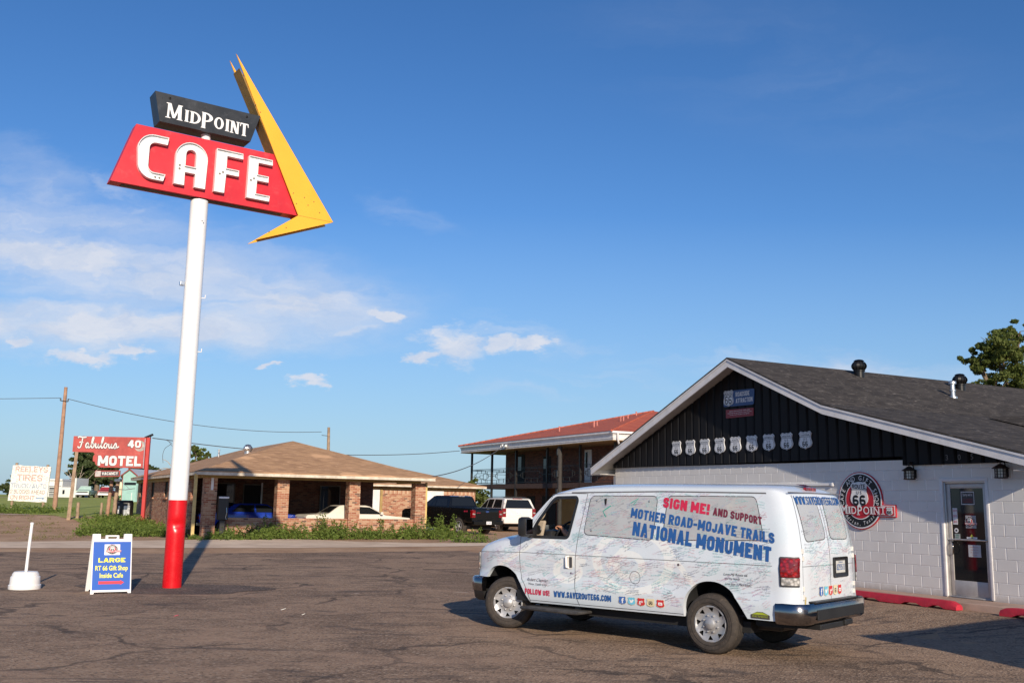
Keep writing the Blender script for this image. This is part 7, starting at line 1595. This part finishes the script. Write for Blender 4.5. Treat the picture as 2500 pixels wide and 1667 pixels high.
for s_, x, z, w, h in (('40', .89, 4.33, .66, .38), ('MOTEL', -.54, 3.41, 2.16, .50)):
    mb = MB(); mo = MB()
    for k, ((vs, fcs), (v2, f2)) in enumerate(zip(stext(s_, w, h, .25, bw=.52), stext(s_, w+.03, h+.04, .30, bw=.52))): mo.mesh([q(x-.03+a, z-.03+b, .113+.0003*(k % 5)) for a, b in v2], f2); mb.mesh([q(x+a, z+b, .119+.0003*(k % 5)) for a, b in vs], fcs)
    mo.build('letter_shadow', M_outl, pan, fix=False); mb.build('lettering', M_oldwhite, pan, fix=False)
mb = MB(); vs, fcs = cdt(arc(1.50, 4.42, .27, -150, 95, 16)+arc(1.42, 4.46, .20, 95, -150, 14)); mb.mesh([q(a, b, .1165) for a, b in vs], fcs); mb.build('bare_patch', mat('bare_metal', (.42, .38, .34), .7, var=.3), pan, fix=False)
mb = MB(); mb.bbox(1.80, 1.96, -.09, .09, zS-.3, 4.86, .01); mb.build('red_post', M_oldred2, fs); mb = MB(); mb.tube([(1.75, -.12, 3.3), (1.74, -.12, 4.78)], .022, 6); mb.build('conduit', M_steel, fs)
mb = MB(); mb.tube([(1.70, -.05, 4.84), (1.98, .25, 5.03)], .06, 8); mb.tube([(1.95, 0, 4.6), (1.9, .2, 4.95)], .025, 6); mb.build('top_bracket', M_plast, fs)
mb = MB(); mb.bbox(-.66, .58, -.05, .05, 2.86, 3.17, .008, fn=lambda p: (p[0], p[1], p[2]+.025*p[0])); vb = mb.build('vacancy_board', M_oldred, fs)
mb = MB(); mb.box(-.36, .54, -.056, -.05, 2.895, 3.135, fn=lambda p: (p[0], p[1], p[2]+.025*p[0])); mb.build('black_field', flat((.06, .055, .06)), vb); mb = MB(); mb.box(-.64, -.37, -.054, -.05, 2.88, 3.15, fn=lambda p: (p[0], p[1], p[2]+.025*p[0])); mb.build('blank_field', mat('pale_grey', (.48, .45, .43), .8, var=.3), vb)
mb = MB()
for k, (vs, fcs) in enumerate(stext('VACANCY', .80, .15, .20, bw=.55)): mb.mesh([(a-.31, -.059-.0004*(k % 5), b+2.94+.025*a) for a, b in vs], fcs)
mb.build('lettering', M_oldwhite, vb, fix=False); mb = MB(); mb.tube([(.3, 0, 3.15), (.45, 0, 3.33)], .012, 5); mb.tube([(-.3, 0, 3.15), (-.3, 0, 3.33)], .012, 5); mb.build('hanger', M_plast, vb)
# posts standing about under it
def post(label, x, y, x1, h, r, m=M_post, name='wooden_post', group='rough wooden posts near the motel sign', sq=False, zb=None):
    z = gz(x, y); t = thing(name, label, 'post', (x, y, z), 0, group); mb = MB(); rs = random.Random(int(abs(x)*50))
    k = 6; pts = [(x1*i/k+rs.gauss(0, .006), rs.gauss(0, .006), -.25+(h+.25)*i/k) for i in range(k+1)]; mb.tube(pts, [r*(1.05-.15*i/k) for i in range(k+1)], 4 if sq else 9); mb.build('shaft', m, t, smooth=None if sq else 50); return t
post('tall pale square post holding up the left end of the red motel sign', -21.98, 49.9, .13, 4.07-gz(-21.98, 49.9), .115, sq=True, name='sign_post')
post('short weathered post just right of the tall pale sign post', -22.02, 51, .0, .80, .085); post('short grey stake standing alone in the weed patch', -20.83, 51, .01, .80, .065)
post('leaning dark brown post, left one of the pair under the vacancy board', -20.93, 52, .13, 1.9, .10, M_postred); t = post('taller weathered post right of the leaning dark one, meter box on top', -20.57, 52, .10, 1.95, .10)
mb = MB(); mb.bbox(-.06, .26, -.12, .12, 1.83, 1.98, .02); mb.tube([(-.15, 0, 1.45), (.5, 0, 1.42), (1.0, 0, 1.5)], .018, 6); mb.tube([(.2, 0, 1.9), (.75, 0, 1.45)], .012, 5); mb.tube([(-.02, -.1, 1.6), (-.2, -.05, 1.45), (.1, 0, 1.75)], .012, 5); mb.build('meter_box', M_steel, t)
# dark bin
t = thing('storage_bin', 'rounded black plastic bin with two pale panels in the weeds below the sign', 'bin', (-21.05, 54.6, gz(-21.05, 54.6)+.12), R_(8))
mb = MB(); mb.bbox(-.43, .43, -.35, .35, -.3, .66, .10); mb.bbox(-.40, .40, -.32, .32, .60, .72, .05); mb.build('shell', M_plast, t, smooth=50); mb = MB(); mb.bbox(.06, .38, -.362, -.34, -.1, .44, .02); mb.build('side_panel', M_steel, t); mb = MB(); mb.bbox(-.24, -.14, -.362, -.34, .0, .42, .02); mb.build('side_panel', M_trim, t)
# billboard
BX, BY = -31.36, 65.0; zb = gz(BX, BY)
bb = thing('billboard', 'peeling white hand-painted board advertising a tyre shop two blocks ahead', 'billboard', (BX, BY, 0), R_(-2)); mb = MB(); rs = random.Random(9)
out = dens([(-1.32, 1.50), (1.24, 1.42), (1.34, 3.72), (-1.20, 3.80)], .25); out = [(a+rs.uniform(-.018, .018), b+rs.uniform(-.02, .02)) for a, b in out]; vs, fcs = cdt(out); n = len(out)
for d in (-.04, .04): mb.mesh([(a, d, b) for a, b in vs], fcs)
mb.mesh([(a, -.04, b) for a, b in out]+[(a, .04, b) for a, b in out], [(i, (i+1) % n, n+(i+1) % n, n+i) for i in range(n)])
M_peel, tt, pp = newmat('peeling_white'); c = tt.add('ShaderNodeTexCoord').outputs['Object']; nn = tt.noise(tt.mapping(c, (3, 1, 9)), 2.2, 6, .75); tt.put(pp.inputs['Base Color'], tt.mix(tt.mr(nn, .54, .60), (.78, .76, .72), (.42, .36, .29))); pp.inputs['Roughness'].default_value = .85
pan = mb.build('board', M_peel, bb, fix=False)
M_oldpaint = {}
for s_, u, z, w, h, col in (('REELEYS', -1.0, 3.36, 2.15, .36, (.42, .20, .17)), ('TIRES', -.85, 2.78, 1.70, .42, (.42, .20, .17)), ('TRUCK/AUTO', -1.22, 2.32, 2.38, .30, (.16, .26, .42)), ('2 BLOCKS AHEAD', -1.22, 1.95, 2.30, .26, (.24, .15, .14)), ('ON RIGHT', -1.18, 1.56, 1.62, .28, (.36, .17, .15))):
    mb = MB()
    for k, (vs, fcs) in enumerate(stext(s_, w, h, .17, bw=.6)): mb.mesh([(u+a, -.044-.0005*(k % 5), z+b-.03*(u+a)/2) for a, b in vs], fcs)
    m_, t2, p2 = newmat('worn_sign_paint'); c = t2.add('ShaderNodeTexCoord').outputs['Object']; nn = t2.noise(t2.mapping(c, (3, 1, 8)), 3.0, 6, .75); t2.put(p2.inputs['Base Color'], t2.mix(t2.mr(nn, .48, .60, .10, .9), col, (.72, .69, .64))); mb.build('lettering', m_, pan, fix=False)
mb = MB(); mb.mesh([(u, -.044, z) for u, z in ((.52, 1.66), (.95, 1.64), (.95, 1.60), (1.15, 1.67), (.95, 1.74), (.95, 1.70), (.52, 1.72))], [(0, 1, 2, 3, 4, 5, 6)]); mb.build('painted_arrow', flat((.16, .26, .42)), pan, fix=False)
for x in (-1.12, .96): mb = MB(); mb.tube([(x, .10, zb-.3), (x+.1, .10, 3.95 if x < 0 else 3.86)], .09, 8); mb.build('post', M_post, bb, smooth=50)
# poles and wires
t = thing('utility_pole', 'tall brown leaning utility pole left of the red motel sign', 'utility pole', (-28.22, 62, gz(-28.22, 62)), 0)
mb = MB(); mb.tube([(0, 0, -.4), (.03, 0, 4), (.02, 0, 8.55-gz(-28.2, 62)+.1)], [.145, .125, .10], 12); mb.build('shaft', M_postred, t, smooth=50); mb = MB(); mb.bar((-.2, -.1, 6.85), (.28, -.1, 6.80), .05); mb.lathe([(.05, 0), (.04, .1), (.05, .14)], 8, fn=lambda p: (p[0]-.2, p[1]-.1, p[2]+6.87)); mb.lathe([(.05, 0), (.04, .1), (.05, .14)], 8, fn=lambda p: (p[0]+.28, p[1]-.1, p[2]+6.82)); mb.build('insulator', M_plast, t)
t = thing('utility_pole', 'thin pale utility pole rising behind the brown office roof', 'utility pole', (-13.74, 75, gz(-13.74, 75)), 0); mb = MB(); mb.tube([(0, 0, -.4), (-.02, 0, 4), (-.1, 0, 7.36-gz(-13.74, 75))], [.15, .13, .10], 10); mb.build('shaft', M_post, t, smooth=50); mb = MB(); mb.bar((-.6, -.05, 6.25), (-.05, -.05, 6.20), .04); mb.build('insulator', M_plast, t)
t = thing('utility_pole', 'grey service pole standing in front of the two storey balcony', 'utility pole', tuple(G(14.35, 27.6, .3)), GR)
mb = MB(); mb.tube([(0, 0, -.3), (0, 0, 5.05)], .14, 12); mb.build('shaft', mat('grey_pole', (.045, .04, .038), .8, var=.3), t, smooth=50); mb = MB(); mb.bbox(-.22, -.10, -.12, .12, 3.2, 3.6, .02); mb.bbox(-.24, -.12, -.1, .1, 2.2, 2.5, .02); mb.bbox(-.2, -.1, -.08, .08, 4.5, 4.9, .03); mb.build('meter_box', M_plast, t)
def wire(label, pts, r=.018, name='power_line', m=None, group=None):
    mb = MB(); mb.tube(smoothp(pts, 8), r, 4); o = mb.build(name, m or M_plast, None, smooth=60, fix=False); tag(o, label, 'cable', group); return o
def sag(a, b, d): a, b = V(*a), V(*b); return [tuple(a+(b-a)*t-V(0, 0, d*4*t*(1-t))) for t in [i/8 for i in range(9)]]
M_wire = mat('dull_cable', (.10, .11, .12), .7)
wire('power line leaving the brown pole to the left edge', sag((-28.45, 61.9, 7.95), (-60, 62, 8.2), .35), .017, m=M_wire); wire('power line from the brown pole to the thin pole behind the roof', sag((-27.95, 61.9, 7.90), (-14.35, 74.9, 7.0), .65), .019, m=M_wire)
ge = G(14.0, 41.4, 5.6)
wire('twisted cable from the red motel sign to the two storey roof corner', sag((-18.2, 50.2, 4.85), tuple(ge), .55), .022, m=M_wire)
wire('slack service cable from the two storey fascia down to the office roof corner', sag(tuple(G(14.0, 34.2, 5.75)), tuple(G(1.7, 17.6, 3.02)), .35), .022, m=M_wire)
wire('loose curl of cable hanging beside the red motel sign', [(-17.5, 50.3, 4.75), (-17.25, 50.3, 4.6), (-17.55, 50.3, 4.35), (-17.65, 50.3, 4.0), (-17.6, 50.3, 3.6)], .012, 'hanging_cable', M_wire)
wire('thin cable end dangling right of the motel sign curl', [(-17.4, 50.3, 4.7), (-17.15, 50.3, 4.4), (-16.9, 50.3, 4.05)], .010, 'hanging_cable', M_wire)
# ------------------------------------------------------------------ across the field
M_teal = mat('teal_board', (.36, .58, .54), .8, var=.08, vscale=1.5); M_redtrim = mat('red_trim', (.36, .06, .05), .7); M_greyroof = mat('grey_roof', (.36, .40, .46), .6, var=.1)
t = thing('shed', 'pale teal gabled shed with red eaves beside the office side wall', 'shed', (-40.1, 105, gz(-40.1, 105)), R_(-22)); w = .95
mb = MB(); mb.prism([(-w, -.3), (w, -.3), (w, 2.75), (0, 3.32), (-w, 2.75)], lambda a, b, t_: (a, t_, b), 0, 7.0); mb.build('wall', M_teal, t)
mb = MB(); mb.prism([(-w-.18, 2.66), (0, 3.36), (0, 3.44), (-w-.18, 2.76)], lambda a, b, t_: (a, t_, b), -.15, 7.1); mb.prism([(w+.18, 2.66), (0, 3.36), (0, 3.44), (w+.18, 2.76)], lambda a, b, t_: (a, t_, b), -.15, 7.1); mb.build('roof', M_greyroof, t)
mb = MB(); mb.bar((-w-.18, -.17, 2.70), (0, -.17, 3.40), .04, .10); mb.bar((w+.18, -.17, 2.70), (0, -.17, 3.40), .04, .10); mb.bar((-w-.01, -.01, -.3), (-w-.01, -.01, 2.75), .05); mb.build('trim', M_redtrim, t); mb = MB(); mb.box(-.7, .85, -.03, -.001, 1.75, 2.02); mb.build('window', M_glassd, t); mb = MB(); mb.box(.35, .42, -.03, -.001, -.3, .95); mb.build('door_edge', M_trim, t)
M_farwhite = mat('far_white_wall', (.66, .66, .64), .8, var=.08)
t = thing('far_building', 'white single storey building with flat roof behind the tyre billboard', 'building', (-68.4, 150, gz(-68, 150)), 0)
mb = MB(); mb.box(-3.4, 1.0, 0, 6, -.3, 2.5); mb.box(1.0, 2.6, -.3, 6, -.3, 1.5); mb.box(2.6, 3.2, -.3, 4, -.3, 2.9); mb.box(.2, 1.0, -.2, .0, -.3, 1.6); mb.build('wall', M_farwhite, t); mb = MB(); mb.box(-3.6, 1.05, -.25, 6.2, 2.501, 2.72); mb.box(-3.6, .9, -.35, -.25, 1.65, 1.85); mb.build('roof', M_trim, t)
mb = MB(); mb.box(-.9, .6, -.06, -.001, .15, 1.4); w = mb.build('window', M_glassd, t); mb = MB()
for z in (.3, .55, .8, 1.05): mb.box(-.9, .6, -.09, -.061, z, z+.1)
mb.build('slat', M_farwhite, w); mb = MB(); mb.box(1.25, 1.55, -.36, -.301, .5, 1.1); mb.build('window', M_glassd, t)
t = thing('far_canopy', 'small white and red roadside canopy at the far left edge', 'canopy', (-95.6, 180, gz(-95, 180)), 0); mb = MB(); mb.bbox(-2.5, 1.0, -1.5, 1.5, 2.4, 3.9, .05); mb.build('top', M_farwhite, t); mb = MB(); mb.box(-2.45, .95, -1.53, -1.501, 2.9, 3.6); mb.build('red_band', flat((.45, .05, .05)), t); mb = MB(); mb.box(-.4, .1, -.2, .2, -.3, 2.4); mb.build('post', M_farwhite, t)
t = thing('garden_tractor', 'small green tractor with yellow wheels by the teal shed', 'tractor', (-42.9, 110, gz(-42.9, 110)), R_(12))
mb = MB(); mb.bbox(-.1, .75, -.22, .22, .32, .62, .06); mb.bbox(-.65, -.1, -.3, .3, .30, .42, .03); mb.build('body', flat((.03, .16, .03)), t); mb = MB(); mb.bbox(-.55, -.25, -.2, .2, .42, .55, .03); mb.bbox(-.62, -.52, -.2, .2, .5, .85, .03); mb.build('seat', flat((.6, .5, .03)), t)
for x, r, y in ((-.45, .32, .36), (-.45, .32, -.36), (.55, .22, .34), (.55, .22, -.34)):
    ty, fn = wheel(t, x, y, r, .16, fancy=False); mb = MB(); mb.lathe([(r*.6, .01), (.03, .02), (0, .02)], 14, fn=fn); mb.build('rim', flat((.75, .55, .03)), ty)
t = thing('red_trailer', 'low red trailer parked behind the green tractor', 'trailer', (-42.2, 113, gz(-42.2, 113)), R_(5)); mb = MB(); mb.bbox(-.7, .8, -.5, .5, .35, .85, .05); mb.build('bed', flat((.45, .03, .03)), t)
for y in (.55, -.55): wheel(t, 0, y, .28, .15, fancy=False)
t = thing('water_tank', 'cream tank half hidden behind the posts and shed', 'tank', (-54.0, 140, gz(-54, 140)), 0); mb = MB(); mb.lathe([(1.2, -.3), (1.25, .2), (1.25, 2.1), (1.0, 2.5), (.3, 2.75), (0, 2.8)], 20); mb.build('shell', mat('cream_tank', (.66, .60, .42), .7, var=.2, vscale=1), t, smooth=45)
